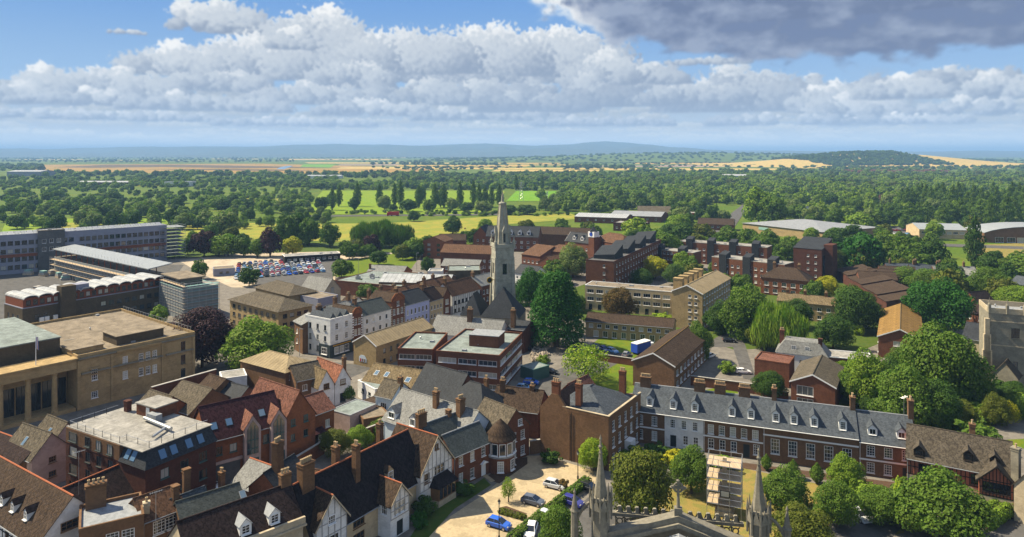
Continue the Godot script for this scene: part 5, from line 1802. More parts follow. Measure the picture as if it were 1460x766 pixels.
	house("slate_hip_house", "dark slate roofed house behind the chimney of the pale slate house", "house", V(-14.8, 152.4), V(-6.0, 145.4), 8.0, 6.2, {"wall": "brick_red", "roof": "slate_dark", "type": "hip", "rise": 4.0, "chim": [[7.0, -6.0, 0.9, 0.7, 10.8, 2]]})
	house("brown_back_house", "brown tiled house with red brick chimneys in front of the banded office", "house", V(-4.5, 150.5), V(5.5, 147.0), 8.0, 5.6, {"wall": "brick_red", "roof": "tile_brown", "rise": 3.2, "chim": [[1.6, -3.0, 1.0, 0.8, 10.4, 3], [8.0, -4.0, 0.9, 0.8, 9.6, 2]]})
	# bottom edge: rooftops in front
	house("parapet_house", "brick house with flat lead roof and glowing gold chimney pot at the bottom edge", "house", at(112, 760, 9), at(205, 738, 9), 7.5, 9.0, {"wall": "brick_brown", "roof": "lead", "type": "flat", "parapet": 0.5, "chim": [[2.0, -6.6, 2.6, 1.0, 12.4, 4, "brick_brown"], [8.2, -2.2, 0.8, 0.8, 10.0, 1, "stone_pale"]], "win": [["f", 2, 1, 3, -1, 6.0, 0, 1.6, 1.9, "sash12"]]})
	house("mottled_house", "brick house with mottled red tiled roof and white sash windows at the bottom edge", "house", at(203, 744, 8), at(262, 722, 8), 6.0, 8.0, {"wall": "brick_brown", "roof": "tile_rust", "rise": 2.2, "win": [["f", 2, 1, 1.5, -1.0, 5.4, 0, 1.8, 1.9, "sash12"]], "chim": [[7.6, -3.4, 1.0, 0.7, 11.8, 0]]})
	house("slate_lean_house", "grey slate roofed house with a rooflight above the bottom edge", "house", at(262, 752, 7), at(352, 722, 7), 7.0, 6.4, {"wall": "brick_brown", "roof": "slate_green", "rise": 2.8, "sky": [[9.0, 0.5, 0.9, 1.6, "lead"]]})
	house("blue_slate_house", "small house with blue grey slate roof next to the parked silver car", "house", at(255, 735, 7.5), at(302, 716, 7.5), 5.0, 6.4, {"wall": "brick_red", "roof": "slate", "rise": 2.6, "chim": [[0.6, -2.4, 0.9, 0.8, 10.8, 0]]})
	var bl := house("parapet_dormer_house", "stone fronted house with brown slate roof and two white dormers at the bottom edge", "house", at(270, 800, 9.2), at(432, 738, 9.2), 8.5, 8.6, {"wall": "stone_pale", "roof": "tile_dark", "rise": 3.8, "over": 0.0, "win": [["f", 3, 1, 6, -1, 5.0, 0, 1.2, 2.0, "sash"]], "dorm": [[7.4, 0.8, 1.6, 1.3, "paint_white", "lead", "sash"], [11.4, 0.8, 1.6, 1.3, "paint_white", "lead", "sash"]], "chim": [[14.6, -4.4, 1.5, 0.9, 14.0, 3]]})
	var pw := MB.new()
	pw.box(Vector3(7.65, 8.9, 0.1), Vector3(15.5, 0.9, 0.4))
	pw.box(Vector3(7.65, 8.3, 0.2), Vector3(15.7, 0.25, 0.7))
	part(bl, "stone_parapet", pw.mesh(), M.stone_pale)
	by_ridge("white_slate_house", "small house with pale weathered slate roof beside the coach yard", at(357, 654, 7), at(396, 668, 7), 3.6, 4.4, 7.0, {"wall": "brick_brown", "roof": "slate_pale", "ridge": "ridge_red", "chim": [[-0.8, 1.5, 0.8, 0.8, 6.4, 2]]})
	garden_wall("garden_wall", "old brick garden wall running below the orange brick gable", at(405, 662, 2.6), at(462, 628, 2.6), 2.6, 0.4)
	garden_wall("garden_wall", "high brick wall between the mossy store and the garden", at(520, 612, 3.4), at(562, 596, 3.4), 3.4, 0.35)


func garden_wall(called: String, label: String, a: Vector3, b: Vector3, h: float, th: float, m := "brick_red") -> void:
	var l := (b - a).length()
	var o := thing(called, label, "wall", a, yaw_of(b - a))
	var mb := MB.new()
	mb.box(Vector3(l * 0.5, h * 0.5, 0), Vector3(l, h, th))
	part(o, "brickwork", mb.mesh(), M[m])
	var cb := MB.new()
	cb.box(Vector3(l * 0.5, h + 0.06, 0), Vector3(l + 0.1, 0.12, th + 0.12))
	part(o, "coping", cb.mesh(), M.concrete)


func deanery_court() -> void:
	# half timbered house: long dark roof, three gables, tall stacks
	var p0 := V(-29.9, 103.7)
	var p1 := V(-17.3, 122.6)
	var d := (p1 - p0).normalized()
	p0 -= d * 3.0
	var o := by_ridge("half_timbered_house", "half timbered house with long black tiled roof and three white gables", p0, p1 - d * 1.5, 3.9, 5.3, 12.0, {"wall": "cream", "roof": "tile_black", "ridge": "ridge_red", "over": 0.35,
		"win": [["f", 1, 1, 7.6, 10.6, 3.2, 0, 2.4, 1.7, "wood"], ["f", 1, 1, 7.6, 10.6, 0.6, 0, 2.4, 1.7, "wood"], ["f", 1, 1, 17.4, 19.2, 3.1, 0, 1.3, 1.9, "wood"], ["f", 1, 1, 18.6, 20.0, 0.8, 0, 1.1, 1.5, "wood"]],
		"dorm": [[16.9, 0.9, 1.5, 1.5, "cream", "tile_brown", "leadw"]],
		"chim": [[10.8, -2.4, 0.95, 0.95, 14.4, 2], [9.0, -5.0, 0.95, 0.95, 14.2, 2], [2.0, -3.6, 2.2, 1.3, 14.6, 6], [20.6, -6.9, 0.9, 0.9, 13.6, 2]]})
	# gables: [left, right, depth, eave, rise, label words]
	var gables := [[Vector3(0, 0, 0), V(-15.4, 117.0), V(-10.6, 123.8), 9.0, 6.3, 5.1, "gable"], [Vector3(0, 0, 0), V(-18.8, 108.4), V(-16.4, 111.8), 6.5, 5.6, 2.5, "porch"], [Vector3(0, 0, 0), V(-27.8, 99.2), V(-24.4, 103.6), 7.0, 6.8, 3.7, "gable_wing"]]
	var inv := o.transform.affine_inverse()
	for g in gables:
		var a: Vector3 = g[1]
		var b: Vector3 = g[2]
		var l := (b - a).length()
		var n := Node3D.new()
		n.name = g[6]
		o.add_child(n, true)
		n.transform = inv * Transform3D(Basis(Vector3.UP, yaw_of(b - a)), a)
		var wins := []
		if g[6] == "gable":
			wins = [["f", 1, 1, 0.8, 2.8, 4.2, 0, 1.4, 1.6, "wood"], ["f", 1, 1, 3.4, 6.6, 4.6, 0, 2.6, 1.6, "leadw"], ["f", 1, 1, 3.4, 5.0, 9.1, 0, 0.9, 0.9, "lead"]]
		elif g[6] == "porch":
			wins = [["f", 1, 1, 0.5, -0.5, 3.4, 0, 2.6, 1.9, "leadw"], ["l", 1, 1, 4.0, 6.2, 3.6, 0, 1.2, 1.7, "leadw"], ["f", 1, 1, 1.2, -1.2, 0.1, 0, 1.4, 2.3, "doord"]]
		else:
			wins = [["f", 1, 1, 1.4, -1.4, 6.4, 0, 1.3, 1.2, "leadw"], ["f", 1, 1, 1.0, -1.0, 3.0, 0, 2.4, 1.6, "black"]]
		build_house(o, n, l, g[3], g[4], {"wall": "white", "roof": "tile_brown", "ridge": "ridge_red", "type": "gz", "rise": g[5], "over": 0.35, "verge": 0.4, "verge_board": "stone_pale", "win": wins})
		timbers(n, l, g[4], g[5], 0.03, "timber_grey", 1.05, true, 3.0)
	# the timber bay on the big gable
	var bay := Node3D.new()
	bay.name = "bay_window"
	o.add_child(bay)
	bay.transform = inv * Transform3D(Basis(Vector3.UP, yaw_of(V(-10.6, 123.8) - V(-15.4, 117.0))), V(-15.4, 117.0))
	var bb := MB.new()
	bb.hexa([Vector3(3.0, 0, 1.7), Vector3(7.4, 0, 1.7), Vector3(7.8, 0, -0.1), Vector3(2.6, 0, -0.1)], [Vector3(3.0, 1.0, 1.7), Vector3(7.4, 1.0, 1.7), Vector3(7.8, 1.0, -0.1), Vector3(2.6, 1.0, -0.1)])
	part(bay, "bay_base", bb.mesh(), M.stone_pale)
	var bt := MB.new()
	bt.hexa([Vector3(3.0, 1.0, 1.6), Vector3(7.4, 1.0, 1.6), Vector3(7.7, 1.0, -0.1), Vector3(2.7, 1.0, -0.1)], [Vector3(3.0, 3.2, 1.6), Vector3(7.4, 3.2, 1.6), Vector3(7.7, 3.2, -0.1), Vector3(2.7, 3.2, -0.1)])
	part(bay, "bay_frame", bt.mesh(), M.timber_brown)
	for k in 4:
		var gl := MB.new()
		gl.box(Vector3(3.6 + k * 1.07, 2.1, 1.62), Vector3(0.8, 1.7, 0.06))
		part(bay, "bay_pane", gl.mesh(), M.pane_dark)
	var brf := MB.new()
	brf.poly([Vector3(2.7, 3.2, 2.0), Vector3(3.4, 4.7, 0.1), Vector3(7.0, 4.7, 0.1), Vector3(7.8, 3.2, 2.0)])
	brf.poly([Vector3(2.3, 3.2, 0.0), Vector3(3.4, 4.7, 0.1), Vector3(2.7, 3.2, 2.0)])
	brf.poly([Vector3(7.8, 3.2, 2.0), Vector3(7.0, 4.7, 0.1), Vector3(8.1, 3.2, 0.0)])
	brf.poly([Vector3(2.7, 3.19, 2.0), Vector3(7.8, 3.19, 2.0), Vector3(8.1, 3.19, 0.0), Vector3(2.3, 3.19, 0.0)])
	part(bay, "bay_roof", brf.mesh(), M.tile_black)
	house("back_wing", "mottled tiled wing with pale verge behind the black roofed house", "house", at(455, 690, 7.5), at(478, 672, 7.5), 6.0, 6.0, {"wall": "brick_red", "roof": "tile_rust", "type": "gz", "rise": 2.4, "verge_board": "paint_white"})
	house("tall_stack_house", "brick cross wing carrying a tall chimney stack behind the stone fronted house", "house", at(399, 700, 8), at(440, 672, 8), 6.0, 7.6, {"wall": "brick_red", "roof": "slate_dark", "rise": 2.6, "chim": [[2.4, -2.4, 1.5, 1.2, 14.2, 4]]})
	# brick house with green slates, white door, round bay and brick gable
	var a0 := V(-10.4, 124.8)
	var a1 := V(-4.2, 131.4)
	var bl := (a1 - a0).length()
	var bh := house("brick_court_house", "red brick house with green slate roof and white door on the gravel court", "house", a0, a1, 6.0, 6.1, {"wall": "brick_red", "roof": "slate_green", "rise": 2.7, "ridge": "lead",
		"win": [["f", 3, 1, 0.4, -0.2, 3.7, 0, 1.05, 1.7, "sash"], ["f", 2, 1, 0.4, 6.0, 0.5, 0, 1.05, 1.9, "sash"], ["f", 1, 1, 6.6, 8.4, 0.05, 0, 1.2, 2.2, "door"]]})
	var hood := MB.new()
	hood.prism([Vector3(6.6, 2.4, 0.0), Vector3(7.5, 2.9, 0.0), Vector3(8.4, 2.4, 0.0)], Vector3(0, 0, 0.5))
	part(bh, "door_hood", hood.mesh(), M.paint_white)
	var r2 := house("rear_slate_range", "rear range with a second green slate ridge and end chimneys", "house", a0 + Vector3(-4.2, 0, -4.0), a1 + Vector3(-4.2, 0, -4.0), 6.0, 6.4, {"wall": "brick_red", "roof": "slate_green", "rise": 2.8, "ridge": "lead", "chim": [[-0.2, -3.0, 2.0, 0.9, 11.4, 4], [9.0, -2.2, 1.4, 1.2, 12.0, 4]]})
	# round bay with conical roof
	var rc := V(-2.2, 133.2)
	var t := thing("round_bay_house", "round brick bay with brown conical roof and a band of white windows", "house", rc, yaw_of(a1 - a0))
	var rb := MB.new()
	rb.lathe(Vector3.ZERO, [[2.7, 0.0], [2.7, 6.2]], 20)
	part(t, "wall", rb.mesh(), M.brick_red)
	var rr := MB.new()
	rr.lathe(Vector3.ZERO, [[3.1, 6.1], [1.7, 7.9], [0.0, 9.6]], 20)
	part(t, "roof", rr.mesh(), M.tile_brown)
	var rs := MB.new()
	rs.lathe(Vector3.ZERO, [[2.7, 3.0], [3.0, 3.05], [3.0, 3.3], [2.7, 3.35]], 20)
	part(t, "string_course", rs.mesh(), M.lead)
	for k in 7:
		var w := deg_to_rad(-100.0 + k * 31.0)
		var p := Vector3(sin(w) * 2.72, 3.5, cos(w) * 2.72)
		add_window(t, p, w, 1.25, 2.2, "plain")
	for k in 3:
		var w := deg_to_rad(-45.0 + k * 55.0)
		add_window(t, Vector3(sin(w) * 2.72, 0.5, cos(w) * 2.72), w, 1.2, 2.0, "sash12")
	var g0 := V(-2.0, 134.2)
	var g1 := V(3.4, 139.3)
	house("brick_gable_house", "red brick gabled house with white sashes at the corner of the court", "house", g0, g1, 9.0, 6.3, {"wall": "brick_red", "roof": "tile_grey", "type": "gz", "rise": 3.6, "over": 0.3,
		"win": [["f", 2, 1, 2.2, 6.8, 0.6, 0, 1.15, 1.8, "sash12"], ["f", 2, 1, 2.2, 6.8, 3.7, 0, 1.15, 1.8, "sash12"], ["f", 1, 1, 4.0, 5.8, 6.6, 0, 1.1, 1.2, "sash"]]})
	# tall brick town house by the court
	var c0 := V(5.7, 140.2)
	var c1 := V(18.2, 132.2)
	var tl := (c1 - c0).length()
	var th := house("tall_town_house", "tall brown brick town house with slate roof beside the gravel court", "house", c0, c1, 15.8, 9.6, {"wall": "brick_brown", "roof": "slate", "type": "hip", "rise": 3.0, "over": -1.0,
		"win": [["r", 5, 3, 0.8, -0.6, 0.6, 3.1, 1.15, 2.0, "sash"]]})
	var pp := MB.new()
	pp.box(Vector3(tl * 0.5 + 2.5, 9.9, -0.15), Vector3(tl - 5.0, 0.7, 0.35))
	pp.box(Vector3(tl - 0.15, 9.9, -8.1), Vector3(0.35, 0.7, 15.4))
	part(th, "parapet", pp.mesh(), M.brick_brown)
	var pc := MB.new()
	pc.box(Vector3(tl * 0.5 + 2.6, 10.3, -0.15), Vector3(tl - 4.8, 0.1, 0.45))
	pc.box(Vector3(tl - 0.1, 10.3, -8.1), Vector3(0.45, 0.1, 15.6))
	part(th, "parapet_coping", pc.mesh(), M.stone_pale)
	var lw := MB.new()
	lw.hexa([Vector3(-0.05, 0, 0.06), Vector3(6.6, 0, 0.06), Vector3(6.6, 0, -9), Vector3(-0.05, 0, -9)], [Vector3(-0.05, 9.2, 0.06), Vector3(6.6, 9.2, 0.06), Vector3(6.6, 9.2, -9), Vector3(-0.05, 9.2, -9)])
	lw.prism([Vector3(-0.05, 9.2, 0.06), Vector3(2.6, 12.4, 0.06), Vector3(4.0, 12.4, 0.06), Vector3(6.6, 9.2, 0.06)], Vector3(0, 0, -0.6))
	part(th, "side_gable", lw.mesh(), M.brick_brown)
	var lr := MB.new()
	lr.slab([Vector3(-0.3, 9.0, 0.0), Vector3(3.2, 12.3, -0.4), Vector3(3.2, 12.3, -9.2), Vector3(-0.3, 9.0, -9.2)], 0.15)
	lr.slab([Vector3(6.9, 9.0, 0.0), Vector3(3.2, 12.3, -0.4), Vector3(3.2, 12.3, -9.2), Vector3(6.9, 9.0, -9.2)], 0.15)
	part(th, "side_roof", lr.mesh(), M.tile_dark)
	chimney(th, Vector3(3.3, 11.0, -0.5), 1.6, 0.9, 3.6, 3, "brick_red")
	chimney(th, Vector3(7.4, 9.4, -2.4), 1.2, 0.9, 5.0, 3, "brick_red")
	chimney(th, Vector3(tl - 3.0, 9.4, -13.4), 1.3, 0.9, 5.4, 3, "brick_red")
	var pipe := MB.new()
	pipe.tube(Vector3(7.0, 0, 0.12), Vector3(7.0, 9.4, 0.12), 0.08, 0.08, 6)
	part(th, "drainpipe", pipe.mesh(), M.iron)
	var pch := MB.new()
	pch.box(Vector3(tl + 0.7, 1.6, -8.6), Vector3(1.4, 3.2, 2.2))
	part(th, "door_porch", pch.mesh(), M.paint_white)
	by_ridge("rear_gable_house", "rear house with red tiled gable and yard pipes behind the tall town house", at(810, 548, 8), at(838, 535, 8), 3.6, 4.6, 8.0, {"wall": "brick_red", "roof": "tile_red"})
	house("yard_store", "low brown roofed yard buildings left of the tall town house", "building", V(-1.0, 152.0), V(6.4, 147.6), 7.0, 3.4, {"wall": "brick_red", "roof": "tile_brown", "type": "mono", "rise": 0.8})
	house("yard_store", "red roofed lean-to against the town house back wall", "building", V(5.0, 152.0), V(12.0, 148.5), 6.0, 4.2, {"wall": "brick_red", "roof": "tile_red", "type": "mono", "rise": 1.2})
	garden_wall("garden_wall", "brick wall closing the court beside the tall town house", V(3.6, 139.6), V(5.6, 140.3), 2.6, 0.35, "brick_brown")


func terrace() -> void:
	var u := Vector3(0.937, 0, 0.35)
	var s := V(31.2, 143.4) - u * 7.2
	var eh := 6.7
	var rows := [
		[0.0, 7.2, "brick_brown", "recessed brick end of the slate roofed terrace with two bays", [["f", 2, 2, 0.8, -0.6, 0.9, 3.0, 1.1, 1.9, "sash12"]]],
		[7.2, 14.9, "white", "white painted house in the slate roofed brick terrace", [["f", 3, 1, 0.5, -0.5, 3.9, 0, 1.05, 1.8, "sash12"], ["f", 2, 1, 3.2, -0.5, 0.8, 0, 1.05, 1.9, "sash"], ["f", 1, 1, 0.9, 2.6, 0.1, 0, 1.2, 2.4, "doord"]]],
		[14.9, 26.2, "brick_brown", "brick terrace house with five upper sashes and a dark doorway", [["f", 5, 1, 0.4, -0.4, 3.8, 0, 1.15, 1.9, "sash12"], ["f", 3, 1, 0.4, 6.9, 0.9, 0, 1.15, 2.0, "sash"], ["f", 1, 1, 7.4, 9.0, 0.1, 0, 1.2, 2.6, "doord"], ["f", 1, 1, 9.2, -0.4, 0.9, 0, 1.15, 2.0, "sash12"]]],
		[26.2, 43.0, "brick_brown", "long brick terrace range with four very tall white windows", [["f", 5, 1, 0.6, -0.4, 1.6, 0, 1.6, 2.9, "sash12"]]],
	]
	var chims := {0: [[2.4, -5.6, 2.2, 0.9, 11.9, 6]], 1: [[6.4, -6.0, 2.2, 0.9, 11.9, 6]], 2: [[2.8, -6.0, 2.2, 0.9, 11.9, 6], [7.6, -6.0, 2.2, 0.9, 11.9, 6]], 3: [[2.0, -6.0, 0.9, 0.9, 12.4, 2], [16.3, -6.0, 0.9, 1.2, 12.4, 2]]}
	var dorms := {0: [4.0], 1: [1.6, 5.9], 2: [5.4, 9.0], 3: [2.3, 5.6, 9.2, 14.2]}
	for k in rows.size():
		var r: Array = rows[k]
		var dd := []
		for x in dorms[k]:
			dd.append([x, 1.1, 1.4, 1.7, "paint_white", "slate", "sash12"])
		house("terrace_house", r[3], "house", s + u * r[0], s + u * r[1], 12.0, eh, {"wall": r[2], "roof": "slate", "ridge": "lead", "rise": 3.5, "verge": 0.0, "win": r[4], "dorm": dd, "chim": chims[k], "gutter": "paint_white", "group": "slate roofed terrace", "band": ["paint_white", [3.35 if k < 3 else 5.1]]} if k != 1 else {"wall": r[2], "roof": "slate", "ridge": "lead", "rise": 3.5, "verge": 0.0, "win": r[4], "dorm": dd, "chim": chims[k], "gutter": "paint_white", "group": "slate roofed terrace"})
	var e := s + u * 43.05
	house("terrace_house", "end house of the slate terrace with white door surround and tall end chimney", "house", e, e + u * 9.6, 12.0, 6.3, {"wall": "brick_brown", "roof": "slate", "ridge": "lead", "rise": 3.6, "verge": 0.0, "gutter": "paint_white", "group": "slate roofed terrace", "band": ["paint_white", [3.0]], "win": [["f", 3, 1, 0.5, -0.4, 3.7, 0, 1.4, 1.9, "sash12"], ["f", 2, 1, 0.5, 6.2, 0.6, 0, 1.3, 1.9, "sash12"], ["f", 1, 1, 6.8, 8.8, 0.1, 0, 1.3, 2.3, "doord"]], "dorm": [[2.4, 1.3, 1.6, 1.2, "paint_white", "slate", "case"], [7.2, 1.3, 1.6, 1.2, "paint_white", "slate", "case"]], "chim": [[9.4, -6.0, 0.9, 1.4, 13.0, 2]]})
	# pediment over that door and the porch hood of the white house
	# black and salmon timber house
	var t0 := at(1293, 651.5, 6)
	var t1 := at(1447, 681.5, 6)
	var tl := (t1 - t0).length()
	var o := house("black_timber_house", "black timbered house with salmon panels and stone tiled roof", "house", t0, t1, 11.4, 6.0, {"wall": "salmon", "roof": "stone_slate", "rise": 3.9, "win": [["f", 1, 1, 1.4, 4.2, 3.5, 0, 2.0, 1.8, "black"], ["f", 1, 1, 4.9, 7.1, 3.5, 0, 1.6, 1.8, "black"], ["f", 1, 1, 9.2, 11.4, 3.5, 0, 1.6, 1.8, "black"], ["f", 2, 1, 2, 10, 0.8, 0, 1.6, 1.6, "black"]], "dorm": [[1.9, 0.4, 1.7, 1.1, "timber_black", "stone_slate", "black"], [9.2, 1.2, 1.4, 1.2, "timber_black", "stone_slate", "black"], [13.0, 1.2, 1.4, 1.2, "timber_black", "stone_slate", "black"]], "chim": [[10.0, -6.6, 0.9, 0.9, 11.6, 1]]})
	timbers(o, tl, 6.0, 0, 0.03, "timber_black", 0.62, false, 3.1)
	var lo := MB.new()
	lo.box(Vector3(tl * 0.5, 1.5, 0.02), Vector3(tl - 0.05, 3.0, 0.08))
	part(o, "stone_base", lo.mesh(), M.stone_pale)
	# jettied gable on its right
	var g := Node3D.new()
	g.name = "jettied_gable"
	o.add_child(g)
	g.position = Vector3(tl - 5.0, 0, 1.8)
	build_house(o, g, 4.8, 5.0, 5.6, {"wall": "salmon", "roof": "stone_slate", "type": "gz", "rise": 2.4, "over": 0.5, "verge": 0.5, "verge_board": "timber_black", "win": [["f", 1, 1, 0.4, -0.4, 3.5, 0, 3.8, 1.7, "black"]]})
	timbers(g, 4.8, 5.6, 2.4, 0.04, "timber_black", 0.5, true, 2.8)
	var gb := MB.new()
	gb.box(Vector3(2.4, 1.4, -0.5), Vector3(4.6, 2.75, 1.1))
	part(g, "stone_base", gb.mesh(), M.stone_pale)
	# stone gatehouse range at the right edge
	house("stone_lodge", "stone building with tall stone chimney at the right edge", "building", at(1446, 690, 6), at(1500, 708, 6), 9.0, 6.0, {"wall": "stone_pale", "roof": "stone_slate", "type": "gz", "rise": 3.5, "chim": [[-0.6, -2.5, 1.1, 1.1, 11.0, 1, "stone"]], "win": [["f", 1, 2, 1, 4, 0.6, 2.8, 1.2, 1.8, "lead"]]})


func middle_town() -> void:
	# brick office with ribbon windows
	var b := V(-3.1, 174.2)
	var a := V(-19.4, 178.6)
	var c := V(-29.6, 181.4)
	var bands := [["f", 3, 3, 0.4, -0.4, 0.9, 2.95, 4.8, 1.3, "ribbonw"], ["r", 4, 3, 0.5, -0.5, 0.9, 2.95, 5.2, 1.3, "ribbonw"]]
	var o := house("banded_office", "brick office with flat grey green roof and ribbons of dark glass", "building", a, b, 23.0, 9.2, {"wall": "brick_red", "roof": "felt_green", "type": "flat", "parapet": 0.5, "coping": "brick_red", "win": bands})
	var pl := MB.new()
	pl.box(Vector3(10.4, 10.6, -10.5), Vector3(8.0, 3.2, 6.0))
	part(o, "roof_house", pl.mesh(), M.brick_red)
	var plr := MB.new()
	plr.box(Vector3(10.4, 12.25, -10.5), Vector3(8.3, 0.15, 6.3))
	part(o, "roof_house_cover", plr.mesh(), M.lead)
	house("banded_office", "smaller left wing of the brick office with ribbon windows", "building", c, a + Vector3(-0.9, 0, -1.6), 17.0, 9.0, {"wall": "brick_red", "roof": "felt_green", "type": "flat", "parapet": 0.5, "win": [["f", 2, 3, 0.3, -0.3, 0.9, 2.9, 4.2, 1.3, "ribbonw"], ["l", 3, 3, 0.3, -0.3, 0.9, 2.9, 4.6, 1.3, "ribbonw"]]})
	# tan shed-like hall in the street
	var d := Vector3(0.535, 0, -0.845)
	var n0 := V(-45.0, 199.2)
	var n1 := n0 + Vector3(0.845, 0, 0.535) * 8.6
	var t := house("street_hall", "tan brick hall with ribbed tan roof and a mural on its gable", "building", n0, n1, 25.0, 6.4, {"wall": "brick_buff", "roof": "ribbed_tan", "type": "gz", "rise": 2.4, "verge_board": "paint_white", "win": [["r", 8, 2, 2, -1, 0.8, 2.9, 1.0, 1.3, "dark"]]})
	var mu := MB.new()
	mu.prism([Vector3(2.2, 1.2, 0.03), Vector3(2.2, 2.6, 0.03), Vector3(3.0, 3.1, 0.03), Vector3(4.4, 3.0, 0.03), Vector3(5.0, 2.2, 0.03), Vector3(5.0, 1.2, 0.03)], Vector3(0, 0, 0.05))
	part(t, "mural_board", mu.mesh(), M.pale_blue)
	for k in 3:
		var m2 := MB.new()
		m2.box(Vector3(2.8 + k * 0.8, 1.7, 0.1), Vector3(0.45, 0.8, 0.04))
		part(t, "mural_figure", m2.mesh(), M[["red_paint", "tile_orange", "ochre_board"][k]] if M.has("ochre_board") or k < 2 else M.tile_ochre)
	by_ridge("slate_hall", "long hall with pale grey slate roof in front of the church", at(624, 449, 9.2), at(719, 457.8, 9.2), 5.0, 5.0, 9.2, {"wall": "white", "roof": "slate_pale", "chim": [[11.5, -4.2, 1.5, 1.2, 12.0, 3]], "win": [["f", 5, 1, 3, -2, 1.6, 0, 1.3, 1.6, "black"]]})
	house("brick_stack_house", "narrow brick house with tall chimney right of the grey slate hall", "house", V(-1.4, 212.0), V(3.6, 209.5), 9.0, 7.0, {"wall": "brick_dark", "roof": "slate_dark", "rise": 1.6, "chim": [[1.6, -0.8, 1.3, 1.1, 12.4, 3]]})
	# flats of the estate right of the church
	house("low_flats", "long two storey buff flats with brown roof behind the lawn", "building", V(24, 229), V(50.5, 219.8), 8.5, 5.2, {"wall": "brick_buff", "roof": "tile_brown", "rise": 1.8, "win": [["f", 10, 1, 0.5, -0.5, 3.2, 0, 1.4, 1.2, "case"], ["f", 8, 1, 2.0, -2.0, 0.3, 0, 1.6, 2.0, "case"]]})
	house("deck_flats", "white banded three storey flats with flat roof behind the rust tree", "building", V(28, 269), V(58.5, 255.5), 9.0, 9.2, {"wall": "cream", "roof": "felt_brown", "type": "flat", "parapet": 0.2, "coping": "paint_white", "win": [["f", 9, 2, 0.4, -0.4, 3.5, 2.9, 2.7, 1.5, "case3"], ["f", 9, 1, 0.4, -0.4, 0.2, 0, 1.4, 2.1, "dark"]]})
	var tf := house("tall_flats", "tall buff brick flats with ribbed tan roof and stepped chimneys", "building", V(55.2, 242), V(64.2, 236.4), 36.0, 12.4, {"wall": "brick_buff", "roof": "ribbed_tan", "type": "gz", "rise": 2.4, "verge_board": "paint_white", "win": [["f", 2, 5, 5.2, 9.4, 1.0, 2.4, 1.1, 1.1, "case"], ["r", 11, 5, 0.6, -0.6, 1.0, 2.4, 1.7, 1.3, "case3"]]})
	for k in 5:
		chimney(tf, Vector3(1.4, 12.0, -3.0 - k * 5.6), 3.2, 2.2, 4.4, 0, "brick_buff")
	house("brown_flats", "brown brick flats with broad brown tiled roof behind the terrace", "building", V(31.2, 180.8), V(40.6, 175.4), 32.0, 6.6, {"wall": "brick_brown", "roof": "tile_brown", "type": "gz", "rise": 2.5, "verge_board": "paint_white", "ridge": "tile_ochre", "win": [["r", 9, 2, 1, -1, 0.8, 2.8, 1.9, 1.4, "case3"]]})
	# dark brick flats with slate wedges
	var df := house("dark_flats", "dark brick flats with black slate wedge roofs behind the church", "building", V(31.9, 303), V(43.2, 297.6), 84.0, 13.6, {"wall": "brick_red", "roof": "felt_dark", "type": "flat", "parapet": 0.3, "coping": "brick_dark", "win": [["f", 1, 4, 7, 9.4, 1.6, 3.1, 1.0, 1.3, "case"], ["r", 18, 4, 2, -2, 1.6, 3.1, 1.4, 1.3, "case"]]})
	for k in 4:
		var wb := MB.new()
		var z := -6.0 - k * 20.0
		wb.hexa([Vector3(1.5, 13.6, z), Vector3(11.2, 13.6, z), Vector3(11.2, 13.6, z - 12), Vector3(1.5, 13.6, z - 12)], [Vector3(1.5, 15.2, z), Vector3(11.2, 16.0, z), Vector3(11.2, 19.0, z - 12), Vector3(1.5, 18.0, z - 12)])
		part(df, "slate_wedge", wb.mesh(), M.slate_dark)
	# brick housing behind the church
	house("brown_roofed_flats", "long red brick flats with rust brown roof left of the spire", "building", V(-36.4, 357.5), V(-9.0, 350), 12.0, 9.4, {"wall": "brick_red", "roof": "tile_rust", "rise": 3.4, "win": [["f", 9, 2, 0.5, -0.5, 2.2, 3.0, 1.3, 1.2, "case"]]})
	house("gabled_flats", "tall brick flats with shallow gable at the meadow's edge", "building", V(-50.8, 400), V(-38.2, 396), 13.0, 9.8, {"wall": "brick_orange", "roof": "tile_rust", "type": "gz", "rise": 2.6, "win": [["f", 2, 3, 0.8, -0.8, 1.6, 2.7, 2.0, 1.5, "dark"]]})
	house("gabled_flats", "low brick block with two brown roofs behind the rust roofed flats", "building", V(-44, 420), V(-28, 420), 12.0, 7.6, {"wall": "brick_red", "roof": "tile_brown", "rise": 3.0, "win": [["f", 5, 2, 0.5, -0.5, 1.0, 2.8, 1.2, 1.2, "case"]]})
	var dm := []
	for k in 5:
		dm.append([4.0 + k * 5.6, 1.2, 2.2, 1.8, "paint_white", "metal_roof", "case"])
	house("dormer_flats", "brick flats with dark roof and a row of white dormers behind the spire", "building", V(-16, 430), V(16, 424), 14.0, 9.0, {"wall": "brick_red", "roof": "slate_dark", "rise": 5.6, "dorm": dm, "win": [["f", 8, 2, 0.5, -0.5, 2.0, 3.0, 1.5, 1.4, "case"]]})
	house("dark_gable_block", "brick end block with dark roof left of the dormer flats", "building", V(-24, 436), V(-15, 434), 16.0, 9.0, {"wall": "brick_orange", "roof": "slate_dark", "type": "gz", "rise": 5.0, "win": [["f", 2, 2, 1, -1, 2.0, 3.0, 1.2, 1.4, "case"]]})
	house("long_brown_range", "long low range with brown ridge roof beyond the dormer flats", "building", V(14, 452), V(48, 440), 11.0, 8.0, {"wall": "brick_red", "roof": "tile_brown", "rise": 4.0})
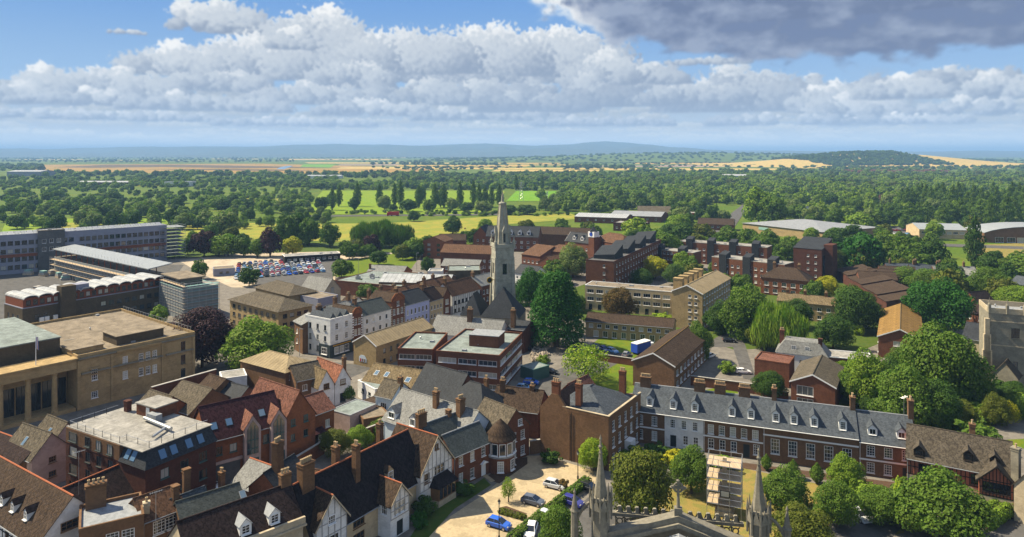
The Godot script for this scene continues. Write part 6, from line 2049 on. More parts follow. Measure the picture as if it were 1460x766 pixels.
	for q in [["hip roofed brown tiled brick house right of the spire", 16.0, 362.0, 29.0, 352.0, 12.0, 9.6, "tile_rust", "hip", 3.0], ["brick house with rust mono roof close to the spire", 5.0, 360.0, 14.0, 352.0, 12.0, 8.0, "tile_rust", "mono", 4.0], ["brick house with brown roof in front of the hip roofed house", 12.5, 338.0, 20.0, 332.0, 14.0, 7.4, "tile_rust", "gz", 3.0], ["slate roofed house with a white front beside the spire", 1.0, 312.0, 9.5, 304.0, 9.0, 7.0, "slate_dark", "gx", 3.0], ["grey roofed low house below the rust roofed flats", -34.0, 336.0, -16.0, 331.0, 10.0, 6.0, "slate_pale", "gx", 2.6]]:
		house("brick_block", q[0], "building", V(q[1], q[2]), V(q[3], q[4]), q[5], q[6], {"wall": "white" if "white" in q[0] else "brick_red", "roof": q[7], "type": q[8], "rise": q[9], "win": [["f", 4, 2, 0.5, -0.5, 1.4, 2.8, 1.2, 1.3, "case"], ["r", 4, 2, 0.5, -0.5, 1.4, 2.8, 1.2, 1.3, "case"]]})
	var ct := house("clock_block", "brick block with dark roof, white gable ends and a small clock turret", "building", V(31, 408), V(46, 392), 10.0, 9.0, {"wall": "brick_red", "roof": "slate_dark", "rise": 4.6, "verge_board": "paint_white", "dorm": [[6, 1.0, 2.0, 1.8, "paint_white", "slate_dark", "case"], [12, 1.0, 2.0, 1.8, "paint_white", "slate_dark", "case"]], "win": [["f", 6, 2, 0.5, -0.5, 1.6, 3.0, 1.3, 1.4, "case"]]})
	var tu := MB.new()
	tu.box(Vector3(21.0, 7.5, -0.5), Vector3(4.0, 15.0, 4.0))
	part(ct, "turret", tu.mesh(), M.brick_red)
	var tw := MB.new()
	tw.box(Vector3(21.0, 14.4, -0.5), Vector3(4.4, 3.0, 4.4))
	part(ct, "turret_top", tw.mesh(), M.paint_white)
	var tc := MB.new()
	tc.lathe(Vector3(21.0, 15.9, -0.5), [[3.0, 0.0], [0.0, 3.0]], 4)
	part(ct, "turret_roof", tc.mesh(), M.slate_dark)
	var cf := MB.new()
	cf.tube(Vector3(21.0, 14.5, 1.7), Vector3(21.0, 14.5, 1.82), 1.1, 1.1, 14)
	part(ct, "clock_face", cf.mesh(), M.blue_paint)
	for q in [["brick house with red hipped turret roofs beyond the clock turret", 47.0, 402.0, 60.0, 384.0, 12.0, 10.5, "tile_rust"], ["tall brick house with reddish hip roof next to the dark flats", 50.0, 378.0, 58.0, 366.0, 10.0, 12.0, "tile_rust"]]:
		house("turret_house", q[0], "building", V(q[1], q[2]), V(q[3], q[4]), q[5], q[6], {"wall": "brick_red", "roof": q[7], "type": "hip", "rise": 4.0, "win": [["f", 5, 3, 0.5, -0.5, 1.4, 2.9, 1.2, 1.4, "case"]]})
	# left of the church: shop backs and car park neighbours
	house("grey_office", "office with flat mossy roof and grey window band left of the church tower", "building", V(-27.5, 300), V(-13.5, 301), 14.0, 9.2, {"wall": "brick_olive", "roof": "felt_green", "type": "flat", "parapet": 0.4, "win": [["r", 4, 2, 0.5, -0.5, 2.6, 3.2, 2.0, 1.6, "case"]]})
	house("white_hall", "large hall with white ribbed roof behind the shops", "building", at(540, 402, 7), at(640, 404, 7), 16.0, 7.0, {"wall": "brick_brown", "roof": "ribbed_white", "rise": 2.0})
	house("flat_supermarket", "broad flat roofed store with grey green roof behind the street", "building", V(-75, 296), V(-41, 280), 30.0, 6.0, {"wall": "brick_red", "roof": "felt_green", "type": "flat", "parapet": 0.3})
	for k in 6:
		var ux := thing("roof_unit", "grey air conditioning unit on the broad flat roofed store", "air conditioner", V(-66.0 + k * 5.2, 300.0 + (k % 3) * 4.0) + Vector3(0, 5.98, 0), 0.4, "roof units on the flat store")
		var ub := MB.new()
		ub.box(Vector3(0, 0.7, 0), Vector3(2.2, 1.4, 1.6))
		part(ux, "casing", ub.mesh(), M.steel)
		var uf := MB.new()
		uf.tube(Vector3(0, 1.4, 0), Vector3(0, 1.55, 0), 0.6, 0.6, 10)
		part(ux, "fan", uf.mesh(), M.iron)
	house("chapel", "small chapel with grey slate roof and pointed window by the car park", "chapel", V(-74, 276), V(-69.2, 283), 14.0, 5.2, {"wall": "stone_pale", "roof": "slate_pale", "type": "gz", "rise": 4.6, "win": [["f", 1, 1, 3, -3, 3.4, 0, 1.6, 3.0, "dark"]]})
	house("brown_office", "tan brick three storey office with brown hipped roof", "building", V(-98, 243.6), V(-74.8, 224.7), 12.5, 9.0, {"wall": "brick_buff", "roof": "tile_grey", "type": "hip", "rise": 2.8, "over": 0.8, "win": [["f", 8, 3, 1, -1, 1.0, 2.8, 1.8, 1.3, "dark"], ["r", 4, 3, 1, -1, 1.0, 2.8, 1.6, 1.3, "dark"]]})
	house("brown_office", "rear tan office wing with brown roof nearer the car park", "building", V(-98, 268), V(-80, 252), 11.0, 8.6, {"wall": "brick_buff", "roof": "tile_grey", "type": "hip", "rise": 2.6, "over": 0.8, "win": [["f", 6, 2, 1, -1, 1.6, 2.8, 1.8, 1.3, "dark"]]})
	house("blank_wall_block", "plain grey rendered block in front of the chapel", "building", V(-86, 262), V(-69, 249), 9.0, 8.0, {"wall": "grey_panel", "roof": "felt_brown", "type": "flat", "parapet": 0.2})
	house("brown_gable_shed", "small brown tiled outhouse beside the pointed conifer", "house", V(-64, 262), V(-58, 256), 6.0, 4.2, {"wall": "brick_red", "roof": "tile_brown", "rise": 2.4})
	house("site_hut", "long low hut with flat roof at the edge of the crowded car park", "hut", V(-123, 379), V(-96, 392), 9.0, 3.8, {"wall": "timber_black", "roof": "felt_grey", "type": "flat", "parapet": 0.15, "coping": "paint_white", "win": [["f", 9, 1, 1, -1, 1.2, 0, 1.8, 1.2, "case"]]})
	house("brick_gabled_store", "brick store with grey double gabled roof left of the white hall", "building", at(521, 391, 5), at(572, 393, 5), 14.0, 5.0, {"wall": "brick_orange", "roof": "slate_pale", "rise": 3.0, "chim": [[0.5, -4, 0.8, 0.8, 9.0, 0]]})
	house("white_clinic", "white boxy clinic behind the green tree by the flats", "building", at(610, 388, 5), at(630, 388, 5), 8.0, 5.0, {"wall": "white", "roof": "felt_grey", "type": "flat"})
	house("site_cabin", "white site cabin on the bare building yard", "cabin", at(304, 384, 3.6), at(335, 382, 3.6), 8.0, 3.4, {"wall": "grey_panel", "roof": "felt_brown", "type": "flat", "parapet": 0.2, "win": [["f", 2, 1, 2, -2, 1.2, 0, 1.4, 1.0, "dark"]]})


func westgate_row() -> void:
	var u := Vector3(0.56, 0, -0.828)
	var s := V(-53.0, 204.5)
	var row := [
		[0.0, 8.6, 11.0, "white", "slate", "flat", 0.6, "white corner inn with dark green ground floor front", [["f", 2, 2, 0.6, -0.4, 4.6, 3.3, 1.15, 1.9, "sash"], ["l", 3, 3, 0.6, -0.6, 1.4, 3.2, 1.0, 1.6, "dark"]], 11.0],
		[8.7, 12.6, 11.2, "brick_red", "tile_brown", "gz", 1.6, "narrow red brick house with curved gable beside the inn", [["f", 2, 2, 0.4, -0.4, 4.6, 3.2, 1.1, 1.9, "sash"]], 10.0],
		[12.7, 25.2, 9.8, "white", "slate_green", "gx", 3.2, "long white street house with two rows of small windows", [["f", 4, 2, 0.6, -0.6, 4.2, 2.9, 1.0, 1.5, "plain"]], 9.0],
		[25.3, 31.6, 12.0, "brick_red", "tile_brown", "gz", 2.2, "ornate red brick house with stepped gable in the street row", [["f", 3, 2, 0.4, -0.4, 4.2, 3.4, 1.1, 1.9, "sash"], ["f", 1, 1, 1.8, -1.8, 10.2, 0, 1.2, 1.6, "sash"]], 10.0],
		[31.7, 44.0, 9.6, "lilac", "slate_dark", "gx", 3.4, "lilac painted house with black slate roof in the street row", [["f", 6, 2, 0.5, -0.5, 3.2, 3.0, 0.95, 1.8, "plain"]], 10.0],
		[44.1, 51.4, 8.8, "cream", "tile_dark", "gx", 3.6, "cream street house with dark steep roof next to the lilac one", [["f", 4, 2, 0.4, -0.4, 2.8, 2.9, 0.9, 1.5, "plain"]], 9.0],
		[51.5, 55.4, 9.4, "brick_red", "tile_brown", "gz", 2.6, "slim red brick gabled house with white oriel in the street row", [["f", 1, 2, 0.6, -0.6, 3.4, 2.9, 1.8, 1.8, "case"]], 9.0],
		[56.5, 73.0, 8.4, "white", "tile_rust", "gx", 4.2, "long timber framed white house with brown tiled roof near the church", [["f", 7, 2, 0.5, -0.5, 2.4, 2.9, 1.4, 1.4, "black"]], 9.0],
		[74.0, 86.0, 9.4, "brick_red", "slate_pale", "gx", 3.0, "brick and white gabled shops at the foot of the church tower", [["f", 5, 2, 0.5, -0.5, 3.2, 2.9, 1.2, 1.6, "case"]], 10.0]]
	for r in row:
		var ch := [[1.0, -r[9] * 0.5, 0.9, 1.2, r[2] + (r[6] if r[5] == "gx" else 0.8) + 1.6, 3]] if r[5] != "flat" else [[4.0, -9.6, 1.8, 0.8, 13.4, 4]]
		if r[5] == "gz":
			ch = []
		var o := house("street_house", r[7], "house", s + u * r[0], s + u * r[1], r[9], r[2], {"wall": r[3], "roof": r[4], "type": r[5], "rise": r[6], "over": 0.1, "win": r[8], "chim": ch, "group": "houses along the old street"})
		var l: float = r[1] - r[0]
		if r[7].begins_with("white corner"):
			var sf := MB.new()
			sf.box(Vector3(l * 0.5, 1.9, 0.03), Vector3(l + 0.1, 3.8, 0.2))
			sf.box(Vector3(-0.03, 1.9, -2.4), Vector3(0.2, 3.8, 4.8))
			part(o, "shop_front", sf.mesh(), M.shop_dark)
			for x in [2.2, 4.2, 6.2]:
				add_window(o, Vector3(x, 0.9, 0.2), 0, 1.6, 2.0, "leadw")
			add_window(o, Vector3(-0.18, 0.9, -2.4), -PI * 0.5, 2.4, 2.0, "leadw")
			var gs := MB.new()
			gs.box(Vector3(l * 0.5, 3.4, 0.16), Vector3(l * 0.8, 0.3, 0.06))
			part(o, "gilt_sign", gs.mesh(), M.gold)
			for k in 3:
				var hp := MB.new()
				hp.prism([Vector3(0.6 + k * 2.7, 11.0, -1.0), Vector3(1.9 + k * 2.7, 12.8, -1.0), Vector3(3.2 + k * 2.7, 11.0, -1.0)], Vector3(0, 0, -9.0))
				part(o, "roof_ridge_bay", hp.mesh(), M.slate)
		elif "narrow red" in r[7] or "ornate" in r[7]:
			for x in [0.15, l - 0.15]:
				for k in 9:
					var qb := MB.new()
					qb.box(Vector3(x, 4.3 + k * 0.75, 0.03), Vector3(0.5, 0.4, 0.1))
					part(o, "quoin", qb.mesh(), M.stone_pale if "ornate" in r[7] else M.paint_white)
			var ped := MB.new()
			ped.prism([Vector3(0, r[2], -0.1), Vector3(0.1, r[2] + 0.9, -0.1), Vector3(l * 0.28, r[2] + r[6] + 0.2, -0.1), Vector3(l * 0.72, r[2] + r[6] + 0.2, -0.1), Vector3(l - 0.1, r[2] + 0.9, -0.1), Vector3(l, r[2], -0.1)], Vector3(0, 0, 0.25))
			part(o, "shaped_gable", ped.mesh(), M.brick_orange)
		elif "timber framed" in r[7]:
			timbers(o, l, r[2], 0, 0.03, "timber_black", 1.1, false, 2.2)
	house("brick_side_house", "plain brick side wing with pale roof left of the white corner inn", "house", V(-66.5, 214.0), V(-62.4, 208.9), 9.0, 8.8, {"wall": "brick_brown", "roof": "slate_pale", "type": "gx", "rise": 1.8, "win": [["f", 1, 2, 1.2, 3.4, 2.4, 3.0, 1.0, 1.5, "sash"], ["l", 3, 2, 1, -1, 2.4, 3.0, 1.0, 1.5, "sash"]]})
	var nrm := Vector3(0.828, 0, 0.56)
	for q in [["grey slate rear roof behind the long white street house", 13.0, 27.0, 12.0, "slate_pale", 3.4], ["brown tiled rear roofs with chimneys behind the lilac house", 40.0, 56.0, 11.5, "tile_rust", 4.0], ["long brown tiled roof with brick stacks above the timber framed house", 56.0, 74.0, 11.0, "tile_rust", 4.4], ["pale flat rear roof behind the ornate brick house", 28.0, 40.0, 12.0, "slate_pale", 2.0]]:
		house("rear_range", q[0], "house", s + u * q[1] - nrm * 10.8, s + u * q[2] - nrm * 10.8, q[3], 7.6, {"wall": "brick_red", "roof": q[4], "rise": q[5], "chim": [[2.0, -4.0, 1.2, 0.9, 13.4, 3], [9.5, -6.0, 1.2, 0.9, 13.2, 3]]})


func church() -> void:
	var yaw := 0.25
	var tc := V(-3.2, 238.0)
	var o := thing("church", "grey stone church with tall tower and cut off spire", "church", tc, yaw)
	var w := 6.3
	var h := 28.2
	# tower with its window recesses, front and right and left
	var tb := MB.new()
	var hw := w * 0.5
	var holes := [[w * 0.5 - 0.75, 19.2, 1.5, 3.6], [w * 0.5 - 0.4, 13.6, 0.8, 1.5]]
	for f in 4:
		var fo := face_of(["f", "r", "b", "l"][f], w, w)
		wall_face(tb, fo[0] + Vector3(-hw, 0, hw), fo[1], fo[2], w, h, holes, 0.5)
	part(o, "tower", tb.mesh(), M.stone_light)
	for f in 4:
		var rot := Basis(Vector3.UP, f * PI * 0.5)
		add_window(o, rot * Vector3(0, 19.2, hw - 0.35), f * PI * 0.5, 1.5, 3.6, "dark")
		add_window(o, rot * Vector3(0, 13.6, hw - 0.35), f * PI * 0.5, 0.8, 1.5, "dark1")
		for y in [11.6, 17.4, 24.4, 27.6]:
			var sb := MB.new()
			sb.box(rot * Vector3(0, y, hw + 0.08), rot.inverse() * Vector3(w + 0.3, 0.28, 0.2) if false else (Vector3(w + 0.3, 0.28, 0.2) if f % 2 == 0 else Vector3(0.2, 0.28, w + 0.3)))
			part(o, "string_course", sb.mesh(), M.stone_light)
		for x in [-hw + 0.35, hw - 0.35]:  # angle buttresses
			var bb := MB.new()
			var c := rot * Vector3(x, 0, hw + 0.35)
			var lo := []
			var hi := []
			for q in [[-0.45, 0.45], [0.45, 0.45], [0.45, -0.45], [-0.45, -0.45]]:
				lo.append(c + rot * Vector3(q[0], 0, q[1] * 1.3))
				hi.append(c + rot * Vector3(q[0] * 0.8, 25.0, q[1] * 0.3 - 0.3))
			bb.hexa(lo, hi)
			part(o, "buttress", bb.mesh(), M.stone_light)
	for f in 4:  # blind tracery panels
		var rot := Basis(Vector3.UP, f * PI * 0.5)
		for x in [-1.9, 1.9]:
			var pb := MB.new()
			for q in [[-0.6, 0.0, 0.14, 3.8], [0.6, 0.0, 0.14, 3.8]]:
				var cc := rot * Vector3(x + q[0], 21.0, hw + 0.05)
				pb.box(cc, Vector3(q[2], q[3], q[2]))
			part(o, "blind_tracery", pb.mesh(), M.stone_pale)
	# parapet, corner pinnacles, octagonal spire cut short under a small cap
	var pp := MB.new()
	for q in [[0, hw, w, 0.3], [0, -hw, w, 0.3], [hw, 0, 0.3, w], [-hw, 0, 0.3, w]]:
		pp.box(Vector3(q[0], h + 0.6, q[1]), Vector3(q[2] + 0.3, 1.2, q[3] + 0.3))
	part(o, "parapet", pp.mesh(), M.stone_light)
	for x in [-hw, hw]:
		for z in [-hw, hw]:
			var cb := MB.new()
			cb.lathe(Vector3(x, h, z), [[0.55, 0.0], [0.55, 2.2], [0.3, 2.4], [0.0, 4.2]], 6)
			part(o, "pinnacle", cb.mesh(), M.stone_light)
	var sp := MB.new()
	sp.lathe(Vector3(0, h, 0), [[2.5, 0.0], [2.35, 4.0], [1.95, 7.5], [1.2, 14.2], [1.4, 14.5], [1.25, 15.0], [0.55, 15.2], [0.4, 17.0], [0.1, 18.4], [0.05, 20.4]], 8)
	part(o, "spire", sp.mesh(), M.stone_light)
	for k in 4:
		var a := k * PI * 0.5
		var lu := MB.new()
		var rot := Basis(Vector3.UP, a)
		var base := []
		var tip := []
		for q in [[-0.6, 2.7], [0.6, 2.7], [0.6, 1.4], [-0.6, 1.4]]:
			base.append(rot * Vector3(q[0], h + 0.8, q[1]))
			tip.append(rot * Vector3(q[0], h + 5.2, q[1]))
		lu.hexa(base, tip)
		lu.prism([rot * Vector3(-0.75, h + 5.2, 2.75), rot * Vector3(0, h + 7.2, 2.75), rot * Vector3(0.75, h + 5.2, 2.75)], rot * Vector3(0, 0, -1.6))
		part(o, "spire_light", lu.mesh(), M.stone_light)
		var lg := MB.new()
		lg.box(rot * Vector3(0, h + 3.2, 2.72), Vector3(0.7, 3.0, 0.06) if k % 2 == 0 else Vector3(0.06, 3.0, 0.7))
		part(o, "louvre", lg.mesh(), M.frame_dark)
	# eight ribs up the spire
	for k in 8:
		var a := TAU * k / 8.0
		var rb := MB.new()
		var dd := Vector3(cos(a), 0, -sin(a))
		rb.tube(dd * 2.45 + Vector3(0, h + 3, 0), dd * 1.25 + Vector3(0, h + 14.2, 0), 0.14, 0.1, 5)
		part(o, "spire_rib", rb.mesh(), M.stone_pale)
	# nave and aisle roofs towards the viewer
	var inv := o.transform.affine_inverse()
	for q in [["nave", V(-10.2, 226.0), V(2.0, 223.6), 13.5, 7.0, 8.6], ["aisle", V(-17.0, 231.0), V(-10.4, 229.5), 12.0, 6.6, 6.4]]:
		var n := Node3D.new()
		n.name = q[0]
		o.add_child(n)
		n.transform = inv * Transform3D(Basis(Vector3.UP, yaw_of(q[2] - q[1])), q[1])
		build_house(o, n, (q[2] - q[1]).length(), q[3], q[4], {"wall": "stone", "roof": "slate_dark", "type": "hip", "rise": q[5], "over": 0.2})
	var clk := MB.new()
	clk.tube(Vector3(-5.2, 17.6, 3.0), Vector3(-5.2, 17.6, 3.3), 1.0, 1.0, 14)
	clk.tube(Vector3(-5.2, 17.6, 3.1), Vector3(-3.6, 17.6, 3.1), 0.1, 0.1, 6)
	var cn := thing("street_clock", "round gilt clock hung out from the church tower", "clock", tc, yaw)
	part(cn, "case", clk.mesh(), M.gold)
	var cf := MB.new()
	cf.tube(Vector3(-5.2, 17.6, 3.3), Vector3(-5.2, 17.6, 3.33), 0.75, 0.75, 14)
	part(cn, "dial", cf.mesh(), M.iron)


func right_town() -> void:
	house("ochre_roofed_flats", "long brick flats with ochre lichened roof among the churchyard trees", "building", V(107.6, 206), V(117.4, 200.5), 40.0, 6.2, {"wall": "brick_red", "roof": "tile_ochre", "type": "gz", "rise": 2.6, "verge_board": "paint_white", "ridge": "tile_tan", "win": [["f", 1, 2, 3.2, 7.0, 0.9, 2.9, 2.4, 1.4, "case"], ["l", 10, 2, 1, -1, 0.9, 2.9, 1.8, 1.4, "case3"]]})
	house("brown_gable_house", "brick house with brown gabled roof and glazed balcony behind the terrace", "house", V(65.8, 165.4), V(74.0, 160.6), 18.0, 6.2, {"wall": "brick_red", "roof": "tile_grey", "type": "gz", "rise": 2.2, "verge_board": "paint_white", "win": [["f", 1, 2, 0.8, 5.4, 0.4, 2.9, 3.6, 2.2, "case3"]]})
	house("flat_brick_block", "plain red brick block with flat reddish roof", "building", V(63.3, 183), V(70.6, 178.6), 8.0, 6.0, {"wall": "brick_red", "roof": "tile_red", "type": "flat", "parapet": 0.3})
	var m := house("mansard_villa", "white villa with grey slate mansard and flat lead top", "house", V(72.6, 193), V(84.4, 187.2), 8.0, 5.2, {"wall": "white", "roof": "felt_grey", "type": "flat", "parapet": 0.0, "win": [["f", 3, 1, 1, -1, 2.2, 0, 1.2, 1.6, "sash"]]})
	var ml := (V(84.4, 187.2) - V(72.6, 193)).length()
	var mb := MB.new()
	mb.hexa([Vector3(-0.2, 5.2, 0.2), Vector3(ml + 0.2, 5.2, 0.2), Vector3(ml + 0.2, 5.2, -8.2), Vector3(-0.2, 5.2, -8.2)], [Vector3(2.2, 8.4, -1.6), Vector3(ml - 2.2, 8.4, -1.6), Vector3(ml - 2.2, 8.4, -6.4), Vector3(2.2, 8.4, -6.4)])
	part(m, "mansard", mb.mesh(), M.slate_pale)
	for x in [4.6, 8.0]:
		add_window(m, Vector3(x, 5.9, -0.5), 0, 1.2, 1.5, "sash")
	chimney(m, Vector3(1.2, 6.0, -5.0), 1.2, 0.9, 4.2, 3, "brick_red")
	chimney(m, Vector3(ml - 2.0, 6.0, -2.0), 1.0, 0.9, 3.6, 0, "brick_dark")
	house("flat_annex", "brick annex with pale flat roof and black framed glazing beside the mansard villa", "building", V(85.0, 188.6), V(95.5, 185.0), 7.5, 5.0, {"wall": "brick_red", "roof": "felt_grey", "type": "flat", "parapet": 0.2, "coping": "paint_white", "win": [["f", 1, 1, 0.5, 4.0, 0.8, 0, 3.0, 3.2, "ribbon"], ["f", 2, 2, 4.4, -0.6, 0.6, 2.2, 2.2, 1.2, "case"]]})
	house("buff_row", "low buff brick row with lichened tan roof above the bright green willow", "building", V(96.8, 256), V(113.6, 246.4), 9.0, 6.2, {"wall": "brick_buff", "roof": "tile_tan", "rise": 2.0, "chim": [[3, -4.5, 1.0, 0.8, 9.6, 2], [9, -4.5, 1.0, 0.8, 9.6, 2], [16, -4.5, 1.0, 0.8, 9.6, 2]], "win": [["f", 6, 2, 0.6, -0.6, 0.8, 2.8, 1.4, 1.3, "case"]]})
	house("hipped_school", "red brick house with brown hipped roof and tall chimneys", "building", V(105.7, 298), V(121.6, 287.6), 12.0, 7.2, {"wall": "brick_orange", "roof": "tile_brown", "type": "hip", "rise": 4.2, "win": [["f", 5, 2, 0.6, -0.6, 1.0, 3.0, 1.9, 1.7, "case3"], ["r", 3, 2, 0.6, -0.6, 1.0, 3.0, 1.2, 1.7, "case"]], "chim": [[4, -7.5, 1.2, 1.0, 12.6, 2], [14, -7.5, 1.2, 1.0, 12.6, 2]]})
	# dark brick estate blocks
	for q in [["long dark brick estate block with flat roof and slate stair heads", 92.0, 386.0, 131.0, 360.0, 11.2, 4], ["nearer dark brick estate block with flat roof, partly behind trees", 94.0, 330.0, 119.0, 306.0, 11.0, 3], ["low dark brick estate block left of the others", 72.0, 372.0, 92.0, 356.0, 9.0, 2]]:
		var a := V(q[1], q[2])
		var b := V(q[3], q[4])
		var o := house("estate_block", q[0], "building", a, b, 10.0, q[5], {"wall": "brick_red", "roof": "felt_grey", "type": "flat", "parapet": 0.3, "coping": "concrete", "win": [["f", 12, 3, 0.6, -0.6, 1.4, 2.9, 1.2, 1.2, "case"]]})
		for k in q[6]:
			var tb := MB.new()
			var x: float = (b - a).length() * (k + 0.5) / q[6]
			tb.hexa([Vector3(x - 1.8, 0, 0.6), Vector3(x + 1.8, 0, 0.6), Vector3(x + 1.8, 0, -4), Vector3(x - 1.8, 0, -4)], [Vector3(x - 1.8, q[5] + 1.8, 0.6), Vector3(x + 1.8, q[5] + 1.8, 0.6), Vector3(x + 1.8, q[5] + 3.0, -4), Vector3(x - 1.8, q[5] + 3.0, -4)])
			part(o, "stair_head", tb.mesh(), M.slate_dark)
	var ta := house("estate_tower", "tall dark brick block with sloping slate top right of the hipped house", "building", V(133.6, 333), V(143.6, 325), 18.0, 15.0, {"wall": "brick_dark", "roof": "slate_dark", "type": "mono", "rise": 3.6, "over": 0.1, "win": [["f", 2, 4, 5, -1, 2.0, 3.1, 1.0, 1.2, "case"]]})
	var sg := MB.new()
	sg.box(Vector3(14.6, 8.5, -8.0), Vector3(4.0, 17.0, 8.0))
	part(ta, "stair_shaft", sg.mesh(), M.brick_dark)
	var sgl := MB.new()
	sgl.box(Vector3(12.9, 6.0, -3.0), Vector3(0.5, 12.0, 2.0))
	part(ta, "stair_glass", sgl.mesh(), M.pane_blue)
	# brown stepped terraces and the houses by the park
	for k in 7:  # each unit falls to the left, its clerestory stands on the right
		var a := V(140.0 + k * 2.2, 262.0 + k * 10.6)
		house("stepped_house", "%s brown roofed house of the stepped terrace, counted from the nearest" % ORDINAL[k], "house", a + Vector3(1.6, 0, -9.6), a, 12.0, 4.4 + 0.5 * (k % 2), {"wall": "brick_dark", "roof": "tile_brown", "type": "mono", "rise": 2.6, "win": [["r", 1, 1, 3, -3, 1.2, 0, 1.6, 1.3, "case"], ["b", 2, 1, 1, -1, 1.2, 0, 1.4, 1.2, "case"]], "group": "stepped brown terrace"})
	for k in 3:
		var a2 := at(1226 + k * 15, 397 - k * 4, 5.4)
		house("brown_terrace_house", "brown roofed terrace house beyond the stepped terrace", "house", a2, a2 + Vector3(14.0, 0, 4.5), 10.0, 5.4, {"wall": "brick_red", "roof": "tile_brown", "rise": 2.4, "win": [["f", 3, 1, 0.5, -0.5, 2.8, 0, 1.2, 1.1, "case"]], "group": "brown terrace near the park"})
	for k in 3:
		var a3 := at(1267 + k * 34, 386 + k * 2, 5.6)
		house("slate_terrace_house", "slate roofed brick terrace house near the park", "house", a3, a3 + Vector3(17.0, 0, 3.0), 8.0, 5.6, {"wall": "brick_red", "roof": "slate" if k != 2 else "slate_pale", "rise": 2.8, "win": [["f", 4, 2, 0.5, -0.5, 0.8, 2.6, 1.1, 1.2, "case"]], "chim": [[2, -4, 0.8, 0.8, 10.2, 2], [13, -4, 0.8, 0.8, 10.2, 2]], "group": "slate terrace near the park"})
	for q in [["brick house with small gable right of the round oak", 1372, 425, 1392, 429, "gz"], ["pale grey roofed terrace beside the park", 1356, 392, 1402, 397, "gx"], ["dark low roofs by the church nave", 1374, 443, 1422, 455, "gx"], ["grey roofed house at the right edge above the church", 1440, 403, 1475, 409, "gx"]]:
		house("park_house", q[0], "house", at(q[1], q[2], 5.6), at(q[3], q[4], 5.6), 9.0, 5.6, {"wall": "brick_red", "roof": "slate_pale" if "pale" in q[0] else ("slate" if "grey" in q[0] else "tile_dark"), "type": q[5], "rise": 2.6, "win": [["f", 3, 2, 0.5, -0.5, 0.8, 2.6, 1.1, 1.2, "case"]]})
	# the stone church at the right edge
	var t0 := V(121.0, 178.0)
	var t1 := V(131.5, 173.5)
	var c := house("parish_church", "square stone church tower with parapet and porch at the right edge", "church", t0, t1, 11.0, 19.4, {"wall": "stone", "roof": "lead", "type": "flat", "parapet": 1.3, "coping": "stone_pale", "band": ["stone_pale", [11.4, 17.4]], "win": [["f", 1, 1, 4, -4, 13.4, 0, 1.8, 2.6, "dark"], ["f", 1, 1, 4.6, -4.6, 6.0, 0, 0.9, 1.6, "dark1"]]})
	for x in [0.2, 4.0, 7.6, 11.2]:
		var pb := MB.new()
		pb.lathe(Vector3(x, 19.4, -0.1), [[0.4, 0.0], [0.4, 2.2], [0.15, 2.6], [0.0, 4.0]], 6)
		part(c, "pinnacle", pb.mesh(), M.stone)
	for k in 3:
		var bb := MB.new()
		bb.box(Vector3(-0.35, 9.0 - k * 2.0, 0.1), Vector3(1.0 + k * 0.5, 18.0 - k * 4.0, 1.2))
		part(c, "buttress", bb.mesh(), M.stone_pale)
	var inv := c.transform.affine_inverse()
	for q in [["porch", at(1414, 534, 4.6), at(1452, 541, 4.6), 8.0, 4.6, 3.6, "stone_slate", "gz"], ["nave", at(1372, 480, 8), at(1418, 487, 8), 14.0, 7.6, 3.2, "slate_dark", "gx"]]:
		var n := Node3D.new()
		n.name = q[0]
		c.add_child(n)
		n.transform = inv * Transform3D(Basis(Vector3.UP, yaw_of(q[2] - q[1])), q[1])
		build_house(c, n, (q[2] - q[1]).length(), q[3], q[4], {"wall": "stone_pale" if q[0] == "nave" else "stone", "roof": q[6], "type": q[7], "rise": q[5], "over": 0.2})
	garden_wall("garden_wall", "brick garden wall behind the terrace with an arched gate pier", at(985, 536, 2.4), at(1075, 548, 2.4), 2.4, 0.4)
	garden_wall("garden_wall", "brick wall along the white van's yard", at(1075, 549, 2.2), at(1124, 560, 2.2), 2.2, 0.4)
	garden_wall("garden_wall", "brick wall between parked cars and the dry lawn", at(842, 503, 2), at(905, 512, 2), 2.0, 0.35)
	garden_wall("garden_wall", "curved brick wall under the clipped hedge at the right edge", at(1398, 738, 1.6), at(1446, 706, 1.6), 1.6, 0.5)


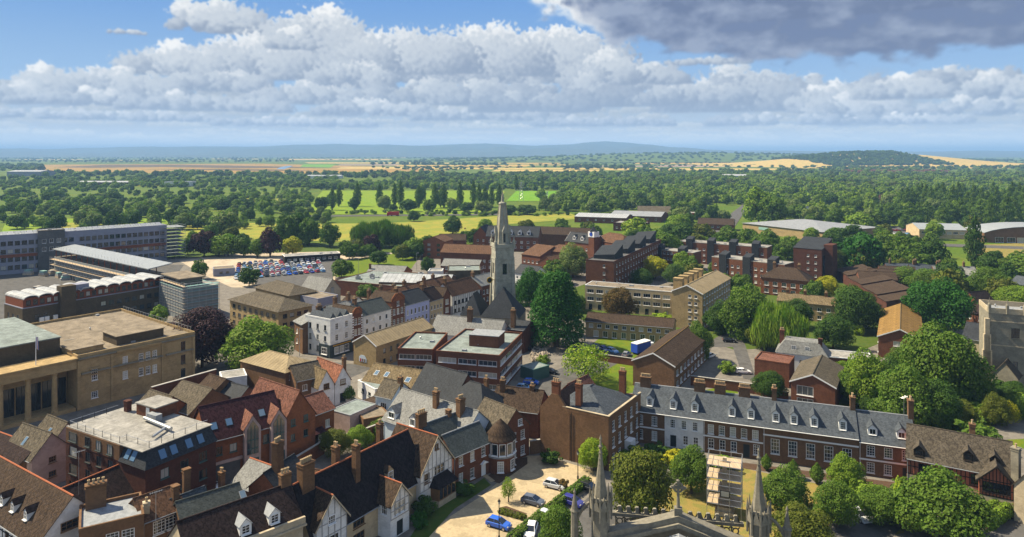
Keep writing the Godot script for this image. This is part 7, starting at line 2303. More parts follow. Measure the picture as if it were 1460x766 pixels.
func far_sheds() -> void:
	house("sports_hall", "cream and green sports hall with pale flat gabled roof", "building", V(287, 494), V(316, 487), 30.0, 6.2, {"wall": "cream", "roof": "metal_roof", "rise": 3.0, "win": [["f", 7, 1, 1, -1, 3.2, 0, 3.0, 1.6, "case3"]]})
	var ar := thing("arched_hall", "brick hall with arched silver roof at the right edge", "building", V(316, 469), yaw_of(V(384, 455) - V(316, 469)))
	var ab := MB.new()
	ab.box(Vector3(35, 3.2, -15), Vector3(70, 6.4, 30))
	for k in 10:
		var a0 := PI * (0.12 + 0.76 * k / 10.0)
		var a1 := PI * (0.12 + 0.76 * (k + 1) / 10.0)
		var q0 := Vector3(35 - cos(a0) * 37.6, 6.4 + (sin(a0) - 0.368) * 7.6, 0)
		var q1 := Vector3(35 - cos(a1) * 37.6, 6.4 + (sin(a1) - 0.368) * 7.6, 0)
		ab.poly([Vector3(q0.x, 6.4, 0), q0, q1, Vector3(q1.x, 6.4, 0)])
	part(ar, "wall", ab.mesh(), M.brick_brown)
	var rf := MB.new()
	for k in 10:
		var a0 := PI * (0.12 + 0.76 * k / 10.0)
		var a1 := PI * (0.12 + 0.76 * (k + 1) / 10.0)
		var q0 := Vector3(35 - cos(a0) * 37.8, 6.7 + (sin(a0) - 0.368) * 7.6, 0.6)
		var q1 := Vector3(35 - cos(a1) * 37.8, 6.7 + (sin(a1) - 0.368) * 7.6, 0.6)
		rf.slab([q0, q1, q1 + Vector3(0, 0, -31), q0 + Vector3(0, 0, -31)], 0.3)
	part(ar, "roof", rf.mesh(), M.metal_roof)
	for x in [9.0, 16.0, 22.0, 34.0]:
		add_window(ar, Vector3(x, 0.3, 0.1), 0, 5.0, 3.4, "case3")
	var sgn := MB.new()
	sgn.box(Vector3(36, 8.4, 0.2), Vector3(11, 2.2, 0.2))
	part(ar, "sign_board", sgn.mesh(), M.blue_paint)
	var st := house("retail_store", "broad retail store with pale ribbed hipped roof and tan brick front", "building", V(176, 535), V(210, 474), 62.0, 6.4, {"wall": "brick_buff", "roof": "ribbed_grey", "type": "hip", "rise": 4.0, "over": 0.8})
	var ss := MB.new()
	ss.box(Vector3(20, 4.0, 0.15), Vector3(9, 2.0, 0.2))
	part(st, "sign_board", ss.mesh(), M.net_green)
	# filling station
	var fs := thing("filling_station", "red and white filling station canopy on posts", "canopy", V(141, 632), yaw_of(V(167, 624) - V(141, 632)))
	var cb := MB.new()
	cb.box(Vector3(13.5, 5.6, -8), Vector3(27, 1.2, 16))
	part(fs, "fascia", cb.mesh(), M.red_paint)
	var ct := MB.new()
	ct.box(Vector3(13.5, 6.3, -8), Vector3(26.4, 0.2, 15.4))
	part(fs, "canopy_roof", ct.mesh(), M.felt_grey)
	for x in [3.0, 13.5, 24.0]:
		for z in [-3.0, -13.0]:
			var pb := MB.new()
			pb.box(Vector3(x, 2.5, z), Vector3(0.5, 5.0, 0.5))
			part(fs, "post", pb.mesh(), M.paint_white)
			var ib := MB.new()
			ib.box(Vector3(x + 1.6, 0.8, z), Vector3(0.9, 1.6, 0.6))
			part(fs, "fuel_pump", ib.mesh(), M.paint_white)
	for q in [["grey barrel roofed warehouse beside the filling station", 116.0, 648.0, 146.0, 642.0, 24.0, 5.0, "tile_grey", "gx", 5.0, "brick_red"], ["low grey roofed trade units left of the barrel roof", 86.0, 618.0, 128.0, 602.0, 40.0, 5.0, "ribbed_grey", "gx", 2.6, "brick_red"], ["white roofed trade sheds behind the brick flats", 54.0, 606.0, 96.0, 590.0, 30.0, 5.0, "ribbed_white", "gx", 2.0, "brick_red"], ["dark brick unit between trade sheds and trees", 78.0, 540.0, 100.0, 530.0, 18.0, 6.0, "felt_grey", "flat", 0.0, "brick_dark"], ["brown roofed houses by the dual carriageway", 145.0, 548.0, 170.0, 538.0, 14.0, 4.6, "tile_brown", "gx", 4.0, "brick_red"], ["green shed by the fields far across the river", 470.0, 1560.0, 520.0, 1550.0, 40.0, 9.0, "ribbed_white", "gx", 3.0, "grey_panel"], ["white gabled house alone among the trees", 262.0, 640.0, 275.0, 634.0, 9.0, 7.0, "slate", "gz", 4.0, "white"], ["white roofed warehouse at the left edge beyond the scrub", -1290.0, 1790.0, -1205.0, 1790.0, 60.0, 12.0, "ribbed_white", "gx", 3.0, "grey_panel"], ["long low shed with white roof in the left scrub", -800.0, 1290.0, -700.0, 1285.0, 24.0, 6.0, "ribbed_white", "gx", 2.0, "brick_dark"], ["blue and white sheds far beyond the scrub", -620.0, 1250.0, -575.0, 1250.0, 26.0, 8.0, "ribbed_grey", "flat", 2.0, "white"], ["pale farm buildings beyond the tall poplars", -480.0, 1640.0, -400.0, 1640.0, 22.0, 6.0, "ribbed_white", "gx", 2.0, "white"]]:
		house("warehouse", q[0], "building", V(q[1], q[2]), V(q[3], q[4]), q[5], q[6], {"wall": q[10], "roof": q[7], "type": q[8], "rise": q[9], "win": [["f", 6, 1, 1, -1, 2.0, 0, 1.6, 1.4, "case"]]})
	for k in 12:
		var p := at(1184 + k * 12.0, 288.0 + (k % 3) * 1.5)
		house("suburb_house", "red brick suburban terrace house among the far trees", "house", p, p + Vector3(15, 0, 3), 9.0, 5.6, {"wall": "brick_red", "roof": "tile_brown", "rise": 3.0, "chim": [[3, -4.5, 0.8, 0.8, 10.0, 0]], "win": [["f", 3, 2, 0.5, -0.5, 0.8, 2.6, 1.2, 1.2, "case"]], "group": "suburban houses among the far trees"})
	for k in 16:
		var p := at(1205 + k * 9.5, 246.2 + (k % 4) * 0.5)
		house("far_house", "tiny red roofed house in the far suburb below the wooded hill", "house", p, p + Vector3(14, 0, 3), 10.0, 6.0, {"wall": "brick_red", "roof": "tile_rust", "rise": 4.0, "group": "far suburb below the wooded hill"})


func cathedral_front() -> void:
	var a := V(8.2, 64.9)
	var b := V(22.0, 62.5)
	var l := (b - a).length()
	var o := thing("cathedral_west_end", "pale stone cathedral gable end with two tall pinnacles and a cross", "cathedral", a, yaw_of(b - a))
	var wb := MB.new()
	wb.box(Vector3(l * 0.5, 11.8, -0.4), Vector3(l, 23.6, 1.6))
	wb.prism([Vector3(0, 23.6, 0.2), Vector3(l * 0.5, 26.5, 0.2), Vector3(l, 23.6, 0.2)], Vector3(0, 0, -1.0))
	part(o, "wall", wb.mesh(), M.stone_weathered)
	var rf := MB.new()
	for s in [[0.6, 1.0], [l - 0.6, -1.0]]:
		rf.slab([Vector3(s[0], 23.3, 0.9), Vector3(l * 0.5, 25.9, 0.9), Vector3(l * 0.5, 25.9, 16), Vector3(s[0], 23.3, 16)], 0.3)
	var roof := part(o, "lead_roof", rf.mesh(), M.lead)
	for k in 8:  # lead rolls
		for s in [1.0, -1.0]:
			var rr := MB.new()
			var q := 0.12 + 0.11 * k
			var x0: float = lerpf(l * 0.5, 0.6 if s > 0 else l - 0.6, q)
			var y0: float = lerpf(25.95, 23.35, q)
			rr.tube(Vector3(x0, y0, 0.9), Vector3(x0, y0, 16), 0.05, 0.05, 5)
			part(roof, "lead_roll", rr.mesh(), M.lead)
	# raking copings in two steps
	for s in [0.0, l]:
		var cb := MB.new()
		var foot := Vector3(s, 24.9, 0)
		var top := Vector3(l * 0.5, 27.2, 0)
		for q in [[0.45, -0.35, 0.0, 0.62], [0.75, 0.45, -0.55, 0.38]]:
			cb.prism([foot + Vector3(0, q[2] - q[3], q[0]), foot + Vector3(0, q[2], q[0]), top + Vector3(0, q[2], q[0]), top + Vector3(0, q[2] - q[3], q[0])], Vector3(0, 0, -q[0] + q[1] - 0.35))
		part(o, "coping", cb.mesh(), M.stone_weathered)
	# gable cross
	var c := MB.new()
	c.tube(Vector3(l * 0.5, 27.0, 0), Vector3(l * 0.5, 29.2, 0), 0.2, 0.11, 8)
	c.box(Vector3(l * 0.5, 27.4, 0), Vector3(0.7, 0.8, 0.6))
	c.box(Vector3(l * 0.5, 29.6, 0), Vector3(0.24, 1.3, 0.22))
	c.box(Vector3(l * 0.5, 29.6, 0), Vector3(1.25, 0.24, 0.21))
	for k in 12:
		var w0 := TAU * k / 12.0
		var w1 := TAU * (k + 1) / 12.0
		c.tube(Vector3(l * 0.5 + cos(w0) * 0.42, 29.6 + sin(w0) * 0.42, 0), Vector3(l * 0.5 + cos(w1) * 0.42, 29.6 + sin(w1) * 0.42, 0), 0.09, 0.09, 5)
	for q in [[0.62, 0], [-0.62, 0], [0, 0.64], [0, -0.64]]:
		c.lathe(Vector3(l * 0.5 + q[0], 29.45 + q[1], 0), [[0.0, 0.0], [0.17, 0.15], [0.0, 0.3]], 6)
	part(o, "cross", c.mesh(), M.stone_weathered)
	# pierced parapet beyond the gable, with its cresting
	var ring := MB.new()
	for k in 10:
		var w0 := TAU * k / 10.0
		var w1 := TAU * (k + 1) / 10.0
		ring.tube(Vector3(cos(w0) * 0.27, sin(w0) * 0.27, 0), Vector3(cos(w1) * 0.27, sin(w1) * 0.27, 0), 0.07, 0.07, 5)
	for k in 4:
		var w := PI * 0.25 + k * PI * 0.5
		ring.tube(Vector3(cos(w) * 0.27, sin(w) * 0.27, 0), Vector3(cos(w) * 0.52, sin(w) * 0.52, 0), 0.06, 0.06, 5)
	ring.tube(Vector3(-0.38, -0.42, 0), Vector3(-0.38, 0.42, 0), 0.07, 0.07, 5)
	var ring_mesh := ring.mesh()
	var crest := MB.new()
	crest.prism([Vector3(-0.40, 0, 0.12), Vector3(-0.17, 0.14, 0.12), Vector3(-0.13, 0.42, 0.12), Vector3(-0.2, 0.5, 0.12), Vector3(-0.12, 0.62, 0.12), Vector3(0.12, 0.62, 0.12), Vector3(0.2, 0.5, 0.12), Vector3(0.13, 0.42, 0.12), Vector3(0.17, 0.14, 0.12), Vector3(0.40, 0, 0.12)], Vector3(0, 0, -0.24))
	var crest_mesh := crest.mesh()
	var rail := MB.new()
	rail.box(Vector3(l * 0.5, 24.3, -2.0), Vector3(l - 2.0, 0.5, 0.5))
	rail.box(Vector3(l * 0.5, 25.75, -2.0), Vector3(l - 2.0, 0.3, 0.5))
	rail.box(Vector3(l * 0.5, 12.0, -1.9), Vector3(l - 1.0, 24.0, 1.2))
	part(o, "parapet", rail.mesh(), M.stone_weathered)
	var n := 14
	for k in n:
		var x := 1.3 + (l - 2.6) * (k + 0.5) / n
		part(o, "tracery", ring_mesh, M.stone_weathered, Vector3(x, 25.05, -2.0))
		part(o, "crest", crest_mesh, M.stone, Vector3(x, 25.9, -2.0))
	# pinnacles
	var px := 0
	for x in [0.0, l]:
		var tip := 33.9 if px == 0 else 33.7
		px += 1
		var sh := MB.new()
		sh.lathe(Vector3(x, 0, 0), [[1.1, 0.0], [1.1, 24.0], [0.84, 24.4], [0.84, 27.9], [0.95, 28.0], [0.95, 28.2], [0.68, 28.3]], 8)
		var po := part(o, "pinnacle", sh.mesh(), M.stone_weathered)
		var sp := MB.new()
		sp.lathe(Vector3(x, 28.2, 0), [[0.66, 0.0], [0.40, 1.7], [0.21, 3.3], [0.10, 4.4], [0.17, 4.5], [0.20, 4.65], [0.1, 4.8], [0.07, 5.2], [0.13, 5.3], [0.02, tip - 28.2]], 8)
		part(po, "spirelet", sp.mesh(), M.stone_weathered)
		for k in 8:
			var w := TAU * (k + 0.5) / 8.0
			var gb := MB.new()
			var dd := Vector3(cos(w), 0, -sin(w))
			var tt := Vector3(-sin(w), 0, -cos(w))
			var ce := Vector3(x, 27.2, 0) + dd * 0.84
			gb.prism([ce - tt * 0.36, ce + Vector3(0, 1.3, 0), ce + tt * 0.36], dd * 0.12)
			gb.lathe(Vector3(x, 26.2, 0) + Vector3(cos(TAU * k / 8.0), 0, -sin(TAU * k / 8.0)) * 0.98, [[0.11, 0.0], [0.11, 2.0], [0.14, 2.05], [0.0, 3.1]], 5)
			part(po, "gablet", gb.mesh(), M.stone_weathered)
		var ck := MB.new()
		for k in 8:
			var w := TAU * k / 8.0
			for j in 8:
				var f := (j + 0.5) / 8.0
				var r := lerpf(0.62, 0.10, sqrt(f)) + 0.03
				ck.box(Vector3(x + cos(w) * r, 28.3 + f * 4.2, -sin(w) * r), Vector3(0.075, 0.09, 0.075), Basis(Vector3.UP, w))
		part(po, "crockets", ck.mesh(), M.stone)
		var sd := -1.0 if x < 1.0 else 1.0
		var ar := MB.new()
		for k in 6:  # flying arch to the outer pinnacle
			var f0 := k / 6.0
			var f1 := (k + 1) / 6.0
			ar.tube(Vector3(x + sd * (0.7 + 1.6 * f0), 27.6 - 1.9 * f0 * f0, 0), Vector3(x + sd * (0.7 + 1.6 * f1), 27.6 - 1.9 * f1 * f1, 0), 0.16, 0.16, 5)
		part(o, "flying_arch", ar.mesh(), M.stone_weathered)
		var op := MB.new()
		op.lathe(Vector3(x + sd * 2.4, 0, 0), [[0.5, 0.0], [0.5, 23.6], [0.36, 23.9], [0.34, 26.6], [0.44, 26.7], [0.3, 26.9], [0.08, 28.3], [0.14, 28.4], [0.0, 28.8]], 8)
		part(o, "outer_pinnacle", op.mesh(), M.stone_weathered)
		var sr := MB.new()
		sr.box(Vector3(x + sd * 1.7, 23.2, 0.5), Vector3(2.6, 1.4, 1.6))
		part(o, "side_parapet", sr.mesh(), M.stone_weathered)


func monument_scaffold() -> void:
	var w := Vector3(0.93, 0, 0.36)
	var p := V(32.3, 116.2)
	scaffold("monument_scaffold", "four decked scaffold tower around the stone cross on the green", p, yaw_of(w), 5.4, 3.8, 8.4, 2.1, 1.8, "board")
	var c := p + w * 2.7 + Vector3(0.36, 0, -0.93) * 1.9
	var o := thing("stone_monument", "tan stone memorial cross rising out of the scaffold", "monument", c, yaw_of(w))
	for q in [[3.0, 0.0, 0.7, "plinth"], [2.2, 0.7, 1.3, "pedestal"], [1.4, 1.3, 3.2, "die"]]:
		var b := MB.new()
		b.box(Vector3(0, (q[1] + q[2]) * 0.5, 0), Vector3(q[0], q[2] - q[1], q[0]))
		part(o, q[3], b.mesh(), M.stone_pale)
	var s := MB.new()
	s.hexa([Vector3(-0.45, 3.2, 0.45), Vector3(0.45, 3.2, 0.45), Vector3(0.45, 3.2, -0.45), Vector3(-0.45, 3.2, -0.45)], [Vector3(-0.3, 9.2, 0.3), Vector3(0.3, 9.2, 0.3), Vector3(0.3, 9.2, -0.3), Vector3(-0.3, 9.2, -0.3)])
	s.box(Vector3(0, 8.3, 0), Vector3(1.5, 0.5, 0.5))
	part(o, "shaft", s.mesh(), M.stone_pale)
	var bd := thing("notice_board", "dark framed white notice board hung on the monument scaffold", "sign", p + w * 2.9 + Vector3(-0.36, 0, 0.93) * 0.15 + Vector3(0, 3.6, 0), yaw_of(w))
	var fb := MB.new()
	fb.box(Vector3(0, 0.4, 0), Vector3(1.5, 1.1, 0.06))
	part(bd, "frame", fb.mesh(), M.iron)
	var ff := MB.new()
	ff.box(Vector3(0, 0.4, 0.04), Vector3(1.25, 0.85, 0.02))
	part(bd, "face", ff.mesh(), M.pane_blind)


# ------------------------------------------------------------------ planting
func planted(list: Array) -> void:
	for q in list:  # [called, kind, x, y of the foot as surveyed, height, width, leaf, label]
		tree(q[0], q[7], q[1], at(q[2], q[3]), q[4], q[5], q[6])


func trees_near() -> void:
	planted([
		["maple_tree", "near", 914, 746, 12.2, 11.0, "leaf_olive", "broad olive green maple behind the cathedral gable"],
		["lime_tree", "near", 986, 704, 8.4, 7.4, "leaf_mid", "round fresh green tree left of the monument scaffold"],
		["lime_tree", "near", 1194, 752, 7.2, 7.6, "leaf_mid", "round tree with open trunk beside the lane"],
		["lime_tree", "near", 1120, 728, 6.8, 9.0, "leaf_mid", "low spreading tree between pinnacle and lane"],
		["horse_chestnut", "near", 1346, 772, 10.4, 14.0, "leaf_mid", "large round chestnut in front of the black timber house"],
		["lime_tree", "near", 1258, 748, 5.8, 8.0, "leaf_mid", "low round tree beside the silver car in the lane"],
		["lime_tree", "near", 1300, 752, 6.0, 8.0, "leaf_mid", "round tree between the chestnut and the silver car"],
		["maple_tree", "near", 1146, 792, 7.4, 9.6, "leaf_olive", "olive green tree at the bottom edge right of the pinnacle"],
		["lime_tree", "near", 798, 792, 7.4, 6.6, "leaf_mid", "bright round tree at the bottom edge left of the pinnacle"],
		["lilac_bush", "near", 1206, 700, 6.2, 6.4, "leaf_light", "tall pale green bush against the slate terrace"],
		["wisteria", "near", 846, 671, 5.8, 6.0, "leaf_lime", "yellow green climbing tree against the tall brick house"],
		["great_plane", "near", 1345, 580, 20.0, 19.0, "leaf_mid", "largest rounded tree in the churchyard beside the church tower"],
		["plane_tree", "near", 1292, 612, 13.4, 15.0, "leaf_mid", "leafy tree just behind the end of the slate terrace"],
		["plane_tree", "near", 1335, 618, 11.5, 11.0, "leaf_dark", "darker tree behind the black timber house roof"],
		["plane_tree", "near", 1236, 580, 13.0, 12.0, "leaf_light", "light green tree between ochre roofed flats and terrace"],
		["plane_tree", "near", 1204, 566, 6.4, 7.0, "leaf_light", "small bright tree beside the brown gabled house"],
		["round_oak", "near", 1338, 474, 17.6, 22.0, "leaf_deep", "massive round oak behind the churchyard tree"],
		["dark_oak", "near", 1222, 472, 15.6, 16.0, "leaf_dark", "dark olive oak left of the ochre roofed flats"],
		["willow_tree", "willow", 1112, 502, 15.0, 18.0, "leaf_light", "bright weeping tree above the mansard villa"],
		["plane_tree", "near", 1188, 497, 10.0, 12.0, "leaf_dark", "dark round tree beside the mansard villa"],
		["plane_tree", "near", 1066, 484, 16.8, 17.0, "leaf_mid", "tall green tree right of the tall buff flats"],
		["plane_tree", "near", 995, 513, 10.6, 9.0, "leaf_mid", "tree between brown flats and tall flats"],
		["fig_tree", "near", 1098, 569, 6.6, 8.5, "leaf_dark", "dark garden tree just behind the terrace ridge"],
		["great_yew", "cone", 793, 494, 22.8, 20.0, "leaf_deep", "huge dense dark green evergreen right of the church"],
		["yew_tree", "near", 760, 442, 16.5, 14.0, "leaf_deep", "bright round evergreen between the tower and the huge evergreen"],
		["acacia_tree", "airy", 836, 545, 10.4, 14.0, "leaf_lime", "thin airy yellow green tree over the car park"],
		["copper_tree", "near", 883, 457, 12.0, 13.0, "leaf_rust", "rust brown tree in front of the white banded flats"],
		["silver_willow", "near", 817, 396, 16.0, 17.0, "leaf_grey", "grey green round tree beside the dark flats"],
		["lime_tree", "near", 365, 527, 14.0, 20.0, "leaf_light", "large bright green round tree behind the tan roofed house"],
		["copper_beech", "near", 288, 524, 17.0, 19.0, "leaf_purple", "large dark purple beech beside the county hall"],
		["garden_tree", "mid", 226, 462, 6.0, 7.0, "leaf_light", "small bright tree by the wavy roofed office"],
		["conifer", "topiary", 461, 444, 7.4, 5.4, "leaf_deep", "small pointed conifer behind the street row"],
		["garden_tree", "mid", 355, 408, 8.5, 10.0, "leaf_dark", "dark tree at the car park's corner"],
		["garden_tree", "mid", 284, 398, 9.0, 8.0, "leaf_mid", "loose tree in front of the bare building yard"],
		["garden_tree", "near", 478, 652, 5.6, 6.4, "leaf_olive", "yellowing garden tree behind the black roofed house"],
		["garden_tree", "near", 512, 640, 4.4, 6.0, "leaf_light", "bright bush behind the twin chimneys"],
		["garden_tree", "near", 545, 626, 4.0, 6.0, "leaf_mid", "climber covered garden wall bush"],
		["garden_tree", "mid", 495, 572, 3.6, 4.0, "leaf_mid", "small yard tree beside the white gabled cottages"],
		["garden_tree", "mid", 372, 712, 3.4, 3.6, "leaf_mid", "small green bush below the pale slate roof"],
		["street_tree", "mid", 525, 428, 6.6, 10.0, "leaf_mid", "green tree among the roofs behind the street row"],
		["street_tree", "mid", 512, 420, 6.0, 7.0, "leaf_olive", "smaller olive tree beside the flat roofed store"],
		["street_tree", "near", 935, 398, 10.5, 14.0, "leaf_yellow", "bright yellow green tree among the estate blocks"],
		["street_tree", "near", 915, 412, 9.0, 11.0, "leaf_dark", "dark round tree beside the yellow one"],
		["street_tree", "near", 962, 406, 9.5, 11.0, "leaf_blue", "blue green tree left of the stepped chimneys"],
		["street_tree", "near", 1180, 428, 10.0, 11.0, "leaf_yellow", "yellowing tree beside the hipped brick house"],
		["street_tree", "near", 1410, 432, 14.6, 16.0, "leaf_mid", "round tree right of the pale terrace near the park"],
		["street_tree", "near", 1450, 450, 11.0, 16.0, "leaf_light", "light green tree behind the church tower parapet"],
		["street_tree", "near", 1290, 410, 9.0, 18.0, "leaf_mid", "green trees before the slate terrace near the park"],
		["street_tree", "near", 1326, 420, 11.0, 18.0, "leaf_mid", "second green tree before the slate terrace near the park"],
		["churchyard_bush", "shrub", 1395, 640, 6.0, 10.0, "leaf_mid", "broad bush behind the black timber house chimney"],
		["churchyard_bush", "shrub", 1436, 572, 5.0, 9.0, "leaf_dark", "dark bushes at the church porch"],
		["young_tree", "airy", 1436, 608, 6.0, 5.0, "leaf_yellow", "thin yellow young tree on the churchyard path"],
		["churchyard_bush", "shrub", 1400, 600, 4.6, 8.0, "leaf_light", "light bushes beside the churchyard path"],
		["churchyard_bush", "shrub", 1460, 590, 4.6, 6.0, "leaf_light", "green bush at the right edge by the path"],
		["sapling", "airy", 725, 716, 4.2, 2.6, "leaf_lime", "slender sapling on the gravel court"],
		["clipped_yew", "topiary", 1131, 682, 3.6, 2.7, "leaf_mid", "clipped cone bush at the left of the dry lawn by the terrace"],
		["clipped_yew", "topiary", 1165, 690, 3.9, 3.0, "leaf_mid", "taller clipped cone bush in the middle of the terrace lawn"],
		["clipped_yew", "topiary", 1093, 671, 3.2, 2.4, "leaf_mid", "smallest clipped cone bush behind the right pinnacle"],
		["garden_shrub", "shrub", 962, 664, 3.2, 5.4, "leaf_yellow", "bright yellow shrub in front of the white terrace house"],
		["garden_shrub", "shrub", 936, 656, 3.4, 6.0, "leaf_dark", "dark shrub in the corner of terrace and town house"],
		["garden_shrub", "shrub", 905, 660, 3.0, 5.4, "leaf_mid", "clipped green shrub beside the town house porch"],
		["garden_shrub", "shrub", 1030, 668, 2.4, 6.0, "leaf_light", "pale shrubs before the brick terrace house"],
		["garden_shrub", "shrub", 1290, 706, 3.0, 4.4, "leaf_mid", "round shrub by the end terrace door"],
		["garden_shrub", "shrub", 1235, 716, 3.4, 7.0, "leaf_light", "loose green shrubs below the end terrace house"],
		["garden_shrub", "shrub", 785, 661, 2.6, 4.4, "leaf_dark", "dark shrub at the foot of the tall brick wall"],
		["garden_shrub", "shrub", 606, 734, 3.0, 4.2, "leaf_dark", "dark shrub under the timber gable bay"],
		["garden_shrub", "shrub", 598, 752, 2.6, 3.0, "leaf_deep", "shrub at the porch of the half timbered house"],
		["garden_shrub", "shrub", 662, 704, 2.0, 4.4, "leaf_dark", "low planting along the brick court house"],
		["garden_shrub", "shrub", 803, 697, 1.8, 2.4, "leaf_rust", "russet shrub at the end of the hedge by the silver car"],
		["garden_shrub", "shrub", 755, 610, 3.0, 3.4, "leaf_mid", "ivy bush in the yard left of the tall town house"],
		["garden_shrub", "shrub", 726, 578, 2.6, 3.6, "leaf_mid", "roof level bush beside the parked blue cars"],
		["garden_shrub", "shrub", 775, 518, 2.4, 4.0, "leaf_light", "bright bush by the dark green hut"],
		["garden_shrub", "shrub", 1038, 532, 3.2, 5.0, "leaf_light", "bright bush near the white van"],
		["garden_shrub", "shrub", 1225, 478, 3.6, 4.0, "leaf_lime", "lime green bush beside the buff flats wall"],
		["garden_shrub", "shrub", 945, 460, 3.6, 9.0, "leaf_lime", "bright green shrubs before the white banded flats"],
		["garden_shrub", "shrub", 872, 452, 3.0, 6.0, "leaf_lime", "small bright shrub left of the rust tree"],
		["garden_shrub", "shrub", 1195, 556, 3.0, 6.0, "leaf_light", "bushes beside the brown gabled house path"],
	])


func trees_middle() -> void:
	planted([
		["copper_beech", "mid", 291, 366, 16.0, 17.0, "leaf_purple", "purple beech beyond the scaffold tower"],
		["copper_beech", "mid", 385, 366, 16.0, 15.0, "leaf_purple", "purple beech left of the pale flowering tree"],
		["copper_beech", "mid", 530, 362, 11.5, 11.0, "leaf_purple", "small purple tree at the edge of the town car park"],
		["pale_tree", "mid", 417, 364, 11.0, 13.0, "leaf_yellow", "pale cream green tree beside the purple beech"],
		["green_tree", "mid", 320, 366, 13.0, 18.0, "leaf_light", "bright tree between the two purple beeches"],
		["green_tree", "mid", 347, 366, 12.0, 13.0, "leaf_mid", "green tree left of the second purple beech"],
		["grey_willow", "mid", 320, 340, 20.0, 24.0, "leaf_grey", "large grey green willow by the hay meadow"],
		["green_tree", "mid", 408, 350, 20.0, 18.0, "leaf_mid", "left tree of the tall group by the hay meadow"],
		["green_tree", "mid", 425, 348, 21.0, 18.0, "leaf_dark", "middle tree of the tall group by the hay meadow"],
		["green_tree", "mid", 441, 350, 18.0, 16.0, "leaf_mid", "right tree of the tall group by the hay meadow"],
		["green_tree", "mid", 470, 352, 15.5, 15.0, "leaf_mid", "round tree standing clear on the hay meadow's edge"],
		["weeping_willow", "willow", 517, 352, 16.0, 20.0, "leaf_mid", "left weeping willow of the meadow clump"],
		["weeping_willow", "willow", 545, 352, 19.0, 24.0, "leaf_mid", "tallest weeping willow of the meadow clump"],
		["weeping_willow", "willow", 572, 353, 16.0, 18.0, "leaf_mid", "right weeping willow of the meadow clump"],
		["round_tree", "mid", 645, 334, 13.0, 15.0, "leaf_dark", "lone dark round tree on the hay meadow"],
		["green_tree", "mid", 587, 364, 9.0, 11.0, "leaf_mid", "small tree in the car park beyond the brick flats"],
		["green_tree", "mid", 610, 390, 8.0, 8.0, "leaf_dark", "dark tree beside the white clinic"],
		["green_tree", "mid", 487, 396, 9.0, 12.0, "leaf_mid", "tree at the corner of the crowded car park"],
		["green_tree", "mid", 540, 378, 8.0, 10.0, "leaf_dark", "dark tree on the rough verge by the car park"],
		["green_tree", "mid", 590, 316, 9.0, 12.0, "leaf_dark", "dark bush tree on the hay meadow's far bank"],
		["great_lime", "mid", 1082, 320, 30.0, 30.0, "leaf_light", "very tall bright tree left of the dual carriageway woods"],
		["great_lime", "mid", 1102, 322, 26.0, 26.0, "leaf_mid", "companion of the very tall bright tree"],
		["green_tree", "mid", 1226, 332, 15.0, 24.0, "leaf_light", "round bright tree before the retail car park"],
		["dark_tree", "mid", 1232, 388, 20.0, 22.0, "leaf_deep", "dark spreading tree above the stepped terrace"],
		["dark_tree", "mid", 1212, 352, 14.0, 20.0, "leaf_dark", "dark tree right of the retail store"],
		["green_tree", "mid", 1292, 386, 17.0, 19.0, "leaf_mid", "tree in front of the cream sports hall"],
		["green_tree", "mid", 1330, 388, 16.0, 16.0, "leaf_dark", "dark tree right of the sports hall trees"],
		["green_tree", "mid", 1262, 384, 15.0, 15.0, "leaf_mid", "tree left of the sports hall trees"],
		["poplar", "poplar", 1390, 384, 28.0, 11.0, "leaf_dark", "tall dark poplar before the arched hall"],
		["poplar", "poplar", 1412, 330, 26.0, 11.0, "leaf_poplar", "poplar left of the arched hall"],
		["poplar", "poplar", 1436, 326, 28.0, 12.0, "leaf_poplar", "poplar behind the arched hall"],
		["green_tree", "mid", 1420, 376, 7.0, 8.0, "leaf_dark", "small dark tree on the dry park lawn"],
		["green_tree", "mid", 940, 374, 18.0, 23.0, "leaf_mid", "broad tree behind the dark flats"],
		["green_tree", "mid", 908, 342, 15.0, 22.0, "leaf_lime", "yellow green tree before the trade sheds"],
		["green_tree", "mid", 975, 352, 15.0, 18.0, "leaf_dark", "dark tree right of the broad tree"],
		["green_tree", "mid", 968, 332, 14.0, 20.0, "leaf_light", "bright tree before the filling station"],
		["green_tree", "mid", 1004, 350, 15.0, 16.0, "leaf_olive", "olive tree left of the brown roofed houses"],
		["green_tree", "mid", 1035, 356, 14.0, 18.0, "leaf_mid", "tree below the brown roofed houses"],
		["green_tree", "mid", 1066, 358, 14.0, 16.0, "leaf_mid", "tree before the retail store's left end"],
		["green_tree", "mid", 1098, 362, 14.0, 16.0, "leaf_mid", "tree before the retail store's middle"],
		["green_tree", "mid", 1126, 364, 12.0, 13.0, "leaf_light", "tree left of the tall dark brick block"],
		["green_tree", "mid", 1200, 382, 13.0, 16.0, "leaf_deep", "dark tree right of the tall dark brick block"],
		["green_tree", "mid", 1460, 400, 12.0, 20.0, "leaf_mid", "green trees at the right edge below the park"],
		["green_tree", "mid", 1055, 420, 9.0, 11.0, "leaf_mid", "green tree before the nearer estate block"],
		["green_tree", "mid", 1100, 408, 8.0, 10.0, "leaf_mid", "tree left of the hipped brick house"],
	])
	# the two rows of poplars
	var nth := 0
	for x in [473.7, 483.3, 509.3, 540.8, 562.7, 571, 597, 620, 632.6, 656, 675, 683, 691.5, 701, 712]:
		nth += 1
		tree("poplar", "%s poplar from the left in the row beyond the hay meadow" % ORDINAL[nth - 1], "poplar", at(x, 297.0 + rng.randf_range(-2.5, 3.0)), rng.randf_range(23, 31), rng.randf_range(8.5, 12), "leaf_poplar", "poplars beyond the hay meadow")
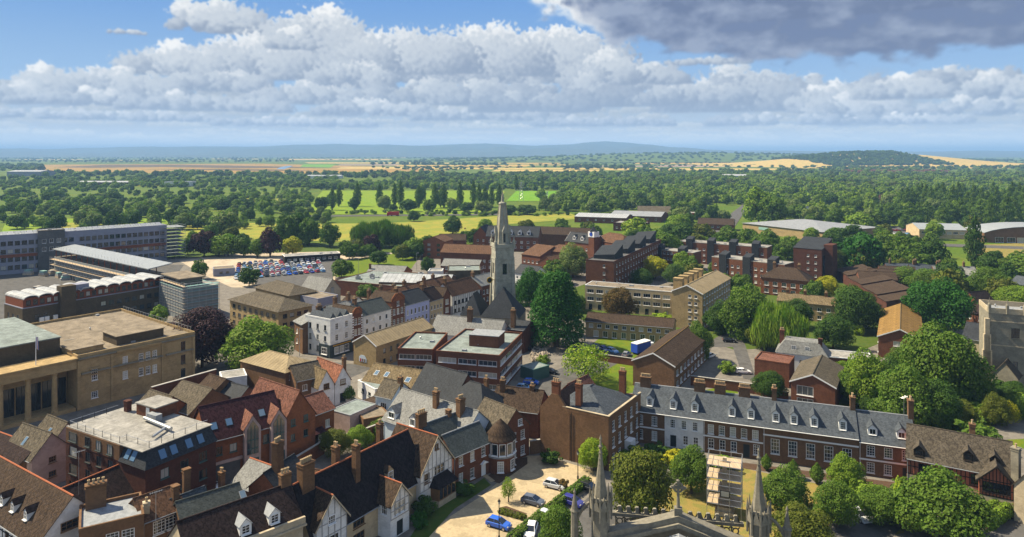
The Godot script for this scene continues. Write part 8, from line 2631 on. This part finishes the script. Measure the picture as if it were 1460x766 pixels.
	for x in [733, 770]:
		tree("poplar", "poplar left of the pylons" if x < 750 else "poplar right of the taller pylon", "poplar", at(x - 5.0 + 8, 272), 26, 9.0, "leaf_poplar", "poplars by the pylons")
	for k in 26:
		tree("poplar", "%s poplar from the left in the long row behind the woods" % ORDINAL[k], "poplar", at(1286 + k * 7.2 + rng.randf_range(-2, 2), 302.0 + rng.randf_range(-8, 6)), rng.randf_range(22, 31), rng.randf_range(10, 14), "leaf_poplar" if k % 3 else "leaf_mid", "poplars in the long right hand row")
	for k in 12:
		tree("poplar", "%s poplar from the left in the rank before the long row" % ORDINAL[k], "poplar", at(1296 + k * 15.0 + rng.randf_range(-4, 4), 320.0 + rng.randf_range(-5, 5)), rng.randf_range(18, 26), rng.randf_range(11, 16), "leaf_mid" if k % 2 else "leaf_poplar", "poplars in the front rank")
	for q in [[505, 300, 15, 13], [583, 302, 13, 20], [612, 303, 14, 14], [645, 300, 13, 16], [665, 303, 11, 16], [690, 304, 13, 20], [725, 306, 9, 20], [752, 306, 10, 22], [378, 303, 16, 14], [402, 304, 15, 18], [458, 300, 15, 15], [548, 300, 16, 16], [600, 290, 22, 14], [560, 302, 8, 10], [628, 296, 20, 14]]:
		tree("river_tree", "bushy tree at the foot of the poplar row", "mid", at(q[0], q[1]), q[2], q[3], ["leaf_grey", "leaf_mid", "leaf_dark"][rng.randi() % 3], "bushy trees by the poplars")


const ORDINAL := ["first", "second", "third", "fourth", "fifth", "sixth", "seventh", "eighth", "ninth", "tenth", "eleventh", "twelfth", "thirteenth", "fourteenth", "fifteenth", "sixteenth", "seventeenth", "eighteenth", "nineteenth", "twentieth", "twenty-first", "twenty-second", "twenty-third", "twenty-fourth", "twenty-fifth", "twenty-sixth"]


func woods() -> void:
	# individual trees of the nearer woods, nothing tells one from the next within a wood
	for z in [["scrub_tree", 0, 470, 284, 330, 150, 10, "tree in the scrub wood left of the hay meadow", "trees of the left wood"], ["wood_tree", 960, 1470, 286, 326, 150, 13, "tree in the wood before the poplar row", "trees of the right wood"], ["copse_tree", 770, 985, 284, 306, 80, 12, "tree in the copse beyond the trade sheds", "trees of the copse"], ["bank_tree", 20, 260, 300, 326, 25, 11, "tree behind the office under construction", "trees behind the construction"]]:
		for k in z[5]:
			var p := at(rng.randf_range(z[1], z[2]), rng.randf_range(z[3], z[4]))
			var h: float = z[6] * rng.randf_range(0.6, 1.35)
			if absf(p.x - at(1040, 300).x) < 18 and -p.z < 800 and z[0] == "wood_tree":
				continue
			if not is_free(p, 3.0):
				continue
			var pick := rng.randi() % 5
			var tone: String = ["mid green", "bright green", "dark green", "grey green", "pale"][pick]
			var size := "small" if h < z[6] * 0.85 else ("tall" if h > z[6] * 1.12 else "middling")
			tree(z[0], "%s %s %s" % [size, tone, z[7]], "mid", p, h, h * rng.randf_range(0.85, 1.3), ["leaf_mid", "leaf_light", "leaf_dark", "leaf_grey", "leaf_willow"][pick], "%s %s %s" % [size, tone, z[8]])


func town_trees() -> void:
	# trees standing between the buildings: [x from, x to, y from, y to as surveyed, number, height, where]
	for z in [[960, 1130, 356, 420, 20, 10, "among the dark brick estate blocks"], [1180, 1330, 342, 402, 22, 11, "between the retail store and the terraces"], [890, 965, 326, 384, 16, 12, "behind the dark flats"], [1330, 1470, 384, 446, 20, 10, "between the park and the church"], [1020, 1110, 430, 500, 5, 9, "beside the tall buff flats"], [1190, 1300, 540, 600, 9, 8, "in the gardens behind the terrace"], [262, 372, 342, 372, 14, 10, "in the belt beyond the building yard"], [470, 612, 352, 372, 16, 9, "in the belt before the hay meadow"], [736, 850, 396, 446, 9, 10, "between church and dark flats"], [1120, 1230, 400, 470, 6, 8, "around the buff row"], [1150, 1420, 322, 346, 18, 10, "around the retail car park"], [640, 900, 322, 350, 18, 9, "beyond the brick flats"], [1330, 1460, 560, 640, 10, 7, "in the churchyard"]]:
		var made := 0
		var tries := 0
		while made < z[4] and tries < z[4] * 8:
			tries += 1
			var p := at(rng.randf_range(z[0], z[1]), rng.randf_range(z[2], z[3]))
			var h: float = z[5] * rng.randf_range(0.6, 1.3)
			if not is_free(p, h * 0.32):
				continue
			made += 1
			var pick := rng.randi() % 5
			var tone: String = ["mid green", "bright green", "dark green", "olive green", "fresh green"][pick]
			var size := "small" if h < z[5] * 0.8 else ("tall" if h > z[5] * 1.1 else "middling")
			tree("town_tree", "%s %s tree %s" % [size, tone, z[6]], "near" if -p.z < 260.0 else "mid", p, h, h * rng.randf_range(0.9, 1.3), ["leaf_mid", "leaf_light", "leaf_dark", "leaf_olive", "leaf_mid"][pick], "%s %s trees %s" % [size, tone, z[6]])


# ------------------------------------------------------------------ cars and small things
func cars() -> void:
	var v := Vector3(0.88, 0, 0.47)
	var list := [["bright blue hatchback on the gravel court", 711, 752, v, "car_blue", 0.0], ["dark slate hatchback on the gravel court", 760, 719, v, "car_slate", 0.0], ["silver hatchback on the gravel court by the hedge end", 791, 696, v, "car_silver", 0.0], ["navy car parked beyond the hedge", 816, 720, Vector3(0.8, 0, 0.6), "car_navy", 0.0], ["black car in the shade beyond the hedge", 840, 700, Vector3(0.8, 0, 0.6), "car_black", 0.0], ["pale silver car half behind the bright round tree", 782, 742, Vector3(0.8, 0, 0.6), "car_silver", 0.0], ["white car at the bottom edge beyond the hedge", 757, 762, Vector3(-0.2, 0, 0.98), "car_white", 0.0], ["silver car in the lane between round trees", 1226, 740, Vector3(0.2, 0, 0.98), "car_silver", 0.0], ["silver car at the undercroft of the orange brick range", 302, 698, Vector3(0.4, 0, -0.92), "car_silver", 0.0], ["pale car beside the slate roofed house in the coach yard", 312, 706, Vector3(0.75, 0, -0.66), "car_white", 0.0], ["dark car in the undercroft shade", 330, 672, Vector3(0.75, 0, -0.66), "car_black", 0.0], ["black car on the office car park", 785, 533, Vector3(0.95, 0, 0.3), "car_black", 1.0], ["upper blue car beside the banded office", 757, 548, Vector3(0.95, 0, 0.25), "car_blue", 0.0], ["pale blue car beside the banded office", 747, 556, Vector3(0.95, 0, 0.25), "car_sky", 0.0], ["silver blue car beside the banded office, lowest of three", 742, 563, Vector3(0.95, 0, 0.25), "car_silver", 0.0], ["dark car under the huge evergreen", 755, 500, Vector3(0.9, 0, 0.3), "car_black", 0.0], ["white van by the lawn wall", 815, 494, Vector3(0.2, 0, 0.98), "car_white", 1.0], ["dark parked car left in the lawn car park", 851, 498, Vector3(0.3, 0, 0.95), "car_slate", 0.0], ["dark blue parked car in the lawn car park", 862, 501, Vector3(0.3, 0, 0.95), "car_navy", 0.0], ["pale blue parked car in the lawn car park", 873, 503, Vector3(0.6, 0, 0.8), "car_sky", 0.0], ["grey parked car right in the lawn car park", 893, 508, Vector3(0.4, 0, -0.9), "car_grey", 0.0], ["white van in the yard behind the terrace", 1060, 533, Vector3(0.98, 0, 0.1), "car_white", 1.0], ["silver car near the bright bush and brick wall", 1013, 510, Vector3(0.7, 0, -0.7), "car_silver", 0.0], ["dark car under the tall flats' trees", 1040, 488, Vector3(0.95, 0, 0.2), "car_black", 0.0], ["silver car beneath the dark oak", 1231, 468, Vector3(0.98, 0, 0.1), "car_silver", 0.0], ["blue car beyond the yellowing tree", 1212, 392, Vector3(0.98, 0, 0.1), "car_blue", 0.0]]
	for q in list:
		car(q[0], at(q[1], q[2]) + Vector3(0, 0.03, 0), yaw_of(q[3]), q[4], q[5])
	# the crowded car park
	var paints := ["car_blue", "car_silver", "car_white", "car_black", "car_red", "car_grey", "car_sky", "car_navy", "car_silver"]
	var d := Vector3(0.86, 0, -0.5)
	var side := Vector3(0.5, 0, 0.86)
	var o := V(-131, 333)
	for r in 8:
		for k in 16:
			var p: Vector3 = o + d * (k * 2.75 + r * 1.2) + side * (-r * 6.6 + (1.6 if r % 2 else 0.0)) + Vector3(rng.randf_range(-0.2, 0.2), 0.02, rng.randf_range(-0.3, 0.3))
			if rng.randf() < 0.08 or p.x > -88.0:
				continue
			var paint: String = paints[rng.randi() % paints.size()]
			car("%s car in the crowded car park by the low hut" % paint.trim_prefix("car_").replace("sky", "pale blue").replace("navy", "dark blue"), p, yaw_of(side * (1.0 if rng.randf() < 0.5 else -1.0)), paint, float(rng.randi() % 2), "%s cars in the crowded car park" % paint.trim_prefix("car_"), false)
	for r in 3:
		for k in 11:
			if rng.randf() < 0.25:
				continue
			var p2 := at(1256 + k * 6.0 + r * 2.0, 330.0 + r * 4.5)
			var paint2: String = paints[rng.randi() % paints.size()]
			car("%s car in the retail car park before the sports hall" % paint2.trim_prefix("car_").replace("sky", "pale blue").replace("navy", "dark blue"), p2 + Vector3(0, 0.2, 0), rng.randf_range(-0.1, 0.1) + PI * 0.5 * (r % 2), paint2, 0.0, "%s cars in the retail car park" % paint2.trim_prefix("car_"), false)


func small_things() -> void:
	# hedge between court and lane
	var h0 := at(728, 776)
	var h1 := at(838, 690)
	hedge("hedge", "clipped hedge between the gravel court and the lane", h0, h1, 1.5, 1.7, "leaf_mid")
	hedge("hedge", "low hedge beside the sapling's bed on the court", at(713, 731), at(748, 741), 0.7, 1.2, "leaf_olive")
	hedge("hedge", "bright clipped hedge on the curved wall at the right edge", at(1402, 740, 1.6), at(1444, 712, 1.6), 2.6, 3.0, "leaf_light")
	hedge("hedge", "tall narrow hedge beside the end terrace door", at(1279, 716), at(1283, 700), 2.6, 1.0, "leaf_lime")
	# lamp post on the court
	lamp_post("black lamp post on the gravel court beside the blue car", V(-2.0, 108.6), 6.2)
	lamp_post("lamp post at the tall brick house wall", at(824, 684), 5.2)
	for q in [["street lamp by the corner inn", 427, 508, 8.0], ["street lamp at the car park by the brick flats", 594, 386, 9.0], ["street lamp on the road by the meadow", 503, 366, 9.0], ["street lamp left of the retail car park", 1203, 368, 10.0], ["street lamp on the rough verge", 511, 392, 8.0]]:
		var l := thing("street_lamp", q[0], "street lamp", at(q[1], q[2]))
		var pb := MB.new()
		pb.tube(Vector3.ZERO, Vector3(0, q[3], 0), 0.1, 0.06, 6)
		part(l, "post", pb.mesh(), M.steel)
		var hb := MB.new()
		hb.box(Vector3(0.5, q[3], 0), Vector3(1.1, 0.14, 0.25))
		part(l, "lamp_head", hb.mesh(), M.steel)
	# pylons on the far meadow
	for q in [["lattice pylon on the far meadow, left one", 743, 287, 24.0], ["smaller lattice pylon on the far meadow, right one", 780, 288, 13.0]]:
		var t := thing("pylon", q[0], "pylon", at(q[1], q[2]))
		var hh: float = q[3]
		for s in [[-1, -1], [1, -1], [1, 1], [-1, 1]]:
			var lb := MB.new()
			lb.tube(Vector3(s[0] * hh * 0.12, 0, s[1] * hh * 0.12), Vector3(s[0] * 0.4, hh, s[1] * 0.4), 0.2, 0.14, 4)
			part(t, "leg", lb.mesh(), M.steel)
		for k in 6:
			var f := (k + 0.5) / 6.0
			var r := lerpf(hh * 0.12, 0.4, f)
			var f2 := (k + 1.5) / 6.0
			var r2 := lerpf(hh * 0.12, 0.4, minf(f2, 1.0))
			var bb := MB.new()
			bb.tube(Vector3(-r, f * hh, r), Vector3(r2, minf(f2, 1.0) * hh, r2), 0.12, 0.12, 4)
			bb.tube(Vector3(r, f * hh, r), Vector3(-r2, minf(f2, 1.0) * hh, r2), 0.12, 0.12, 4)
			part(t, "brace", bb.mesh(), M.steel)
		for k in 3:
			var ab := MB.new()
			var w := hh * (0.3 - 0.05 * k)
			ab.box(Vector3(0, hh * (0.7 + 0.13 * k), 0), Vector3(w, 0.35, 0.35))
			part(t, "cross_arm", ab.mesh(), M.steel)
	# lorry on the far road
	var lo := thing("lorry", "red lorry on the road beyond the hay meadow", "lorry", at(565, 308), 0.02)
	var cb := MB.new()
	cb.box(Vector3(-2.0, 2.4, 0), Vector3(9.0, 3.0, 2.5))
	part(lo, "box", cb.mesh(), M.red_paint)
	var kb := MB.new()
	kb.hexa([Vector3(-9.0, 0.6, 1.2), Vector3(-6.7, 0.6, 1.2), Vector3(-6.7, 0.6, -1.2), Vector3(-9.0, 0.6, -1.2)], [Vector3(-8.6, 3.4, 1.2), Vector3(-6.7, 3.6, 1.2), Vector3(-6.7, 3.6, -1.2), Vector3(-8.6, 3.4, -1.2)])
	part(lo, "cab", kb.mesh(), M.red_paint)
	for x in [-8.0, -4.4, 0.6, 1.9]:
		var wb := MB.new()
		wb.tube(Vector3(x, 0.5, -1.2), Vector3(x, 0.5, 1.2), 0.5, 0.5, 10)
		part(lo, "axle", wb.mesh(), M.tyre)
	# blue lorry box and green hut in the back car park
	var bx := thing("box_lorry", "blue sided lorry with white roof by the brown flats", "lorry", at(914, 503), yaw_of(Vector3(0.75, 0, -0.66)))
	var b1 := MB.new()
	b1.box(Vector3(0, 1.9, 0), Vector3(6.5, 2.6, 2.4))
	part(bx, "box", b1.mesh(), M.blue_paint)
	var b2 := MB.new()
	b2.box(Vector3(0, 3.3, 0), Vector3(6.5, 0.2, 2.4))
	part(bx, "roof", b2.mesh(), M.paint_white)
	var b3 := MB.new()
	b3.box(Vector3(4.1, 1.4, 0), Vector3(1.6, 2.0, 2.2))
	part(bx, "cab", b3.mesh(), M.paint_white)
	for x in [-2.2, 3.9]:
		var b4 := MB.new()
		b4.tube(Vector3(x, 0.45, -1.15), Vector3(x, 0.45, 1.15), 0.45, 0.45, 10)
		part(bx, "axle", b4.mesh(), M.tyre)
	house("green_hut", "dark green flat roofed hut beside the rubble", "hut", at(742, 522, 3), at(760, 528, 3), 6.0, 3.0, {"wall": "frame_green", "roof": "felt_green", "type": "flat", "parapet": 0.1})
	# rubble heap beside it
	var rub := MB.new()
	for k in 160:
		var p := at(rng.randf_range(757, 782), rng.randf_range(496, 516))
		rub.box(p + Vector3(0, rng.randf_range(0.0, 0.9), 0), Vector3(rng.randf_range(0.3, 1.3), rng.randf_range(0.15, 0.6), rng.randf_range(0.3, 1.0)), Basis.from_euler(Vector3(rng.randf(), rng.randf() * 3.0, rng.randf())))
	var ro := whole("rubble", rub.mesh(), M.rubble)
	tag(ro, "heap of broken stone and timber beside the green hut", "rubble")
	ro.set_meta("kind", "stuff")
	# hay bales on the meadow
	for q in [[287, 318], [293, 321], [278, 320], [663, 327], [300, 319]]:
		var hb := MB.new()
		hb.tube(Vector3(-0.7, 0.75, 0), Vector3(0.7, 0.75, 0), 0.75, 0.75, 12)
		var ho := whole("hay_bale", hb.mesh(), M.stubble, at(q[0], q[1]) + Vector3(0, 0.14, 0))
		tag(ho, "round hay bale lying on the hay meadow", "hay bale", "hay bales on the meadow")
	# television aerials
	for q in [["television aerial above the bottom left house", 112, 690, 9.5, 5.0], ["television aerial on the end terrace chimney", 1289, 584, 12.0, 2.4], ["television aerial on the mottled brick house", 222, 752, 8.0, 5.0]]:
		var a := thing("aerial", q[0], "aerial", at(q[1], q[2], q[3]) + Vector3(0, q[3] - 2.2, 0), 0.5)
		var mb := MB.new()
		mb.tube(Vector3.ZERO, Vector3(0, q[4] + 2.2, 0), 0.04, 0.03, 5)
		part(a, "mast", mb.mesh(), M.steel)
		var bb := MB.new()
		bb.tube(Vector3(-0.8, q[4] + 2.0, 0), Vector3(0.9, q[4] + 2.2, 0), 0.03, 0.03, 4)
		for k in 6:
			bb.tube(Vector3(-0.7 + k * 0.28, q[4] + 2.02 + k * 0.03, -0.35), Vector3(-0.7 + k * 0.28, q[4] + 2.02 + k * 0.03, 0.35), 0.015, 0.015, 4)
		part(a, "boom", bb.mesh(), M.steel)


func hedge(called: String, label: String, a: Vector3, b: Vector3, h: float, w: float, leaf: String) -> void:
	var l := (b - a).length()
	var o := thing(called, label, "hedge", a, yaw_of(b - a))
	var lumps := []
	var n := maxi(2, int(l / 0.9))
	for k in n:
		for s in [-0.25, 0.25]:
			lumps.append([Vector3(l * (k + 0.5) / n, h * rng.randf_range(0.46, 0.56), w * s), Vector3(0.75, h * 0.5, w * 0.32)])
	part(o, "leaves", crown_mesh(int(l * 100.0), lumps, int(l * 260.0 * maxf(h, 1.0)), 0.17), M[leaf])
	var sb := MB.new()
	sb.box(Vector3(l * 0.5, h * 0.4, 0), Vector3(l, h * 0.8, w * 0.5))
	part(o, "stems", sb.mesh(), M.bark)


func lamp_post(label: String, where: Vector3, h: float) -> void:
	var o := thing("lamp_post", label, "lamp post", where)
	var pb := MB.new()
	pb.lathe(Vector3.ZERO, [[0.16, 0.0], [0.16, 0.6], [0.08, 0.8], [0.06, h - 0.7], [0.12, h - 0.65]], 8)
	part(o, "post", pb.mesh(), M.iron)
	var lb := MB.new()
	lb.lathe(Vector3.ZERO, [[0.13, h - 0.65], [0.24, h - 0.15]], 6)
	part(o, "lantern_glass", lb.mesh(), M.pane_blind)
	var cb := MB.new()
	cb.lathe(Vector3.ZERO, [[0.28, h - 0.15], [0.1, h + 0.05], [0.04, h + 0.25], [0.0, h + 0.3]], 6)
	part(o, "lantern_cap", cb.mesh(), M.iron)
